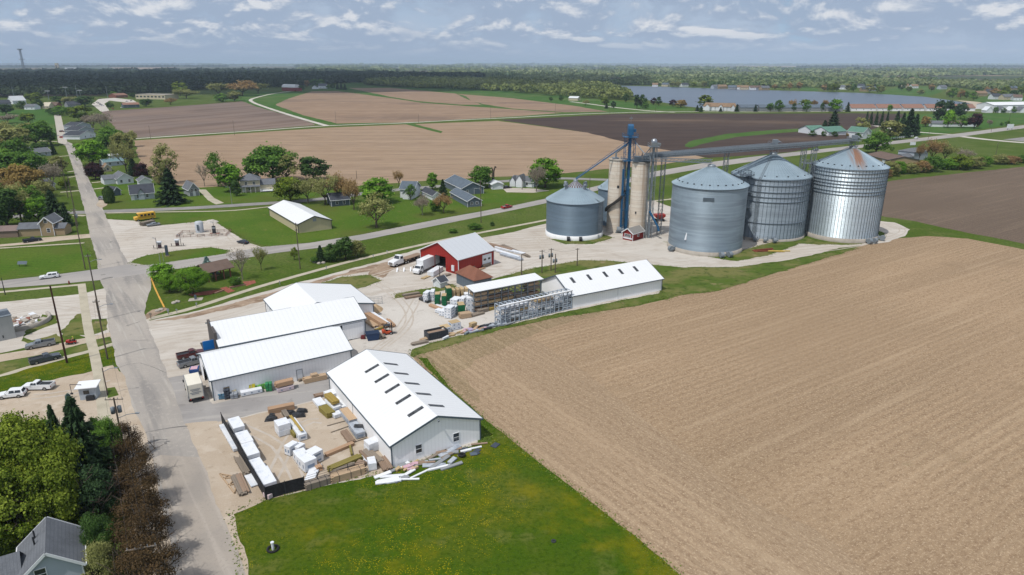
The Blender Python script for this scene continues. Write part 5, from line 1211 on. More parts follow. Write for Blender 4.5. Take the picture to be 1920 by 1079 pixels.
# right hand side, beyond the bins
house('nearer white farm shed with green roof behind the conveyor',side((1521,252),(1549,251),16),3,3.2,P_WHITE,SH_GREEN,trims=False,name='farm_shed',cat='shed'); house('second white farm shed with green roof beside clipped bushes',side((1553,255),(1587,253),16),3,3.4,P_WHITE,SH_GREEN,trims=False,name='farm_shed',cat='shed')
b = house('white farmhouse with green roof behind the leafy tree',front((1617,261),(1631,260),14),5,3.4,P_WHITE,SH_GREEN,[('xL',.5,4)]); wing(b,3,9,b.W,b.W + 8,4.4,2.6,P_WHITE,SH_GREEN,'y')
b = gab('long tan garage with brown roof beyond the rust stained bin',(1622,300),(1664,311),(1685,302),3.2,1.8,P_TAN,SH_BROWN,name='garage',cat='garage',trim=TRIM_D); door(b,'y0',b.L * .82,3,2.6,P_WHITE,TRIM_W,'garage_door')
b = house('pale blue house with hipped grey roof beside the hedgerow',side((1712,302),(1738,299),10),5.0,2.0,P_PALE,SH_GREY,[('y0',.4,3.6)],hip=True); wing(b,-9,0,0,7,2.6,1.6,P_PALE,SH_GREY)
house('white garage with dark roof beside the purple tree lawn',side((1746,238),(1768,238.5),9),3,2.2,P_WHITE,SH_GREY,trims=False,name='garage',cat='garage')
house('white bungalow half hidden behind the lawn trees',side((1772,238),(1830,238),12),3,2.2,P_WHITE,SH_BROWN,trims=False,name='bungalow',cat='house')
# lakeside rows
for i,(x0,x1,y0,y1,r_,w,l) in enumerate([(1318,1340,207,208,SH_TAN,P_WHITE,'white gabled lake house nearest the leafy lakeside tree'),(1341,1362,208,208.5,SH_TAN,P_WHITE,'middle white gabled lake house with tan roof'),(1363,1380,208.5,208.5,SH_TAN,P_WHITE,'white gabled lake house next to the grey row')]):
 b = house(l,side((x0,y0),(x1,y1),14),5,4,w,r_,[('y0',.5,2.0)],trims=False,name='lake_house'); wing(b,b.L * .3,b.L * .7,-5,4,4.6,3,w,r_,'y')
for i,(x0,x1) in enumerate([(1388,1420),(1424,1462),(1466,1504),(1508,1546),(1549,1580)]):
 house(['first','second','third','fourth','last'][i] + ' long grey roofed unit along the lake, counted from the white houses',side((x0,209),(x1,209),14),4.4,3.2,P_GREY,SH_BLUE,[('y0',.3,1.8),('y0',.7,1.8)],trims=False,name='storage_unit',cat='building',group='grey units along the lake')
for i,(x0,x1) in enumerate([(1596,1642),(1646,1690),(1694,1732),(1738,1770),(1776,1828)]):
 b = house(['first','second','third','fourth','last'][i] + ' terracotta roofed building by the lake, counted from the grey units',side((x0,208.5),(x1,208.5),16),3.6,4.2,P_WHITE,SH_RED,[('y0',.2,1.8),('y0',.5,1.8),('y0',.8,1.8)],trims=False,name='row_building',cat='building',group='terracotta roofed buildings by the lake')
house('long hall with white roof at the lake corner',side((1862,207),(1990,205),26),6,3,P_WHITE,R_WHITE,trims=False,name='hall',cat='hall')
for i,x in enumerate((1849,1872,1893,1912)):
 house(['nearest the lake','second from the lake','third from the lake','farthest from the lake'][i].join(('small white gabled cabin in front of the long white hall, ','')),front((x,212),(x + 12,212),9),3,4,P_WHITE,SH_GREY if i % 2 else P_WHITE,trims=False,name='cabin',cat='cabin',group='white cabins by the hall')
house('small cream shed on the far pasture by the white lane',side((1066,189),(1083,189.5),10),4,2.5,P_CREAM,paint('white_roof',220,224,226,.6,.8),trims=False,name='farm_shed',cat='shed')
# houses on the far lake shore
rs = random.Random(21)
spots = [(1228,163),(1246,162.5),(1285,163),(1345,167),(1356,167),(1372,168),(1384,168),(1396,168.5),(1412,169),(1424,169),(1436,169.5),(1494,161),(1512,157),(1560,160),(1580,168),(1612,165),(1622,172),(1635,171),(1612,150),(1698,165),(1716,166),(1770,168),(1842,181),(1856,177),(1870,187),(1893,188),(1908,189),(1575,148),(1902,170),(1712,150),(1150,152),(1200,150)]
hues = [P_WHITE,P_CREAM,P_WHITE,P_PALE,P_TAN,P_GREY]; roofs = [SH_GREY,SH_BLUE,SH_BROWN,SH_TAN,SH_DARK]
hn = ['white','cream','white','pale','tan','grey']; rn = ['grey','slate','brown','tan','charcoal']
for i,(x,y) in enumerate(spots):
 y = max(y,151); m = FPX / depth(G(x,y)); wpx = (13 + 6 * rs.random()) * m
 a = i % 6; c = rs.randrange(5); yy = 'by the water' if y > 160 and x < 1460 else 'above the bay' if x > 1460 else 'in lakeside woods'
 house('%s house with %s roof %s on the far shore' % (hn[a],rn[c],yy),side((x - wpx / 2,y),(x + wpx / 2,y + rs.uniform(-.3,.3)),11),5,4,hues[a],roofs[c],[('y0',.3,2.2),('y0',.7,2.2)],trims=False,name='lake_house',group='houses on the far lake shore')
flat('grain_tower','distant cream tower beyond the dark forest',(105,133.5),(109,133.5),20,55,P_CREAM,'tower',n=1); flat('warehouse','distant long white warehouse beyond the dark forest',(122,131),(143,131),60,18,P_WHITE,'warehouse',n=1,roofm=P_WHITE)
flat('warehouse','tiny distant white warehouse on the skyline',(566,121.6),(575,121.6),200,60,P_WHITE,'warehouse',n=1,roofm=P_WHITE)
# ---------------------------------------------------------------- far woods, tree belts, small far things
def wood(name,label,rows,n,hh,kind_cols,seed=1,cl=None,per=46,tr=.3,sizes=(9,15),grow=.0022,gap=9):
 """a wood that reads as one mass: crowns of leaf clumps spread between the photo lines front (near) and back (far)"""
 rg = np.random.default_rng(seed); fr,bk = rows
 fx = np.array([p[0] for p in fr],float); fy = np.array([p[1] for p in fr],float); bx = np.array([p[0] for p in bk],float); by = np.array([p[1] for p in bk],float)
 x = rg.uniform(fx[0],fx[-1],n); t = rg.random(n) ** 1.25
 y0 = np.interp(x,fx,fy); y1 = np.interp(x,bx,by); y = y0 + (y1 - y0) * t
 P,S,V,Nn = [],[],[],[]
 for i in range(n):
  p = G(x[i],max(y[i],119.75)); nv = noise.noise(Vector((p.x * .0022,p.y * .0011,seed)));
  if nv > gap: continue
  w = rg.uniform(*sizes) * (1 + grow * max(0,p.y - 1200) ** .92); h_ = hh * rg.uniform(.7,1.15)
  k = per; d = rg.normal(size=(k,3)); d /= np.linalg.norm(d,axis=1,keepdims=True); d[:,2] = np.abs(d[:,2]) * 1.0 - .25
  r = rg.uniform(.65,1.05,k)[:,None]
  P.append(np.array([p.x,p.y,h_ * .45]) + d * r * np.array([w / 2,w / 2,h_ * .55]))
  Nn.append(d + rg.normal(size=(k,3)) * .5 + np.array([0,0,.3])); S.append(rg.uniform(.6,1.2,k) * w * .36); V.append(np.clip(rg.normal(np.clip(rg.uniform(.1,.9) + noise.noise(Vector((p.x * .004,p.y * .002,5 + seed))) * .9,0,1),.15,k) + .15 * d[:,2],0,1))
 me = leaf_mesh(name,np.concatenate(P),np.concatenate(Nn),np.concatenate(S),np.concatenate(V),kind_cols)
 o = bpy.data.objects.new(name,me); COL.objects.link(o); tag(o,label,'wood',None,'stuff'); return o
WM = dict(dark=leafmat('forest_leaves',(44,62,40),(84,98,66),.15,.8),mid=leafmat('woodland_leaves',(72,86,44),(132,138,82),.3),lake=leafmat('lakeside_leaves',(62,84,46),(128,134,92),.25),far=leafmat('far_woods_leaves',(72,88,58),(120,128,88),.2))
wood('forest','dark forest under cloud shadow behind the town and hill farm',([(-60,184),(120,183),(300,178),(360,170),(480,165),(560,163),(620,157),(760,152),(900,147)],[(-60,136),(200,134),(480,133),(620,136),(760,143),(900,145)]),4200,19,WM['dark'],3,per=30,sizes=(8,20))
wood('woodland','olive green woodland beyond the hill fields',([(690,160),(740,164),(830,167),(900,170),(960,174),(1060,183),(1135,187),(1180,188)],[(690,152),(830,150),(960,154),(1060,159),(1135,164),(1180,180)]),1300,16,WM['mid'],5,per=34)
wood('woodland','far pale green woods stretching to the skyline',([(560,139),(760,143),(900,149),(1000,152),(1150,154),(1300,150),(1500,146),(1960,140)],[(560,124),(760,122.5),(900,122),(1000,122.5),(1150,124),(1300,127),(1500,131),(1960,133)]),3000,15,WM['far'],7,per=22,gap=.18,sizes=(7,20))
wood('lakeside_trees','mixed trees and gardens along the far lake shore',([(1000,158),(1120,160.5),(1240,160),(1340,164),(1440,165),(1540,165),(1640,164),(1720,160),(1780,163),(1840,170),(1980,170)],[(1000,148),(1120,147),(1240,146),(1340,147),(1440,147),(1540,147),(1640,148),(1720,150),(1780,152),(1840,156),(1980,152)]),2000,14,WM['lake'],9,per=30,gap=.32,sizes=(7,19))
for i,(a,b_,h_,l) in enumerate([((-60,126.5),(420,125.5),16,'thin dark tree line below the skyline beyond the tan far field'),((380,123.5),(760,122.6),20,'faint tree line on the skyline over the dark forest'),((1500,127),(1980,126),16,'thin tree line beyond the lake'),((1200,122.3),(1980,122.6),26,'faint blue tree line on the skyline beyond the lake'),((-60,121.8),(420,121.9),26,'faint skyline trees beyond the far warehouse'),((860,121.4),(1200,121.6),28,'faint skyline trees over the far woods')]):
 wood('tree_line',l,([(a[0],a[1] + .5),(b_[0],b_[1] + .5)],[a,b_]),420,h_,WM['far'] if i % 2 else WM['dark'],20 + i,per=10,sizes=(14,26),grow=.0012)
# far fields seen past the woods
for pts,m in [([(-80,131),(105,129),(105,132),(200,133.5),(-80,134)],m_f3),([(205,127),(330,126.5),(330,129),(230,131)],m_f3),([(1380,123.4),(1520,125),(1500,126),(1380,125)],m_f3),([(1470,131),(1700,130),(1980,133),(1980,141),(1700,139)],m_f4),([(-60,176),(190,176),(185,180),(-60,181)],m_f5)]:
 sheet('far_field',pts,m,.1,amp=0)
sheet('shore_lawn',[(1640,176),(1690,162),(1760,164),(1768,172),(1740,182),(1700,180)],m_oat,.10,amp=4,s=.02); sheet('shore_lawn',[(1500,171),(1506,160),(1530,158),(1534,171)],m_oat,.10,amp=2,s=.02); sheet('shore_lawn',[(1820,190),(1850,180),(1960,182),(1960,200),(1880,196)],m_oat,.09,amp=4,s=.02)
trees([
 # round the lake and the right-hand farms
 (1452,0,0,0,'','','')] if False else [])
trees([
 (1322,204,179,28,'lime','oval','pale green tree standing beside the white lake houses'),(1307,209,198,9,'spruce','spruce','small dark spruce before the white lake houses','spruce_tree'),(1314,210,199,9,'spruce','spruce','second small dark spruce by the white lake houses','spruce_tree'),
 (1351,210,201,8,'spruce','spruce','tiny dark spruce between two white lake houses','spruce_tree'),(1381,210,196,10,'spruce','spruce','dark spruce where the grey units begin','spruce_tree'),(1416,210,196,9,'spruce','spruce','dark spruce before the second grey unit','spruce_tree'),
 (1444,210,194,14,'green','oval','green tree before the second grey unit'),(1460,210,188,18,'green','round','taller green tree before the third grey unit'),(1486,208,188,16,'brown','twig','brown budding tree behind the grey units'),(1488,210,194,9,'dark','oval','small dark tree before the third grey unit'),
 (1512,210,190,14,'green','round','green tree before the fourth grey unit'),(1508,206,187,26,'lime','spread','pale green crown behind the grey units'),(1524,206,188,14,'brown','twig','brown crown behind the fourth grey unit'),(1545,206,188,16,'brown','twig','brown crown behind the last grey unit'),(1541,210,193,8,'dark','oval','small dark tree before the last grey unit'),(1567,210,187,26,'bright','spread','broad bright green tree at the end of the grey units'),(1589,210,192,10,'spruce','spruce','dark spruce between grey and terracotta roofs','spruce_tree'),(1668,210,197,10,'bright','round','small bright tree before the terracotta roofs'),
 (1757,231,189,22,'spruce','oval','tall dark pine by the white garage','pine_tree'),(1775,228,190,26,'spruce','spread','broadest dark pine behind the bungalow','pine_tree'),(1800,224,193,24,'spruce','spread','dark pine leaning toward the lake','pine_tree'),(1777,240,207,20,'bright','round','bright green tree on the bungalow lawn'),(1802,240,217,22,'green','round','pale green tree before the bungalow'),(1826,241,213,26,'purple','round','dark purple tree on the bungalow lawn'),(1855,239,225,10,'grey','twig','small grey tree on the open right lawn'),(1888,236,226,10,'green','bush','round bush on the open right lawn','bush'),(1735,238,219,18,'rust','round','orange leaved tree at the grove end'),(1878,236,229,6,'green','bush','smaller bush on the open right lawn','bush'),(1881,212,203,11,'dark','bush','dark tree before the white cabins'),(1900,212,200,10,'green','round','green tree among the white cabins'),(1866,212,201,9,'green','bush','green tree beside the first white cabin','bush'),
 (1561,247,210,30,'spruce','spruce','big dark spruce behind the green roofed sheds','spruce_tree'),(1545,247,226,18,'spruce','spruce','lower dark spruce behind the green roofed sheds','spruce_tree'),(1523,256,245,16,'dark','bush','clipped bush before the first green roofed shed','bush'),(1544,256,246,11,'dark','bush','clipped bush between the green roofed sheds','bush'),(1565,257,247,14,'dark','bush','clipped bush before the second green roofed shed','bush'),(1608,262,250,18,'dark','bush','dark bush beside the green roofed farmhouse','bush'),(1590,258,250,8,'rust','bush','rusty bush by the farm drive','bush'),
 (1642,288,248,44,'green','round','large leafy green tree beyond the rust stained bin'),(1615,250,221,28,'olive','round','olive tree behind the green roofed farmhouse'),(1668,262,227,40,'olive','round','olive tree before the spruce grove'),
 (1624,232,209,8,'spruce','spruce','slim spruce at the near end of the grove','spruce_tree'),(1632,233,210,9,'spruce','spruce','slim second spruce of the grove','spruce_tree'),(1642,235,210,9,'spruce','spruce','slim third spruce of the grove','spruce_tree'),(1652,236,209,9,'spruce','spruce','slim fourth spruce of the grove','spruce_tree'),(1662,236,210,9,'spruce','spruce','slim fifth spruce of the grove','spruce_tree'),(1679,246,209,18,'spruce','spruce','mid sized spruce of the grove','spruce_tree'),(1690,250,212,18,'spruce','spruce','spruce next to the tallest of the grove','spruce_tree'),(1702,255,205,30,'spruce','spruce','tallest dark spruce of the grove','spruce_tree'),(1714,254,215,22,'spruce','spruce','last dark spruce of the grove by the road','spruce_tree'),(1695,258,228,24,'spruce','spruce','wide low spruce of the grove','spruce_tree'),
 (1672,284,276,8,'green','round','young tree on the grass beside the tan garage'),
 # the thicket along the brown field
 (1745,306,262,46,'brown','twig','tall brown budding tree over the pale blue house'),(1770,306,268,40,'olive','twig','olive budding tree in the thicket by the house'),(1722,304,268,18,'brown','twig','thin brown tree before the pale blue house'),(1668,330,304,34,'olive','bush','olive thicket bush nearest the rust stained bin','bush'),(1682,326,303,30,'bright','bush','bright thicket bush near the rust stained bin','bush'),(1706,326,306,28,'olive','bush','dull thicket bush before the pale blue house','bush'),(1728,324,302,32,'brown','bush','brown thicket bush before the pale blue house','bush'),(1748,322,294,36,'green','bush','green thicket bush below the tall brown tree','bush'),(1776,318,298,34,'bright','bush','bright thicket bush in the middle of the hedgerow','bush'),(1800,318,290,40,'lime','bush','yellow green thicket bush in the hedgerow','bush'),(1826,316,294,34,'olive','bush','olive thicket bush in the hedgerow','bush'),(1808,306,280,34,'grey','twig','grey budding crown over the hedgerow'),(1846,312,294,24,'bright','bush','bright thicket bush beside the far pole','bush'),(1872,308,290,30,'olive','bush','olive bush at the hedgerow pole','bush'),(1896,308,293,30,'brown','bush','brown bush near the hedgerow end','bush'),(1922,306,290,30,'green','bush','green bush at the picture margin of the hedgerow','bush'),(1660,334,316,20,'brown','bush','brown scrub beside the rust stained bin','bush'),
 # trees on the far pasture
 (1137,204,193,8,'spruce','spruce','small dark spruce by the white lane','spruce_tree'),(1150,204,190,10,'spruce','oval','dark evergreen by the white lane'),(1194,204,178,12,'spruce','oval','dark tree nearest the lake on the pasture'),(1205,203,178,16,'dark','round','larger dark tree on the lake pasture'),(1210,204,192,12,'green','bush','green bush under the dark pasture trees','bush'),(1225,197,184,12,'purple','oval','reddish dark tree by the lake'),(1235,199,182,12,'dark','oval','dark round tree by the lake'),(1262,201,187,14,'purple','round','brownish tree at the lake shore'),(1276,202,188,22,'rust','round','rusty tree at the lake shore'),(1098,198,188,16,'olive','twig','olive tree in the far pasture'),(1134,198,184,16,'lime','round','pale tree in the far pasture'),(1033,190,182,8,'dark','oval','small dark tree at the field corner'),(1052,190,178,10,'dark','oval','dark tree by the cream pasture shed'),(1173,192,176,12,'dark','oval','dark tree at the near lake end'),
 # hill farm
 (576,164,151,10,'brown','oval','brown tree behind the distant barn'),(590,163,149,18,'green','round','green tree behind the distant farmhouse'),(602,162,149,16,'green','round','second green tree behind the distant farmhouse'),(565,171,160,14,'dark','round','dark tree beside the distant barn'),(624,167,157,10,'dark','round','dark tree beside the distant farmhouse'),(633,168,154,7,'spruce','spruce','slim spruce at the hill farm','spruce_tree'),(640,168,154,7,'spruce','spruce','second slim spruce at the hill farm','spruce_tree'),(647,169,158,8,'spruce','spruce','last slim spruce of the hill farm','spruce_tree'),(615,167,160,8,'green','bush','green bush by the distant farmhouse','bush')])
kt = random.Random(33)
for x,y in [(1452,168),(1470,169),(1480,169),(1498,168),(1545,171),(1552,171),(1560,172),(1568,172),(1590,170),(1600,172),(1630,174),(1645,174),(1652,175),(1725,178),(1780,182),(1786,184),(1800,186),(1812,184),(1825,188),(1835,178),(1850,176),(1865,180),(1880,182),(1885,176),(1900,180),(1915,178),(1690,170),(1704,172),(1746,172),(1262,163.5),(1272,163.5),(1300,164),(1320,165),(1336,166),(1400,167)]:
 tree(x,y,0,0,kt.choice(['green','dark','olive','lime','brown']),'round','leafy tree standing between houses on the far lake shore',group='trees between the far shore houses',dims=(kt.uniform(10,16),kt.uniform(11,18)))
# the broken trunk
mb = MB(); mb.tube((0,0,0),(.3,0,6.5),.75,.6,10,BARK); mb.tube((.3,0,6.3),(1.3,.2,9.2),.45,.3,8,BARK); mb.tube((.3,0,6.3),(-.5,-.1,8.6),.4,.28,8,BARK); mb.tube((1.0,.1,8.3),(1.9,.2,8.8),.25,.2,7,BARK)
o = mb.build('dead_trunk',None,None,G(924,348)); tag(o,'broken dead tree trunk beside the white garage','dead tree')
# skyline mast and water tower
p = G(46,136); h_ = hgt(46,136,92); mast = empty('radio_mast',p,0,'tall lattice radio mast on the skyline','mast'); mb = MB()
for k in range(3):
 a = 2.094 * k; mb.bar((8 * math.cos(a),8 * math.sin(a),0),(4 * math.cos(a),4 * math.sin(a),h_),2.2)
for i in range(14):
 z = h_ * i / 14; mb.bar((-6,-3,z),(6,3,z + h_ / 14),1.2); mb.bar((6,3,z),(-6,-3,z + h_ / 14),1.2)
mb.build('frame',GREYM,mast); mb = MB(); mb.box(-12,12,-12,12,h_ * .55,h_ * .57); mb.box(-10,10,-10,10,h_ * .96,h_); mb.build('platform',GREYM,mast)
p = G(658,122.5); h_ = hgt(658,122.5,115); wt = empty('water_tower',p,0,'tiny white water tower on the skyline','water tower'); MB().tube((0,0,0),(0,0,h_ * .7),10,8,12).build('column',P_WHITE,wt); MB().lathe([(8,h_ * .65),(26,h_ * .8),(22,h_ * .95),(0,h_)],16).build('tank',P_WHITE,wt)
# sports ground lights
for i,(x,b_,t) in enumerate([(27,186,163),(52,182,162),(126,186,164),(152,186,170),(92,188,171),(202,184,162),(146,186,160)]):
 p = G(x,b_); h_ = hgt(x,b_,t); r_ = empty('floodlight_pole',p,0,'floodlight pole at the sports ground before the dark forest','light pole','sports ground floodlights'); MB().tube((0,0,0),(0,0,h_),.45,.3,6).build('pole',GREYM,r_)
 if i in (2,3,4): MB().box(-4,4,-.4,.4,h_ - .8,h_ + .8).build('lamp_bank',P_GREY,r_)
# real cloud whose shadow lies on the forest
def cloud(label,cx_,cy_,cz,sx,sy,seed):
 bm = bmesh.new(); bmesh.ops.create_icosphere(bm,subdivisions=5,radius=1)
 for v in bm.verts:
  n = noise.fractal(v.co * 1.7 + Vector((seed,0,0)),1,2,5); k = 1 + .45 * n
  v.co = Vector((v.co.x * sx * k,v.co.y * sy * k,(v.co.z if v.co.z > 0 else v.co.z * .25) * 160 * k))
 me = bpy.data.meshes.new('cloud'); bm.to_mesh(me); bm.free()
 for q in me.polygons: q.use_smooth = True
 me.materials.append(mat('cloud_white',(.85,.86,.88,1),rough=1,spec=0,trans=.35)); o = bpy.data.objects.new('cloud',me); COL.objects.link(o); o.location = (cx_,cy_,cz); tag(o,label,'cloud',None,'stuff')
# grass spilling over the edges of lawns, verges and the meadow
rg = np.random.default_rng(4); E_ = np.array([(p.x,p.y) for p in EDGES]); k_ = 16
P_ = np.repeat(E_,k_,0) + rg.normal(size=(len(E_) * k_,2)) * np.array([.4,.4]); P_ = np.concatenate([P_,rg.uniform(.06,.12,(len(P_),1))],1)
me = leaf_mesh('grass_tufts',P_,rg.normal(size=P_.shape) * .4 + np.array([0,0,1.0]),rg.uniform(.12,.34,len(P_)),rg.uniform(0,1,len(P_)),leafmat('grass_blades',(78,104,34),(124,130,66),.2,1.0))
o = bpy.data.objects.new('grass_tufts',me); COL.objects.link(o); tag(o,'ragged grass tufts along the verge edges','grass',None,'stuff')
# ---------------------------------------------------------------- goods in the lumber yard
def woodm(name,r,g,b,dark=.7):
 base = C(r,g,b); return mat(name,base,[dict(s=1,sx=.25,sy=7,sz=7,det=3,lo=.38,hi=.62,c=tuple(x * dark for x in base[:3]) + (1,),a=.8),dict(t='rand',lo=0,hi=1,c=tuple(x * 1.12 for x in base[:3]) + (1,),a=.6)],.85,0,.15,coords='OBJ')
LUM = dict(tan=woodm('fresh_lumber',210,182,150),orange=woodm('cedar_lumber',206,170,138),yellow=woodm('treated_yellow_lumber',190,164,92),green=woodm('treated_green_lumber',150,138,78),grey=woodm('weathered_lumber',158,146,132),brown=woodm('brown_lumber',168,144,124),osb=woodm('strand_board',212,186,144))
WRAP = mat('white_wrap',C(238,241,245,.78),[dict(s=.8,sx=1,det=5,lo=.45,hi=.7,c=C(205,214,226,.78),a=.7),dict(s=4,det=3,lo=.6,hi=.7,c=C(170,182,198),a=.4)],.45,0,.4,coords='OBJ',bump=dict(s=2.2,det=4,st=.35,d=.12))
WRAPG = mat('grey_wrap',C(200,208,218),[dict(s=1,det=5,lo=.4,hi=.7,c=C(150,160,174),a=.7)],.45,0,.4,coords='OBJ',bump=dict(s=2.5,det=4,st=.35,d=.1))
GREENW = mat('green_wrap',C(20,110,70),[dict(s=1.5,det=4,lo=.5,hi=.7,c=C(14,84,52),a=.6)],.5,0,.3,coords='OBJ')
TARP = mat('black_tarp',C(44,46,50),[dict(s=2,det=4,lo=.4,hi=.7,c=C(90,92,96),a=.5)],.4,0,.5,coords='OBJ',bump=dict(s=2,det=4,st=.6,d=.2))
INK = paint('print_ink',150,166,188,.7); DSQ = paint('dark_shingle',70,80,92,.8); PINK = paint('pink_foam',226,186,200,.8); STRAP = paint('dark_strap',60,60,64)
LOGO_R = paint('red_print',178,60,80,.7)
def place(a,b,w):
 """centre, length and heading of something lying between two ground points of the photograph"""
 A,B = G(*a),G(*b); d = B - A; return (A + B) / 2,d.length,math.atan2(d.y,d.x)
def wrapped(label,a,b,w,h,m=None,layers=1,top=None,name='wrapped_lumber_stack',group=None,ink=True,z=0,cat='lumber stack',bearer=True):
 c,L,r = place(a,b,w); L *= .93; c.z = z; w *= .88; h *= .88 if not z else 1; root = empty(name,c,r,label,cat,group); rr = random.Random(int(c.x * 31 + c.y * 17))
 bz = .12 if bearer else 0
 if bearer:
  mb = MB()
  for q in (-.38,0,.38): mb.box(L * q - .06,L * q + .06,-w / 2,w / 2,0,bz)
  mb.build('bearer',LUM['grey'],root)
 lh = (h - bz) / layers
 for i in range(layers):
  j = rr.uniform(-.06,.06); k = rr.uniform(-.10,.10); z0 = bz + i * lh
  mb = MB(); mb.box(-L / 2 + k,L / 2 + k,-w / 2 + j,w / 2 + j,z0,z0 + lh - .03)
  p = mb.build('package',m or WRAP,root,bevel=.05)
  if ink:
   n = max(2,int(L / 1.2)); q = MB()
   for t in range(n):
    x = -L / 2 + L * (t + .5) / n + k; q.box(x - .15,x + .15,-w / 2 + j - .012,-w / 2 + j + .05,z0 + lh * .3,z0 + lh * .62)
    q.box(x - .15,x + .15,w / 2 + j - .05,w / 2 + j + .012,z0 + lh * .3,z0 + lh * .62)
   for s in (-1,1): q.box(s * L / 2 + k - .02,s * L / 2 + k + .02,j - w * .28,j + w * .28,z0 + lh * .3,z0 + lh * .6)
   q.build('print',INK,p)
 if top:
  mb = MB(); mb.box(-L / 2 + .02,L / 2 - .02,-w / 2 + .02,w / 2 - .02,h - .02,h + .04); mb.build('bare_top',LUM[top],root)
 return root
def boards(label,a,b,w,h,kind='tan',n=None,ht=.10,mess=.05,group=None,name='lumber_pile',z=0,cover=None,straps=False,cat='lumber pile',one=True):
 c,L,r = place(a,b,w); c.z = z; w *= .88; h *= .88 if not z else 1; root = empty(name,c,r,label,cat,group); rr = random.Random(int(c.x * 37 + c.y * 11) + 5)
 mb = MB(); rows = max(1,int(round(h / ht))); n = n or max(2,int(w / .24)); bw = w / n
 for j in range(rows):
  for i in range(n):
   dl = rr.uniform(-mess,mess) * L; y = -w / 2 + bw * (i + .5); z0 = .1 + j * ht; zz = rr.uniform(0,.012)
   mb.box(-L / 2 + dl,L / 2 + dl,y - bw * .46,y + bw * .46,z0 + zz,z0 + ht * .93 + zz)
 mb.build('boards',LUM[kind],root)
 mb = MB()
 for q in (-.36,0,.36): mb.box(L * q - .05,L * q + .05,-w / 2 - .05,w / 2 + .05,0,.1)
 mb.build('bearer',LUM['grey'],root)
 if straps:
  mb = MB()
  for q in (-.3,.05,.35): x = L * q; mb.box(x - .03,x + .03,-w / 2 - .02,w / 2 + .02,.08,h + .14)
  mb.build('strap',STRAP,root)
 if cover:
  mb = MB(); mb.box(-L * .42,L * .3,-w / 2 - .06,w / 2 + .06,h * .75,h + .18); mb.build('cover',cover,root,bevel=.06)
 return root
# --- row of wrapped stacks along the black fence
for i,(a,b,w,h) in enumerate([((440,800),(452,820),2.0,2.0),((453,824),(466,846),2.1,1.7),((464,848),(478,872),2.0,2.0),((478,876),(492,898),2.0,1.7),((490,894),(508,926),2.2,1.9)]):
 wrapped(['white wrapped stack nearest the asphalt end of the black fence','second white wrapped stack along the black fence','middle white wrapped stack along the black fence','fourth white wrapped stack along the black fence','last and largest white wrapped stack at the black fence corner'][i],a,b,w,h,group='white stacks along the black fence')
for i,(a,b,w,h,l) in enumerate([((470,834),(480,856),1.0,.9,'low grey wrapped bundle beside the second fence stack'),((492,878),(500,896),1.0,.9,'low grey wrapped bundle beside the fourth fence stack'),((512,908),(518,928),.9,.7,'low grey wrapped bundle beside the last fence stack')]): wrapped(l,a,b,w,h,WRAPG,ink=False)
boards('narrow brown plank stack squeezed between white fence stacks',(474,846),(486,868),.7,1.0,'brown')
wrapped('small stack of pink printed sacks at the fence corner',(500,928),(512,934),1.6,.9,paint('pink_white_sack',232,210,214,.8),ink=False,name='sack_stack',cat='sacks')
# outside the fence
wrapped('long white wrapped bundle outside the black fence',(415,800),(444,850),.9,.7,ink=False)
boards('weathered plank pile outside the fence below the long white bundle',(446,862),(464,892),1.1,.5,'grey',mess=.1)
boards('weathered boards piled near the street outside the fence',(440,896),(456,930),1.2,.45,'grey',mess=.05)
boards('second pile of weathered boards near the street with a dark plank',(448,894),(462,926),1.0,.4,'brown',mess=.08)
wrapped('small white frame pile outside the fence corner',(466,892),(480,914),1.3,.4,ink=False)
tr = empty('roof_truss',G(426,908),world_angle((412,893),(440,930)) * math.pi / 180,'timber roof truss lying flat beside the street','truss'); L = (G(440,930) - G(412,893)).length; mb = MB()
for p,q in (((-L / 2,0),(L / 2,0)),((-L / 2,0),(-L * .1,1.6)),((-L * .1,1.6),(L / 2,0)),((-L * .25,0),(-L * .1,1.6)),((.1 * L,0),(-L * .1,1.6)),((.1 * L,0),(.15 * L,.95)),((-L * .25,0),(-L * .3,.8))): mb.bar((p[0],p[1],.12),(q[0],q[1],.12),.16,.2)
mb.build('frame',LUM['tan'],tr)
# --- middle of the yard
boards('orange lumber on a black tarp at the top of the yard',(504,776),(552,766),1.3,1.0,'orange',mess=.02)
mb = MB(); rr = random.Random(4)
for i in range(9):
 x,y = rr.uniform(-3,3.4),rr.uniform(-1.2,.9); mb.loft([[(x - 1,y - .6,0),(x + 1,y - .7,0),(x + .9,y + .6,0),(x - .9,y + .7,0)],[(x - .7,y - .4,.5),(x + .6,y - .5,.6 + rr.random() * .3),(x + .6,y + .3,.4),(x - .5,y + .5,.55)]])
o = mb.build('tarp',TARP,None,G(532,779)); o.rotation_euler.z = R(15); tag(o,'crumpled black tarp under the orange lumber','tarp')
boards('short brown planks behind the upright white stack',(520,782),(530,792),.9,.7,'brown'); boards('grey planks behind the upright white stack',(532,776),(540,788),.9,.8,'grey')
wrapped('tall white wrapped stack in the middle of the yard',(527,806),(536,818),2.2,2.4,layers=2,ink=False)
wrapped('long white wrapped stack with two wood strips on top',(546,795),(570,828),1.5,1.4,top=None)
boards('two thin yellow strips lying on the long white stack',(546,795),(568,825),.5,.08,'yellow',n=2,ht=.08,z=1.4)
boards('yellow treated posts beside the tall white stack',(541,806),(556,822),.8,.8,'green')
for i,(a,b,w,h,l) in enumerate([((541,848),(552,852),2.0,1.9,'bulging white stack left of the paired white stacks'),((556,846),(568,850),1.6,1.5,'small white stack behind the bulging white stack'),((560,858),(573,876),1.9,1.7,'white stack next to the large front white stack'),((570,872),(584,884),2.2,2.1,'large front white stack with bare wooden end')]): wrapped(l,a,b,w,h,layers=1)
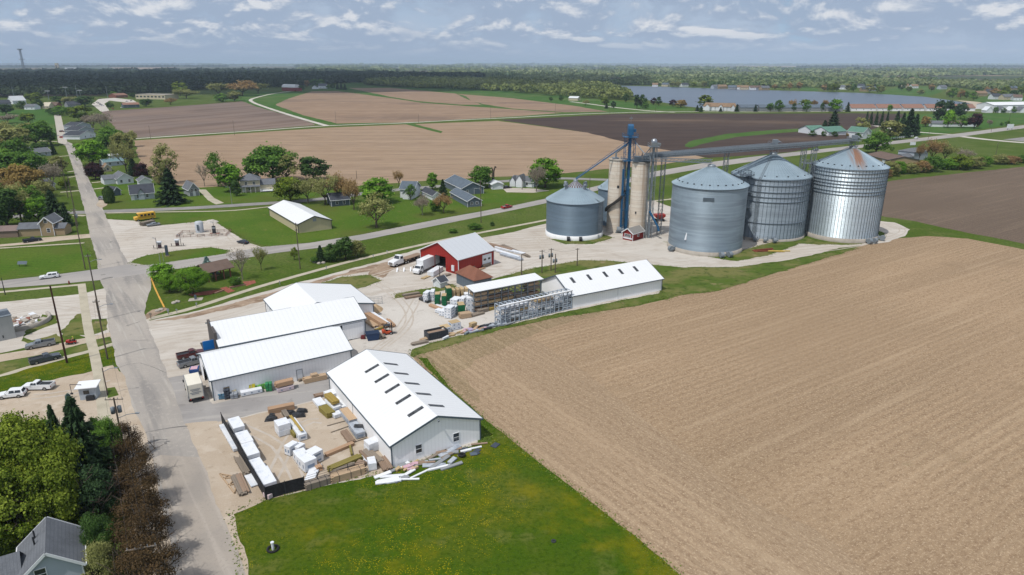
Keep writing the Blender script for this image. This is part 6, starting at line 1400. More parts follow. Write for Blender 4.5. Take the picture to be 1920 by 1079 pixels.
wrapped('white stack with brown middle layer at the right of the group',(582,862),(597,870),2.2,2.3,layers=2,m=WRAP)
boards('loose orange boards leaning at the front of the white stacks',(590,872),(600,884),1.0,.7,'orange'); wrapped('thin white wrapped boards at the yard front',(584,888),(600,874),1.1,.6,ink=False)
wrapped('low white sheet bundle at the yard front',(580,906),(590,884),1.6,.5,ink=False)
# --- beside the front shed
wrapped('white stack at the far corner of the front shed',(614,742),(626,750),1.9,1.3,ink=False)
boards('dark lumber lying at the far corner of the front shed',(590,746),(612,741),1.2,.5,'brown',mess=.08)
wrapped('low white stack nearest the asphalt by the front shed',(594,752),(606,766),1.7,.8,ink=False)
wrapped('white stack under the yellow lumber',(616,758),(634,776),1.6,1.5,top=None); boards('yellow lumber pack lying on a white stack',(616,758),(632,774),1.5,.5,'yellow',z=1.5,n=5,ht=.25)
wrapped('white stack against the shed wall behind the yellow lumber',(630,752),(648,772),1.5,1.1,ink=False)
boards('green yellow treated beams in front of the yellow lumber',(606,770),(622,784),1.7,.9,'green',n=5,ht=.3); wrapped('small white stack below the treated beams',(628,778),(636,784),1.7,.9,ink=False)
wrapped('long white stack with bare brown top by the shed wall',(644,776),(664,800),1.6,1.3,WRAPG,top='tan'); wrapped('white stack with torn dark wrap by the shed wall',(662,802),(678,824),1.7,1.3,WRAPG,top=None)
mb = MB(); mb.box(-.5,.9,-.5,.4,1.3,1.36); o = mb.build('torn_wrap',TARP,None,G(671,812)); tag(o,'torn dark wrap lying on the white stack by the shed wall','tarp')
boards('brown plank pile in front of the torn white stack',(645,812),(660,832),1.3,.5,'brown')
boards('long orange beam lying across the yard',(612,856),(664,834),.9,.45,'orange',n=3,ht=.22)
boards('upright green post stub beside the long orange beam',(656,838),(660,856),.35,.5,'green',n=1)
for i,(a,b,w,h,k,l) in enumerate([((686,848),(712,872),1.6,.6,'grey','grey plank pile beside the tall white stack by the shed'),((676,850),(690,866),.5,.4,'brown','single brown beam near the tall white stack by the shed'),((619,886),(676,862),1.3,.8,'green','yellow green treated beams beside the near fence'),((622,890),(664,874),.9,.6,'grey','grey boards beneath the treated beams'),((670,872),(684,876),1.4,.6,'brown','heap of brown blocks near the white upright stack'),((714,862),(728,884),1.7,.5,'brown','brown planks at the near corner of the front shed')]): boards(l,a,b,w,h,k,mess=.06)
wrapped('double white stack against the near end of the front shed',(695,838),(706,848),2.5,1.9,layers=2,ink=False); wrapped('narrow white stack standing at the near fence end',(696,870),(700,884),1.3,1.5,ink=False); wrapped('white sheets beneath grey planks by the shed',(680,856),(700,874),1.1,.4,ink=False)
boards('brown topped pack at the fence left of the meadow edge',(573,918),(618,904),1.4,1.0,'grey',cover=None,straps=True); boards('brown topped pack along the near fence beside the meadow',(622,904),(684,886),1.4,1.1,'tan',straps=True)
boards('thin bearer sticks lying on the bare yard by the shed',(614,800),(650,790),.12,.1,'grey',n=1); boards('second thin bearer stick lying on the bare yard by the shed',(622,812),(656,800),.12,.1,'grey',n=1); boards('bearer stick in front of the torn white stack',(648,836),(690,822),.12,.1,'grey',n=1)
# --- black fence
fe = empty('fence',G(499,938),0,'black screened chain link fence round the lumber yard','fence'); F0 = G(499,938); pts = [G(417,795),G(436,829),G(460,872),G(480,905),G(499,938),G(536,927),G(572,918),G(620,903),G(686,887)]
mesh_m = mat('black_fence_screen',C(40,40,44),[dict(s=3,det=3,lo=.4,hi=.7,c=C(62,62,66),a=.6)],.8,coords='OBJ')
for i in range(len(pts) - 1):
 a,b = pts[i] - F0,pts[i + 1] - F0; hh = 2.0; d = (b - a).normalized(); n_ = Vector((-d.y,d.x,0)) * .02; u = Vector((0,0,hh))
 if i < 6: MB().hexa([a - n_,b - n_,b + n_,a + n_,a - n_ + u,b - n_ + u,b + n_ + u,a + n_ + u]).build('screen',mesh_m,fe)
 else:
  mb = MB()
  for k in range(7): mb.bar(a + Vector((0,0,hh * k / 6)),b + Vector((0,0,hh * k / 6)),.03)
  mb.build('wire',DARK,fe)
for p in pts + [pts[6].lerp(pts[7],.5),pts[7].lerp(pts[8],.5)]:
 q = p - F0; MB().tube(q,q + Vector((0,0,2.15)),.05,.05,8).build('post',DARK,fe)
# --- goods along the middle shed
def goods(label,p,w,d,h,m,ang=15,name='garden_goods',cat='goods',top=None,group=None,round_=False):
 root = empty(name,G(*p),R(ang),label,cat,group); mb = MB()
 for k in (-.35,0,.35): mb.box(-w / 2,w / 2,d * k - .06,d * k + .06,0,.12)
 mb.build('pallet',LUM['grey'],root); mb = MB(); rr = random.Random(int(p[0] * 3)); nl = max(2,int(h / .25))
 for i in range(nl):
  for j in range(2):
   e = rr.uniform(-.05,.05); x0 = -w / 2 + w / 2 * j; z0 = .12 + (h - .12) * i / nl
   mb.box(x0 + .02 + e,x0 + w / 2 - .02 + e,-d / 2 + e,d / 2 + e,z0,z0 + (h - .12) / nl * .94)
 mb.build('bags',m,root,bevel=.05)
 if top: mb = MB(); mb.box(-w * .4,w * .4,-d * .4,d * .4,h,h + .12); mb.build('cover',top,root,bevel=.04)
 return root
cg = {k: paint('bag_' + k,*v,.6) for k,v in dict(grey=(170,176,184),blue=(96,140,168),cream=(222,208,170),yellow=(222,208,60),lime=(120,200,80),green=(60,150,96),teal=(70,150,150),tan=(190,160,90),dark=(70,78,90),pink=(214,170,190),white=(228,232,236)).items()}
for i,(x,y,w,d,h,c,l) in enumerate([(418,747,1.2,1.2,1.1,'blue','blue topped pallet of bags nearest the shed corner'),(427,748,.9,.9,1.9,'dark','dark upright display cart by the shed corner'),(440,746,1.2,1.2,1.0,'grey','grey pallet of stone by the shed corner'),(440,741,1.0,1.0,1.2,'cream','cream pallet of bags behind the grey stone pallet'),
 (462,735,1.1,1.1,.9,'pink','pinkish pallet against the shed wall'),(473,733,1.3,1.2,1.5,'yellow','bright yellow pallet of bags against the shed wall'),(484,731,1.2,1.1,1.1,'lime','lime green pallet beside the yellow bags'),(496,728,1.3,1.1,1.1,'lime','second lime green pallet along the shed wall'),(505,733,1.1,1.1,1.6,'green','tan and green pallet at the end of the long white bundle'),(505,728,1.0,1.0,1.2,'lime','lime pallet behind the tan and green pallet'),
 (516,715,1.2,1.2,1.3,'teal','teal striped pallet left of the green bag pallet'),(526,713,1.2,1.2,1.4,'grey','grey blue pallet next to the teal striped one'),(540,709,1.5,1.3,1.5,'green','dark green bag pallet behind the cedar lumber'),(553,708,1.3,1.2,1.3,'dark','dark blue pallet beside the shed side door')]): goods(l,(x,y),w,d,h,cg[c],15,top=cg['white'] if i in (0,3,10) else None,group='pallets of garden goods along the shed')
wrapped('long white bundle with black print beside the garden goods',(451,743),(494,734),1.3,1.0)
wrapped('white and pink printed stack carrying grey and cedar lumber',(518,736),(551,728),1.5,1.0,paint('pink_print_wrap',232,214,220,.6),ink=True,cat='lumber stack'); boards('cedar lumber on top of the pink printed stack',(518,736),(550,728),1.4,.8,'orange',z=1.0,n=5,ht=.2)
boards('cedar beams in front of the shed side door end',(570,719),(612,710),1.3,.9,'tan',n=4,ht=.3); boards('short board pack lying on the cedar beams',(584,716),(596,713),1.1,.4,'tan',z=.95,n=4,ht=.2); wrapped('flat white sheets at the shed corner by the front shed',(618,703),(650,692),1.6,.35,ink=False)
boards('grey board pack standing at the shed wall corner',(560,716),(582,708),.8,.5,'grey')
# --- lumber behind the long store
boards('long cedar stack beside the store end wall',(683,592),(722,616),1.6,1.2,'orange',n=5,ht=.3); wrapped('long white wrapped stack on the store yard',(692,590),(727,614),1.1,1.3,ink=False); wrapped('second long white stack toward the orange boards',(705,596),(731,613),.9,.9,ink=False)
boards('fanned orange boards next to the white stacks by the store',(724,603),(736,614),1.7,.6,'orange',mess=.12); boards('loose orange planks in front of the long cedar stack',(690,604),(704,614),1.8,.5,'tan',mess=.15); boards('short yellow beam lying near the forklift',(704,622),(718,617),.6,.5,'yellow',n=2,ht=.25)
boards('pale planks and pallets beside the blue barrels',(703,626),(718,636),1.6,.6,'grey',mess=.1)
bb = empty('waste_bin',G(699,637),R(20),'dark blue waste bin beside the store end wall','waste bin'); mb = MB(); mb.loft([[(-1.1,-.8,.1),(1.1,-.8,.1),(1.1,.8,.1),(-1.1,.8,.1)],[(-1.4,-1,1.6),(1.4,-1,1.6),(1.4,1,1.6),(-1.4,1,1.6)]]); mb.build('body',paint('navy_paint',32,66,110,.5),bb); mb = MB(); mb.box(-1.45,1.45,-1.05,1.05,1.6,1.68); mb.build('lid',paint('navy_lid',24,46,78,.5),bb)
def pile(label,p,r_,h_,m,name='sand_pile',cat='pile',sq=1.0):
 bm = bmesh.new(); bmesh.ops.create_grid(bm,x_segments=28,y_segments=28,size=r_)
 for v in bm.verts:
  d = math.hypot(v.co.x,v.co.y) / r_; v.co.z = max(-.1,h_ * (1 - d * d) ** 1 if d < 1 else -.1) * (1 + .3 * noise.noise(v.co * 1.1)) + .06 * noise.noise(v.co * 4); v.co.y *= sq
 me = bpy.data.meshes.new(name); bm.to_mesh(me); bm.free(); me.materials.append(m); o = bpy.data.objects.new(name,me); COL.objects.link(o); o.location = G(*p);
 for q in me.polygons: q.use_smooth = True
 return tag(o,label,cat)
SAND = mat('sand',C(214,186,150),[dict(s=1,det=6,lo=.4,hi=.7,c=C(190,160,124),a=.7)],1,0,.05,coords='OBJ')
pile('sand pile behind the long store by the chain gate',(690,582),3.6,1.6,SAND); pile('small brown heap next to the sand pile',(700,586),1.0,.5,LUM['brown'],'soil_heap'); pile('rubble heap beside the gas station tank pad',(396,417),2.6,.9,m_pale,'gravel_heap')
# chain link gate
gt = empty('gate',G(717,570),R(8),'chain link gate standing open in the pale yard','gate'); Lg = (G(717,569) - G(664,571)).length; mb = MB()
for k in range(5): mb.bar((-Lg,0,.15 + 1.7 * k / 4),(0,0,.15 + 1.7 * k / 4),.05)
for k in range(8): mb.bar((-Lg * k / 7,0,0),(-Lg * k / 7,0,1.95 if k in (0,7,4) else 1.85),.09 if k in (0,4,7) else .04)
mb.build('frame',GREYM,gt)
# --- stacks by the open racks
for i,(a,b,w,h,l) in enumerate([((797,565),(806,566),2.6,3.0,'white bundle tower at the outer end of the green stacks'),((808,563),(816,563),2.6,3.0,'white bundle tower beside the first green stack')]): wrapped(l,a,b,w,h,layers=4,group='white bundle towers')
def gstack(label,a,b,w,h,top='osb'):
 return wrapped(label,a,b,w,h,GREENW,layers=2,top=top,ink=False,name='green_wrapped_stack',group='green wrapped stacks')
gstack('green wrapped stack nearest the white bundle towers',(816,569),(826,569),2.4,3.0); gstack('green wrapped stack standing in front, second from the towers',(829,572),(838,572),2.4,3.0); gstack('tallest green wrapped stack at the back',(836,563),(846,562),2.4,3.8); gstack('green wrapped stack in the middle of the white bundles',(858,589),(871,588),2.8,2.9)
for i in range(4): x = 847 + i * 8; wrapped(['first','second','third','last'][i] + ' strand board stack behind the green stacks, counted from the tallest green one',(x,561 - i),(x + 6,560.4 - i),2.3,3.0,LUM['osb'],layers=2,ink=False,name='board_stack',group='strand board stacks behind the green stacks')
for i,(a,b,w,h,l) in enumerate([((848,572),(862,574),3.0,2.2,'broad white bundle stack behind the single green stack'),((870,562),(880,561),2.4,2.0,'white bundle stack at the end of the covered rack'),((864,572),(874,573),2.6,2.4,'white bundle stack next to the grey topped tower'),((874,584),(887,583),2.6,4.2,'tall white and grey bundle tower at the rack end')]): wrapped(l,a,b,w,h,layers=3 if h > 2.1 else 2)
for i,(a,b,w,h,l) in enumerate([((836,594),(850,596),2.6,3.1,'stepped white bundle tower in front of the single green stack'),((826,590),(838,592),2.4,1.6,'lower white bundles on the outer side of the stepped tower'),((848,590),(856,591),2.0,2.4,'white bundles between the stepped tower and the green stack'),((818,585),(830,588),1.6,1.0,'lowest white bundles toward the bare yard')]): wrapped(l,a,b,w,h,layers=max(2,int(h / .75)))
boards('brown plank pallet in front of the stepped white tower',(862,597),(882,594),2.0,1.2,'tan'); boards('long plank pile past the plank pallet',(884,594),(906,588),1.6,.4,'grey',mess=.08); boards('grey board heap before the covered rack',(896,588),(914,583),1.5,.9,'grey',mess=.05); boards('yellow lumber lying before the covered rack',(914,583),(938,576),1.4,.7,'yellow',n=4,ht=.3)
for i,(a,b,k,l) in enumerate([((756,556),(786,551),'grey','bundle of pale pipes lying by the weedy strip'),((760,561),(790,556),'brown','brown pipes lying in front of the pale pipes'),((806,574),(838,586),'orange','orange boards lying on the pale yard')]): boards(l,a,b,1.2,.5,k,mess=.06)
wrapped('black wrapped bundle lying beside the pipes',(788,562),(805,569),1.3,.8,TARP,ink=False); wrapped('white sheet bundle on the pale yard by orange boards',(816,573),(838,580),1.2,.4,ink=False)
# open racks with their lumber
rackA,LA = rack('lumber_rack','covered steel lumber rack with white roof',(889,588),(1013,562),5.2,2.6,10,(.5,1.7,2.9,4.0)); rr = random.Random(8)
for k in range(5):
 for z in (.6,1.8,3.0,4.1):
  if rr.random() < .12 or (z > 4 and k in (2,3)): continue
  M = rackA.matrix_basis @ Matrix.Translation((LA * (k + .5) / 5,1.3,z)); L_ = LA / 5 * rr.uniform(.78,.95); hh = rr.uniform(.35,.75)
  t = empty('lumber_bundle',M.translation,rackA.rotation_euler.z,'lumber bundle lying on an arm of the covered rack','lumber bundle','lumber bundles in the covered rack'); mb = MB()
  for j in range(5):
   for q in range(3): e = rr.uniform(-.15,.15); mb.box(-L_ / 2 + e,L_ / 2 + e,-1.3 + j * .5,-1.3 + j * .5 + .46,hh / 3 * q,hh / 3 * q + hh / 3 * .9)
  mb.build('boards',LUM[rr.choice(['tan','tan','grey','brown','osb'])],t)
rackB,LB = rack('trim_rack','grey steel rack of white trim beside the stubble field',(939,611),(1071,579.5),4.6,2.4,16,(.35,1.3,2.3,3.3),False,paint('pale_rack_steel',178,190,202,.5,.8))
mb = MB(); mb.box(-.2,LB + .2,-.25,.25,4.6,4.78); mb.build('cap',WHITE,rackB)
for k in range(8):
 for z in (.45,1.4,2.4,3.4):
  if rr.random() < .1: continue
  M = rackB.matrix_basis @ Matrix.Translation((LB * (k + .5) / 8,1.2 + rr.uniform(-.2,.2),z)); L_ = LB / 8 * rr.uniform(.8,1.1); hh = rr.uniform(.3,.65)
  t = empty('trim_bundle',M.translation,rackB.rotation_euler.z,'bundle of pale trim lying in the grey steel rack','trim bundle','trim bundles in the grey rack'); mb = MB()
  for j in range(4):
   e = rr.uniform(-.4,.4); mb.box(-L_ / 2 + e,L_ / 2 + e,-1.1 + j * .55,-1.1 + j * .55 + .5,0,hh * rr.uniform(.6,1))
  mb.build('boards',rr.choice([WRAP,WRAP,WRAPG,LUM['grey'],LUM['osb']]),t)
# --- by the dark container and the debris row
ct = empty('dumpster',G(821,634),0,'open dark steel dumpster with rusty load beside the stubble field','dumpster'); dA,dB = G(804,640),G(841,632); ct.location = (dA + dB) / 2; ct.rotation_euler.z = math.atan2((dB - dA).y,(dB - dA).x); Lc = (dB - dA).length; mb = MB()
for x0,x1,y0,y1 in ((-Lc / 2,Lc / 2,0,.1),(-Lc / 2,Lc / 2,2.3,2.4),(-Lc / 2,-Lc / 2 + .1,.1,2.3),(Lc / 2 - .1,Lc / 2,.1,2.3)): mb.box(x0,x1,y0,y1,.15,1.7)
for i in range(9): x = -Lc / 2 + Lc * (i + .5) / 9; mb.box(x - .06,x + .06,-.1,0,.15,1.6)
mb.build('body',paint('charcoal_steel',66,72,80,.6),ct); mb = MB(); mb.box(-Lc / 2 + .1,Lc / 2 - .1,.1,2.3,.15,1.2); mb.build('load',LUM['brown'],ct)
for i,(a,b,w,h,m,l) in enumerate([((826,625),(843,621),2.2,1.6,WRAP,'white stack with board top behind the dumpster'),((843,619),(861,615),2.2,2.0,WRAP,'taller white stack with board top past the dumpster'),((814,628),(823,626),1.6,1.2,LUM['orange'],'orange block stack touching the dumpster')]): wrapped(l,a,b,w,h,m,layers=2,top='osb' if i < 2 else None,ink=i < 2)
dbr = random.Random(12)
def scrap(label,p,n,sx,sy,ang,mats_,group,lo=.4,hi=2.2,th=.14,name='offcut',wd=(.2,.6),one=False):
 c = G(*p);
 for i in range(n):
  L_ = dbr.uniform(lo,hi); w_ = dbr.uniform(*wd); t = th * dbr.uniform(.5,1.6); a = R(ang + dbr.uniform(-28,28)); u = dbr.uniform(-sx,sx); v = dbr.uniform(-sy,sy); q = Vector((c.x + u * math.cos(R(ang)) - v * math.sin(R(ang)),c.y + u * math.sin(R(ang)) + v * math.cos(R(ang)),dbr.uniform(.0,.12)))
  mb = MB(); k = dbr.uniform(-.06,.06); mb.hexa([(-L_ / 2,-w_ / 2,.05),(L_ / 2,-w_ / 2 + k,.05),(L_ / 2,w_ / 2,.05 + t * .3),(-L_ / 2,w_ / 2 - k,.05),(-L_ / 2,-w_ / 2,.05 + t),(L_ / 2,-w_ / 2 + k,.05 + t),(L_ / 2,w_ / 2,.05 + t * 1.3),(-L_ / 2,w_ / 2 - k,.05 + t)])
  o = mb.build(name,dbr.choice(mats_),None,q); o.rotation_euler = (dbr.uniform(-.04,.04),dbr.uniform(-.05,.05),a); tag(o,label,'offcut',group)
aS = world_angle((740,880),(904,828))
scrap('white siding offcut lying in the grass below the shed gable',(815,872),26,8.0,2.0,aS,[WRAP,WHITE,WRAPG,P_GREY],'white siding offcuts by the shed gable',1.4,4.4,wd=(.25,.95))
scrap('pink foam scrap in the grass below the shed gable',(768,878),12,1.8,.9,aS,[PINK,PINK,LUM['osb']],'pink foam scraps by the shed gable',.5,1.3,.2,'foam_scrap'); scrap('weathered plank lying close to the shed gable wall',(850,848),12,6.5,.7,aS,[LUM['grey'],WRAPG,LUM['brown']],'weathered planks at the shed gable wall',1.5,3.6,.12,'plank')
scrap('dark shingle square on the offcuts by the shed gable',(890,846),5,3.5,1.2,aS,[DSQ,P_BLUE],'dark squares among the offcuts',.8,1.3,.06,'shingle_bundle',(.7,1.0))
aD = world_angle((840,634),(935,612)); scrap('mixed board scrap in the row past the dumpster',(868,625),22,5.0,1.1,aD,[LUM['tan'],LUM['orange'],WRAP,PINK,LUM['osb']],'board scraps past the dumpster',.6,2.2,.3,'board_scrap'); scrap('grey metal scrap between the dumpster row and the trim rack',(915,615),22,5.5,1.2,aD,[WRAPG,P_GREY,GREYM,DARK],'metal scraps by the trim rack',.8,3.2,.25,'metal_scrap')
wrapped('purple and white sack heap in the debris row',(878,624),(886,622),1.4,.9,paint('lilac_sack',190,176,206,.7),ink=False,name='sack_stack',cat='sacks'); boards('pale plywood leaning stack in the debris row',(882,616),(892,613),1.2,1.3,'osb',n=3)
boards('pale beam pile at the yard corner by the grass',(773,648),(800,642),1.3,.5,'grey',mess=.1); boards('white boards at the yard corner beyond the beams',(790,641),(804,636),1.3,.4,'tan',mess=.1); boards('orange boards behind the front shed at the field edge',(760,674),(790,693),.9,.5,'orange')
# tyre lying on the offcuts, meadow vent, hydrant
def torus(name,label,p,r0,r1,m,z=0,cat='tyre',tilt=0):
 mb = MB(); n,k = 24,10; vs = [((r0 + r1 * math.cos(b)) * math.cos(a),(r0 + r1 * math.cos(b)) * math.sin(a),r1 + r1 * math.sin(b)) for a in [2 * math.pi * i / n for i in range(n)] for b in [2 * math.pi * j / k for j in range(k)]]
 mb.add(vs,[(i * k + j,((i + 1) % n) * k + j,((i + 1) % n) * k + (j + 1) % k,i * k + (j + 1) % k) for i in range(n) for j in range(k)],None,True); o = mb.build(name,m,None,G(*p)); o.location.z = z; o.rotation_euler.x = tilt; tag(o,label,cat); return o
torus('tyre','black tyre lying on white offcuts by the shed gable',(866,857),.42,.16,BLACK,.22); torus('tyre_ring','black rubber ring round the vent pipe in the meadow',(512,1031),.62,.15,BLACK,0)
mb = MB(); mb.tube((0,0,0),(0,0,1.0),.16,.16,12); mb.tube((0,0,1.0),(0,0,1.1),.22,.22,12); o = mb.build('vent_pipe',P_WHITE,None,G(512,1031)); o.name = 'standpipe'; tag(o,'white standpipe in a black ring in the meadow','pipe')
mb = MB(); mb.tube((0,0,0),(0,0,.7),.16,.16,10); mb.tube((0,0,.7),(0,0,.9),.18,.05,10); mb.tube((-.28,0,.5),(.28,0,.5),.09,.09,8); o = mb.build('hydrant',paint('hydrant_red',190,40,36,.5),None,G(797,699)); tag(o,'red hydrant behind the front shed at the field edge','hydrant')
torus('tyre','small dark object lying in the meadow near the field',(1038,1016),.22,.1,DARK,0)
# --- round the red barn
wrapped('rounded white wrapped bundle beside the red barn door',(806,520),(826,508),2.2,1.7,WRAP,ink=False); wrapped('white wrapped stack behind the box truck by the barn',(784,499),(796,495),1.6,2.0,WRAP,ink=False,layers=2)
boards('weathered planks before the red barn corner',(818,524),(842,516),1.6,.4,'grey',mess=.1); boards('orange pallet frame before the box truck',(792,524),(806,518),1.4,.25,'osb',mess=.05); wrapped('pale panels leaning by the barn wall corner',(886,508),(896,504),.5,1.5,LUM['grey'],ink=False); boards('pallet stack along the long barn wall',(905,503),(918,498),1.2,1.0,'grey',mess=.1); boards('planks on the ground along the long barn wall',(878,512),(908,504),1.0,.25,'orange',mess=.1)
torus('tyre','dark wheel leaning on the red barn long wall',(877,513),.5,.18,BLACK,.4,tilt=1.4)
for i,(a,b,l) in enumerate([((925,470),(975,486),'white steel bundles lying past the red barn, nearest row'),((928,465),(985,479),'white steel bundles lying past the red barn, second row'),((938,478),(980,490),'white steel bundles lying past the red barn, lowest row')]): wrapped(l,a,b,1.5,.8,[WRAP,WRAP,WRAPG][i],layers=2,ink=False)
boards('dark timber pile past the red barn',(914,460),(960,472),1.6,.8,'brown',mess=.06); boards('grey timber pile at the far end past the red barn',(944,462),(990,482),1.3,.5,'grey',mess=.08)
mb = MB()
for i in range(3): x = i * 1.9; mb.bar((x,-.9,0),(x + .2,.3,.9),.35,.12); mb.bar((x,.9,0),(x + .2,.3,.9),.35,.12)
o = mb.build('trestle',WHITE,None,G(744,509)); o.rotation_euler.z = R(10); tag(o,'row of white trestles on the weedy patch by the trucks','trestles')
# ---------------------------------------------------------------- vehicles
def heading(a,b): A,B = G(*a),G(*b); return (A + B) / 2,math.atan2((B - A).y,(B - A).x),(B - A).length
def wheels(root,xs,y,r=.38,w=.26):
 for x in xs:
  for s in (-1,1):
   t = MB().tube((0,-w / 2,0),(0,w / 2,0),r,r,18).build('wheel',BLACK,root,(x,s * y,r)); mb = MB(); mb.tube((0,s * w * .2,0),(0,s * (w / 2 + .012),0),r * .62,r * .58,12); mb.build('rim',CHROME,t)
def prism(mb,prof,y0,y1,m=None,taper=0.0,ztap=None):
 """side profile (x,z) swept across the vehicle; points above ztap lean in by taper"""
 def yy(z,y): return y - math.copysign(taper,y) * (0 if ztap is None or z <= ztap else 1)
 n = len(prof); a = [(x,yy(z,y0),z) for x,z in prof]; b = [(x,yy(z,y1),z) for x,z in prof]
 mb.add(a + b,[tuple(range(n))[::-1] if False else tuple(range(n)),tuple(range(2 * n - 1,n - 1,-1))] + [((i + 1) % n,i,n + i,n + (i + 1) % n) for i in range(n)],m)
def lamps(root,L,w,zf,zr,body_x=None):
 for s in (-1,1):
  MB().box(L / 2 - .06,L / 2 + .02,s * w * .36 - .18,s * w * .36 + .18,zf - .1,zf + .1).build('headlight',LENS,root)
  MB().box(-L / 2 - .02,-L / 2 + .06,s * w * .4 - .12,s * w * .4 + .12,zr - .14,zr + .14).build('tail_light',REDLAMP,root)
def car(name,label,a,b,kind,color,cat=None,group=None,L=None,front='b',pos=None,load=None):
 """a = rear ground point, b = front ground point in the photo"""
 if pos: c,h = pos
 else:
  c,h,_ = heading(a,b)
 root = empty(name,c,h,label,cat or ('pickup' if kind == 'pickup' else 'car'),group)
 root.scale = (.9,) * 3; L = L or dict(pickup=5.8,suv=4.9,sedan=4.8)[kind]; w = dict(pickup=1.95,suv=1.92,sedan=1.82)[kind] / 2; l = L / 2; m = color; mb = MB()
 if kind == 'pickup':
  prism(mb,[(-l,.45),(-l,1.12),(-l * .10,1.12),(-l * .10,1.15),(l * .46,1.14),(l * .93,1.02),(l,.85),(l,.42),(l * .5,.34),(-l * .5,.34)],-w,w)
  body = mb.build('body',m,root,bevel=.04)
  mb = MB(); prism(mb,[(-l * .12,1.13),(-l * .09,1.72),(l * .12,1.80),(l * .24,1.74),(l * .47,1.13)],-w + .04,w - .04,None,.18,1.3); mb.build('cab',m,root,bevel=.04)
  mb = MB(); prism(mb,[(-l * .135,1.2),(-l * .115,1.66),(l * .255,1.66),(l * .44,1.2)],-w + .16,w - .16,None,.06,1.3)
  for s in (-1,1):
   for x0,x1 in ((-l * .07,l * .10),(l * .12,l * .30)): mb.hexa([(x0,s * (w - .085),1.2),(x1 + .1,s * (w - .085),1.2),(x1 + .1,s * (w - .05),1.2),(x0,s * (w - .05),1.2),(x0 + .03,s * (w - .22),1.64),(x1 - .06,s * (w - .22),1.64),(x1 - .06,s * (w - .18),1.64),(x0 + .03,s * (w - .18),1.64)])
  mb.build('window',GLASS,root)
  mb = MB(); mb.box(-l + .1,-l * .15,-w + .12,w - .12,1.05,1.135); mb.build('bed',load or DARK,root)
  for s in (-1,1): MB().box(-l + .02,-l * .12,s * (w - .06) - .06,s * (w - .06) + .06,1.12,1.3).build('bed_side',m,root)
  MB().box(-l,-l + .1,-w + .06,w - .06,1.12,1.3).build('tailgate',m,root)
  wheels(root,(-l * .60,l * .62),w - .1,.40)
 else:
  if kind == 'suv': bp = [(-l,.4),(-l,.95),(-l * .96,1.05),(l * .42,1.05),(l * .92,.92),(l,.78),(l,.38)]; cp = [(-l * .96,1.04),(-l * .84,1.62),(-l * .1,1.72),(l * .12,1.66),(l * .44,1.04)]
  else: bp = [(-l,.4),(-l,.9),(-l * .55,.98),(l * .40,.96),(l * .92,.84),(l,.7),(l,.36)]; cp = [(-l * .72,.96),(-l * .42,1.38),(-l * .05,1.46),(l * .12,1.40),(l * .42,.96)]
  prism(mb,bp,-w,w); mb.build('body',m,root,bevel=.05)
  mb = MB(); zt = max(z for _,z in cp); prism(mb,cp,-w + .05,w - .05,None,.2,1.1); mb.build('cabin',m,root,bevel=.05)
  mb = MB(); z0 = cp[0][1] + .07; z1 = zt - .12
  prism(mb,[(cp[0][0] + .02,z0),(cp[1][0] - .03,z1),(cp[3][0] + .05,z1),(cp[4][0] - .02,z0)],-w + .22,w - .22,None,.05,1.15)
  for s in (-1,1):
   for q0,q1 in ((.12,.42),(.45,.72)):
    xa,xb = cp[0][0] + (cp[4][0] - cp[0][0]) * q0,cp[0][0] + (cp[4][0] - cp[0][0]) * q1
    mb.hexa([(xa,s * (w - .09),z0),(xb + .08,s * (w - .09),z0),(xb + .08,s * (w - .055),z0),(xa,s * (w - .055),z0),(xa + .06,s * (w - .25),z1),(xb - .06,s * (w - .25),z1),(xb - .06,s * (w - .215),z1),(xa + .06,s * (w - .215),z1)])
  mb.build('window',GLASS,root); wheels(root,(-l * .60,l * .62),w - .08,.36,.22)
 lamps(root,L,w * 2,.8,.85)
 mb = MB(); mb.box(l - .02,l + .06,-w + .1,w - .1,.38,.55); mb.box(-l - .06,-l + .02,-w + .1,w - .1,.38,.55); mb.build('bumper',DARK if kind != 'pickup' else CHROME,root)
 for s in (-1,1): MB().box(l * .30,l * .36,s * (w + .02) - .09,s * (w + .02) + .09,1.05,1.2).build('mirror',m,root)
 return root
PW = paint('white_car_paint',240,242,244,.25,.8,.03,0,.6); PS = paint('silver_car_paint',150,156,162,.25,.8,.03,.4,.6); PG = paint('slate_car_paint',86,92,102,.25,.8,.03,.3,.6); PK = paint('black_car_paint',28,30,36,.2,.8,.02,0,.6); PD = paint('navy_car_paint',34,42,60,.2,.8,.02,0,.6); PR = paint('red_car_paint',168,34,30,.25,.9,.03,0,.6); PM = paint('maroon_car_paint',84,30,34,.25,.9,.03,0,.6)
car('pickup_truck','silver crew cab pickup on the gravel lane beside the brown pole',(102,646),(51,655),'pickup',PS)
car('pickup_truck','slate grey pickup on the narrow lane facing the street',(58,684),(112,671),'pickup',PG)
car('pickup_truck','white pickup with open bed in the lower gravel lot',(98,729),(48,730),'pickup',PW)
car('car','white hatchback at the edge of the lower gravel lot',(46,742),(1,747),'suv',PW,L=4.7)
car('car','white station wagon driving on the highway past the crossing',(110,520),(76,524),'suv',PW,L=5.1)
car('car','dark blue car turning out of the gas station yard',(466,459),(446,455),'sedan',PD)
car('pickup_truck','dark maroon pickup parked at the middle shed end',(342,673),(375,666),'pickup',PM,pos=None)
car('pickup_truck','silver pickup parked against the middle shed end wall',(346,688),(376,680),'pickup',PS)
car('pickup_truck','dark pickup parked before the tan brick house',(44,456),(78,451),'pickup',PD)
car('car','silver car parked by the clipped column shrub',(187,374),(199,376),'suv',PS)
car('pickup_truck','red and grey pickup driving on the highway past the smallest bin',(941,393),(959,389),'pickup',PR,load=P_GREY)
car('car','dark car parked beside the white garage and broken trunk',(945,354),(956,353),'sedan',PK)
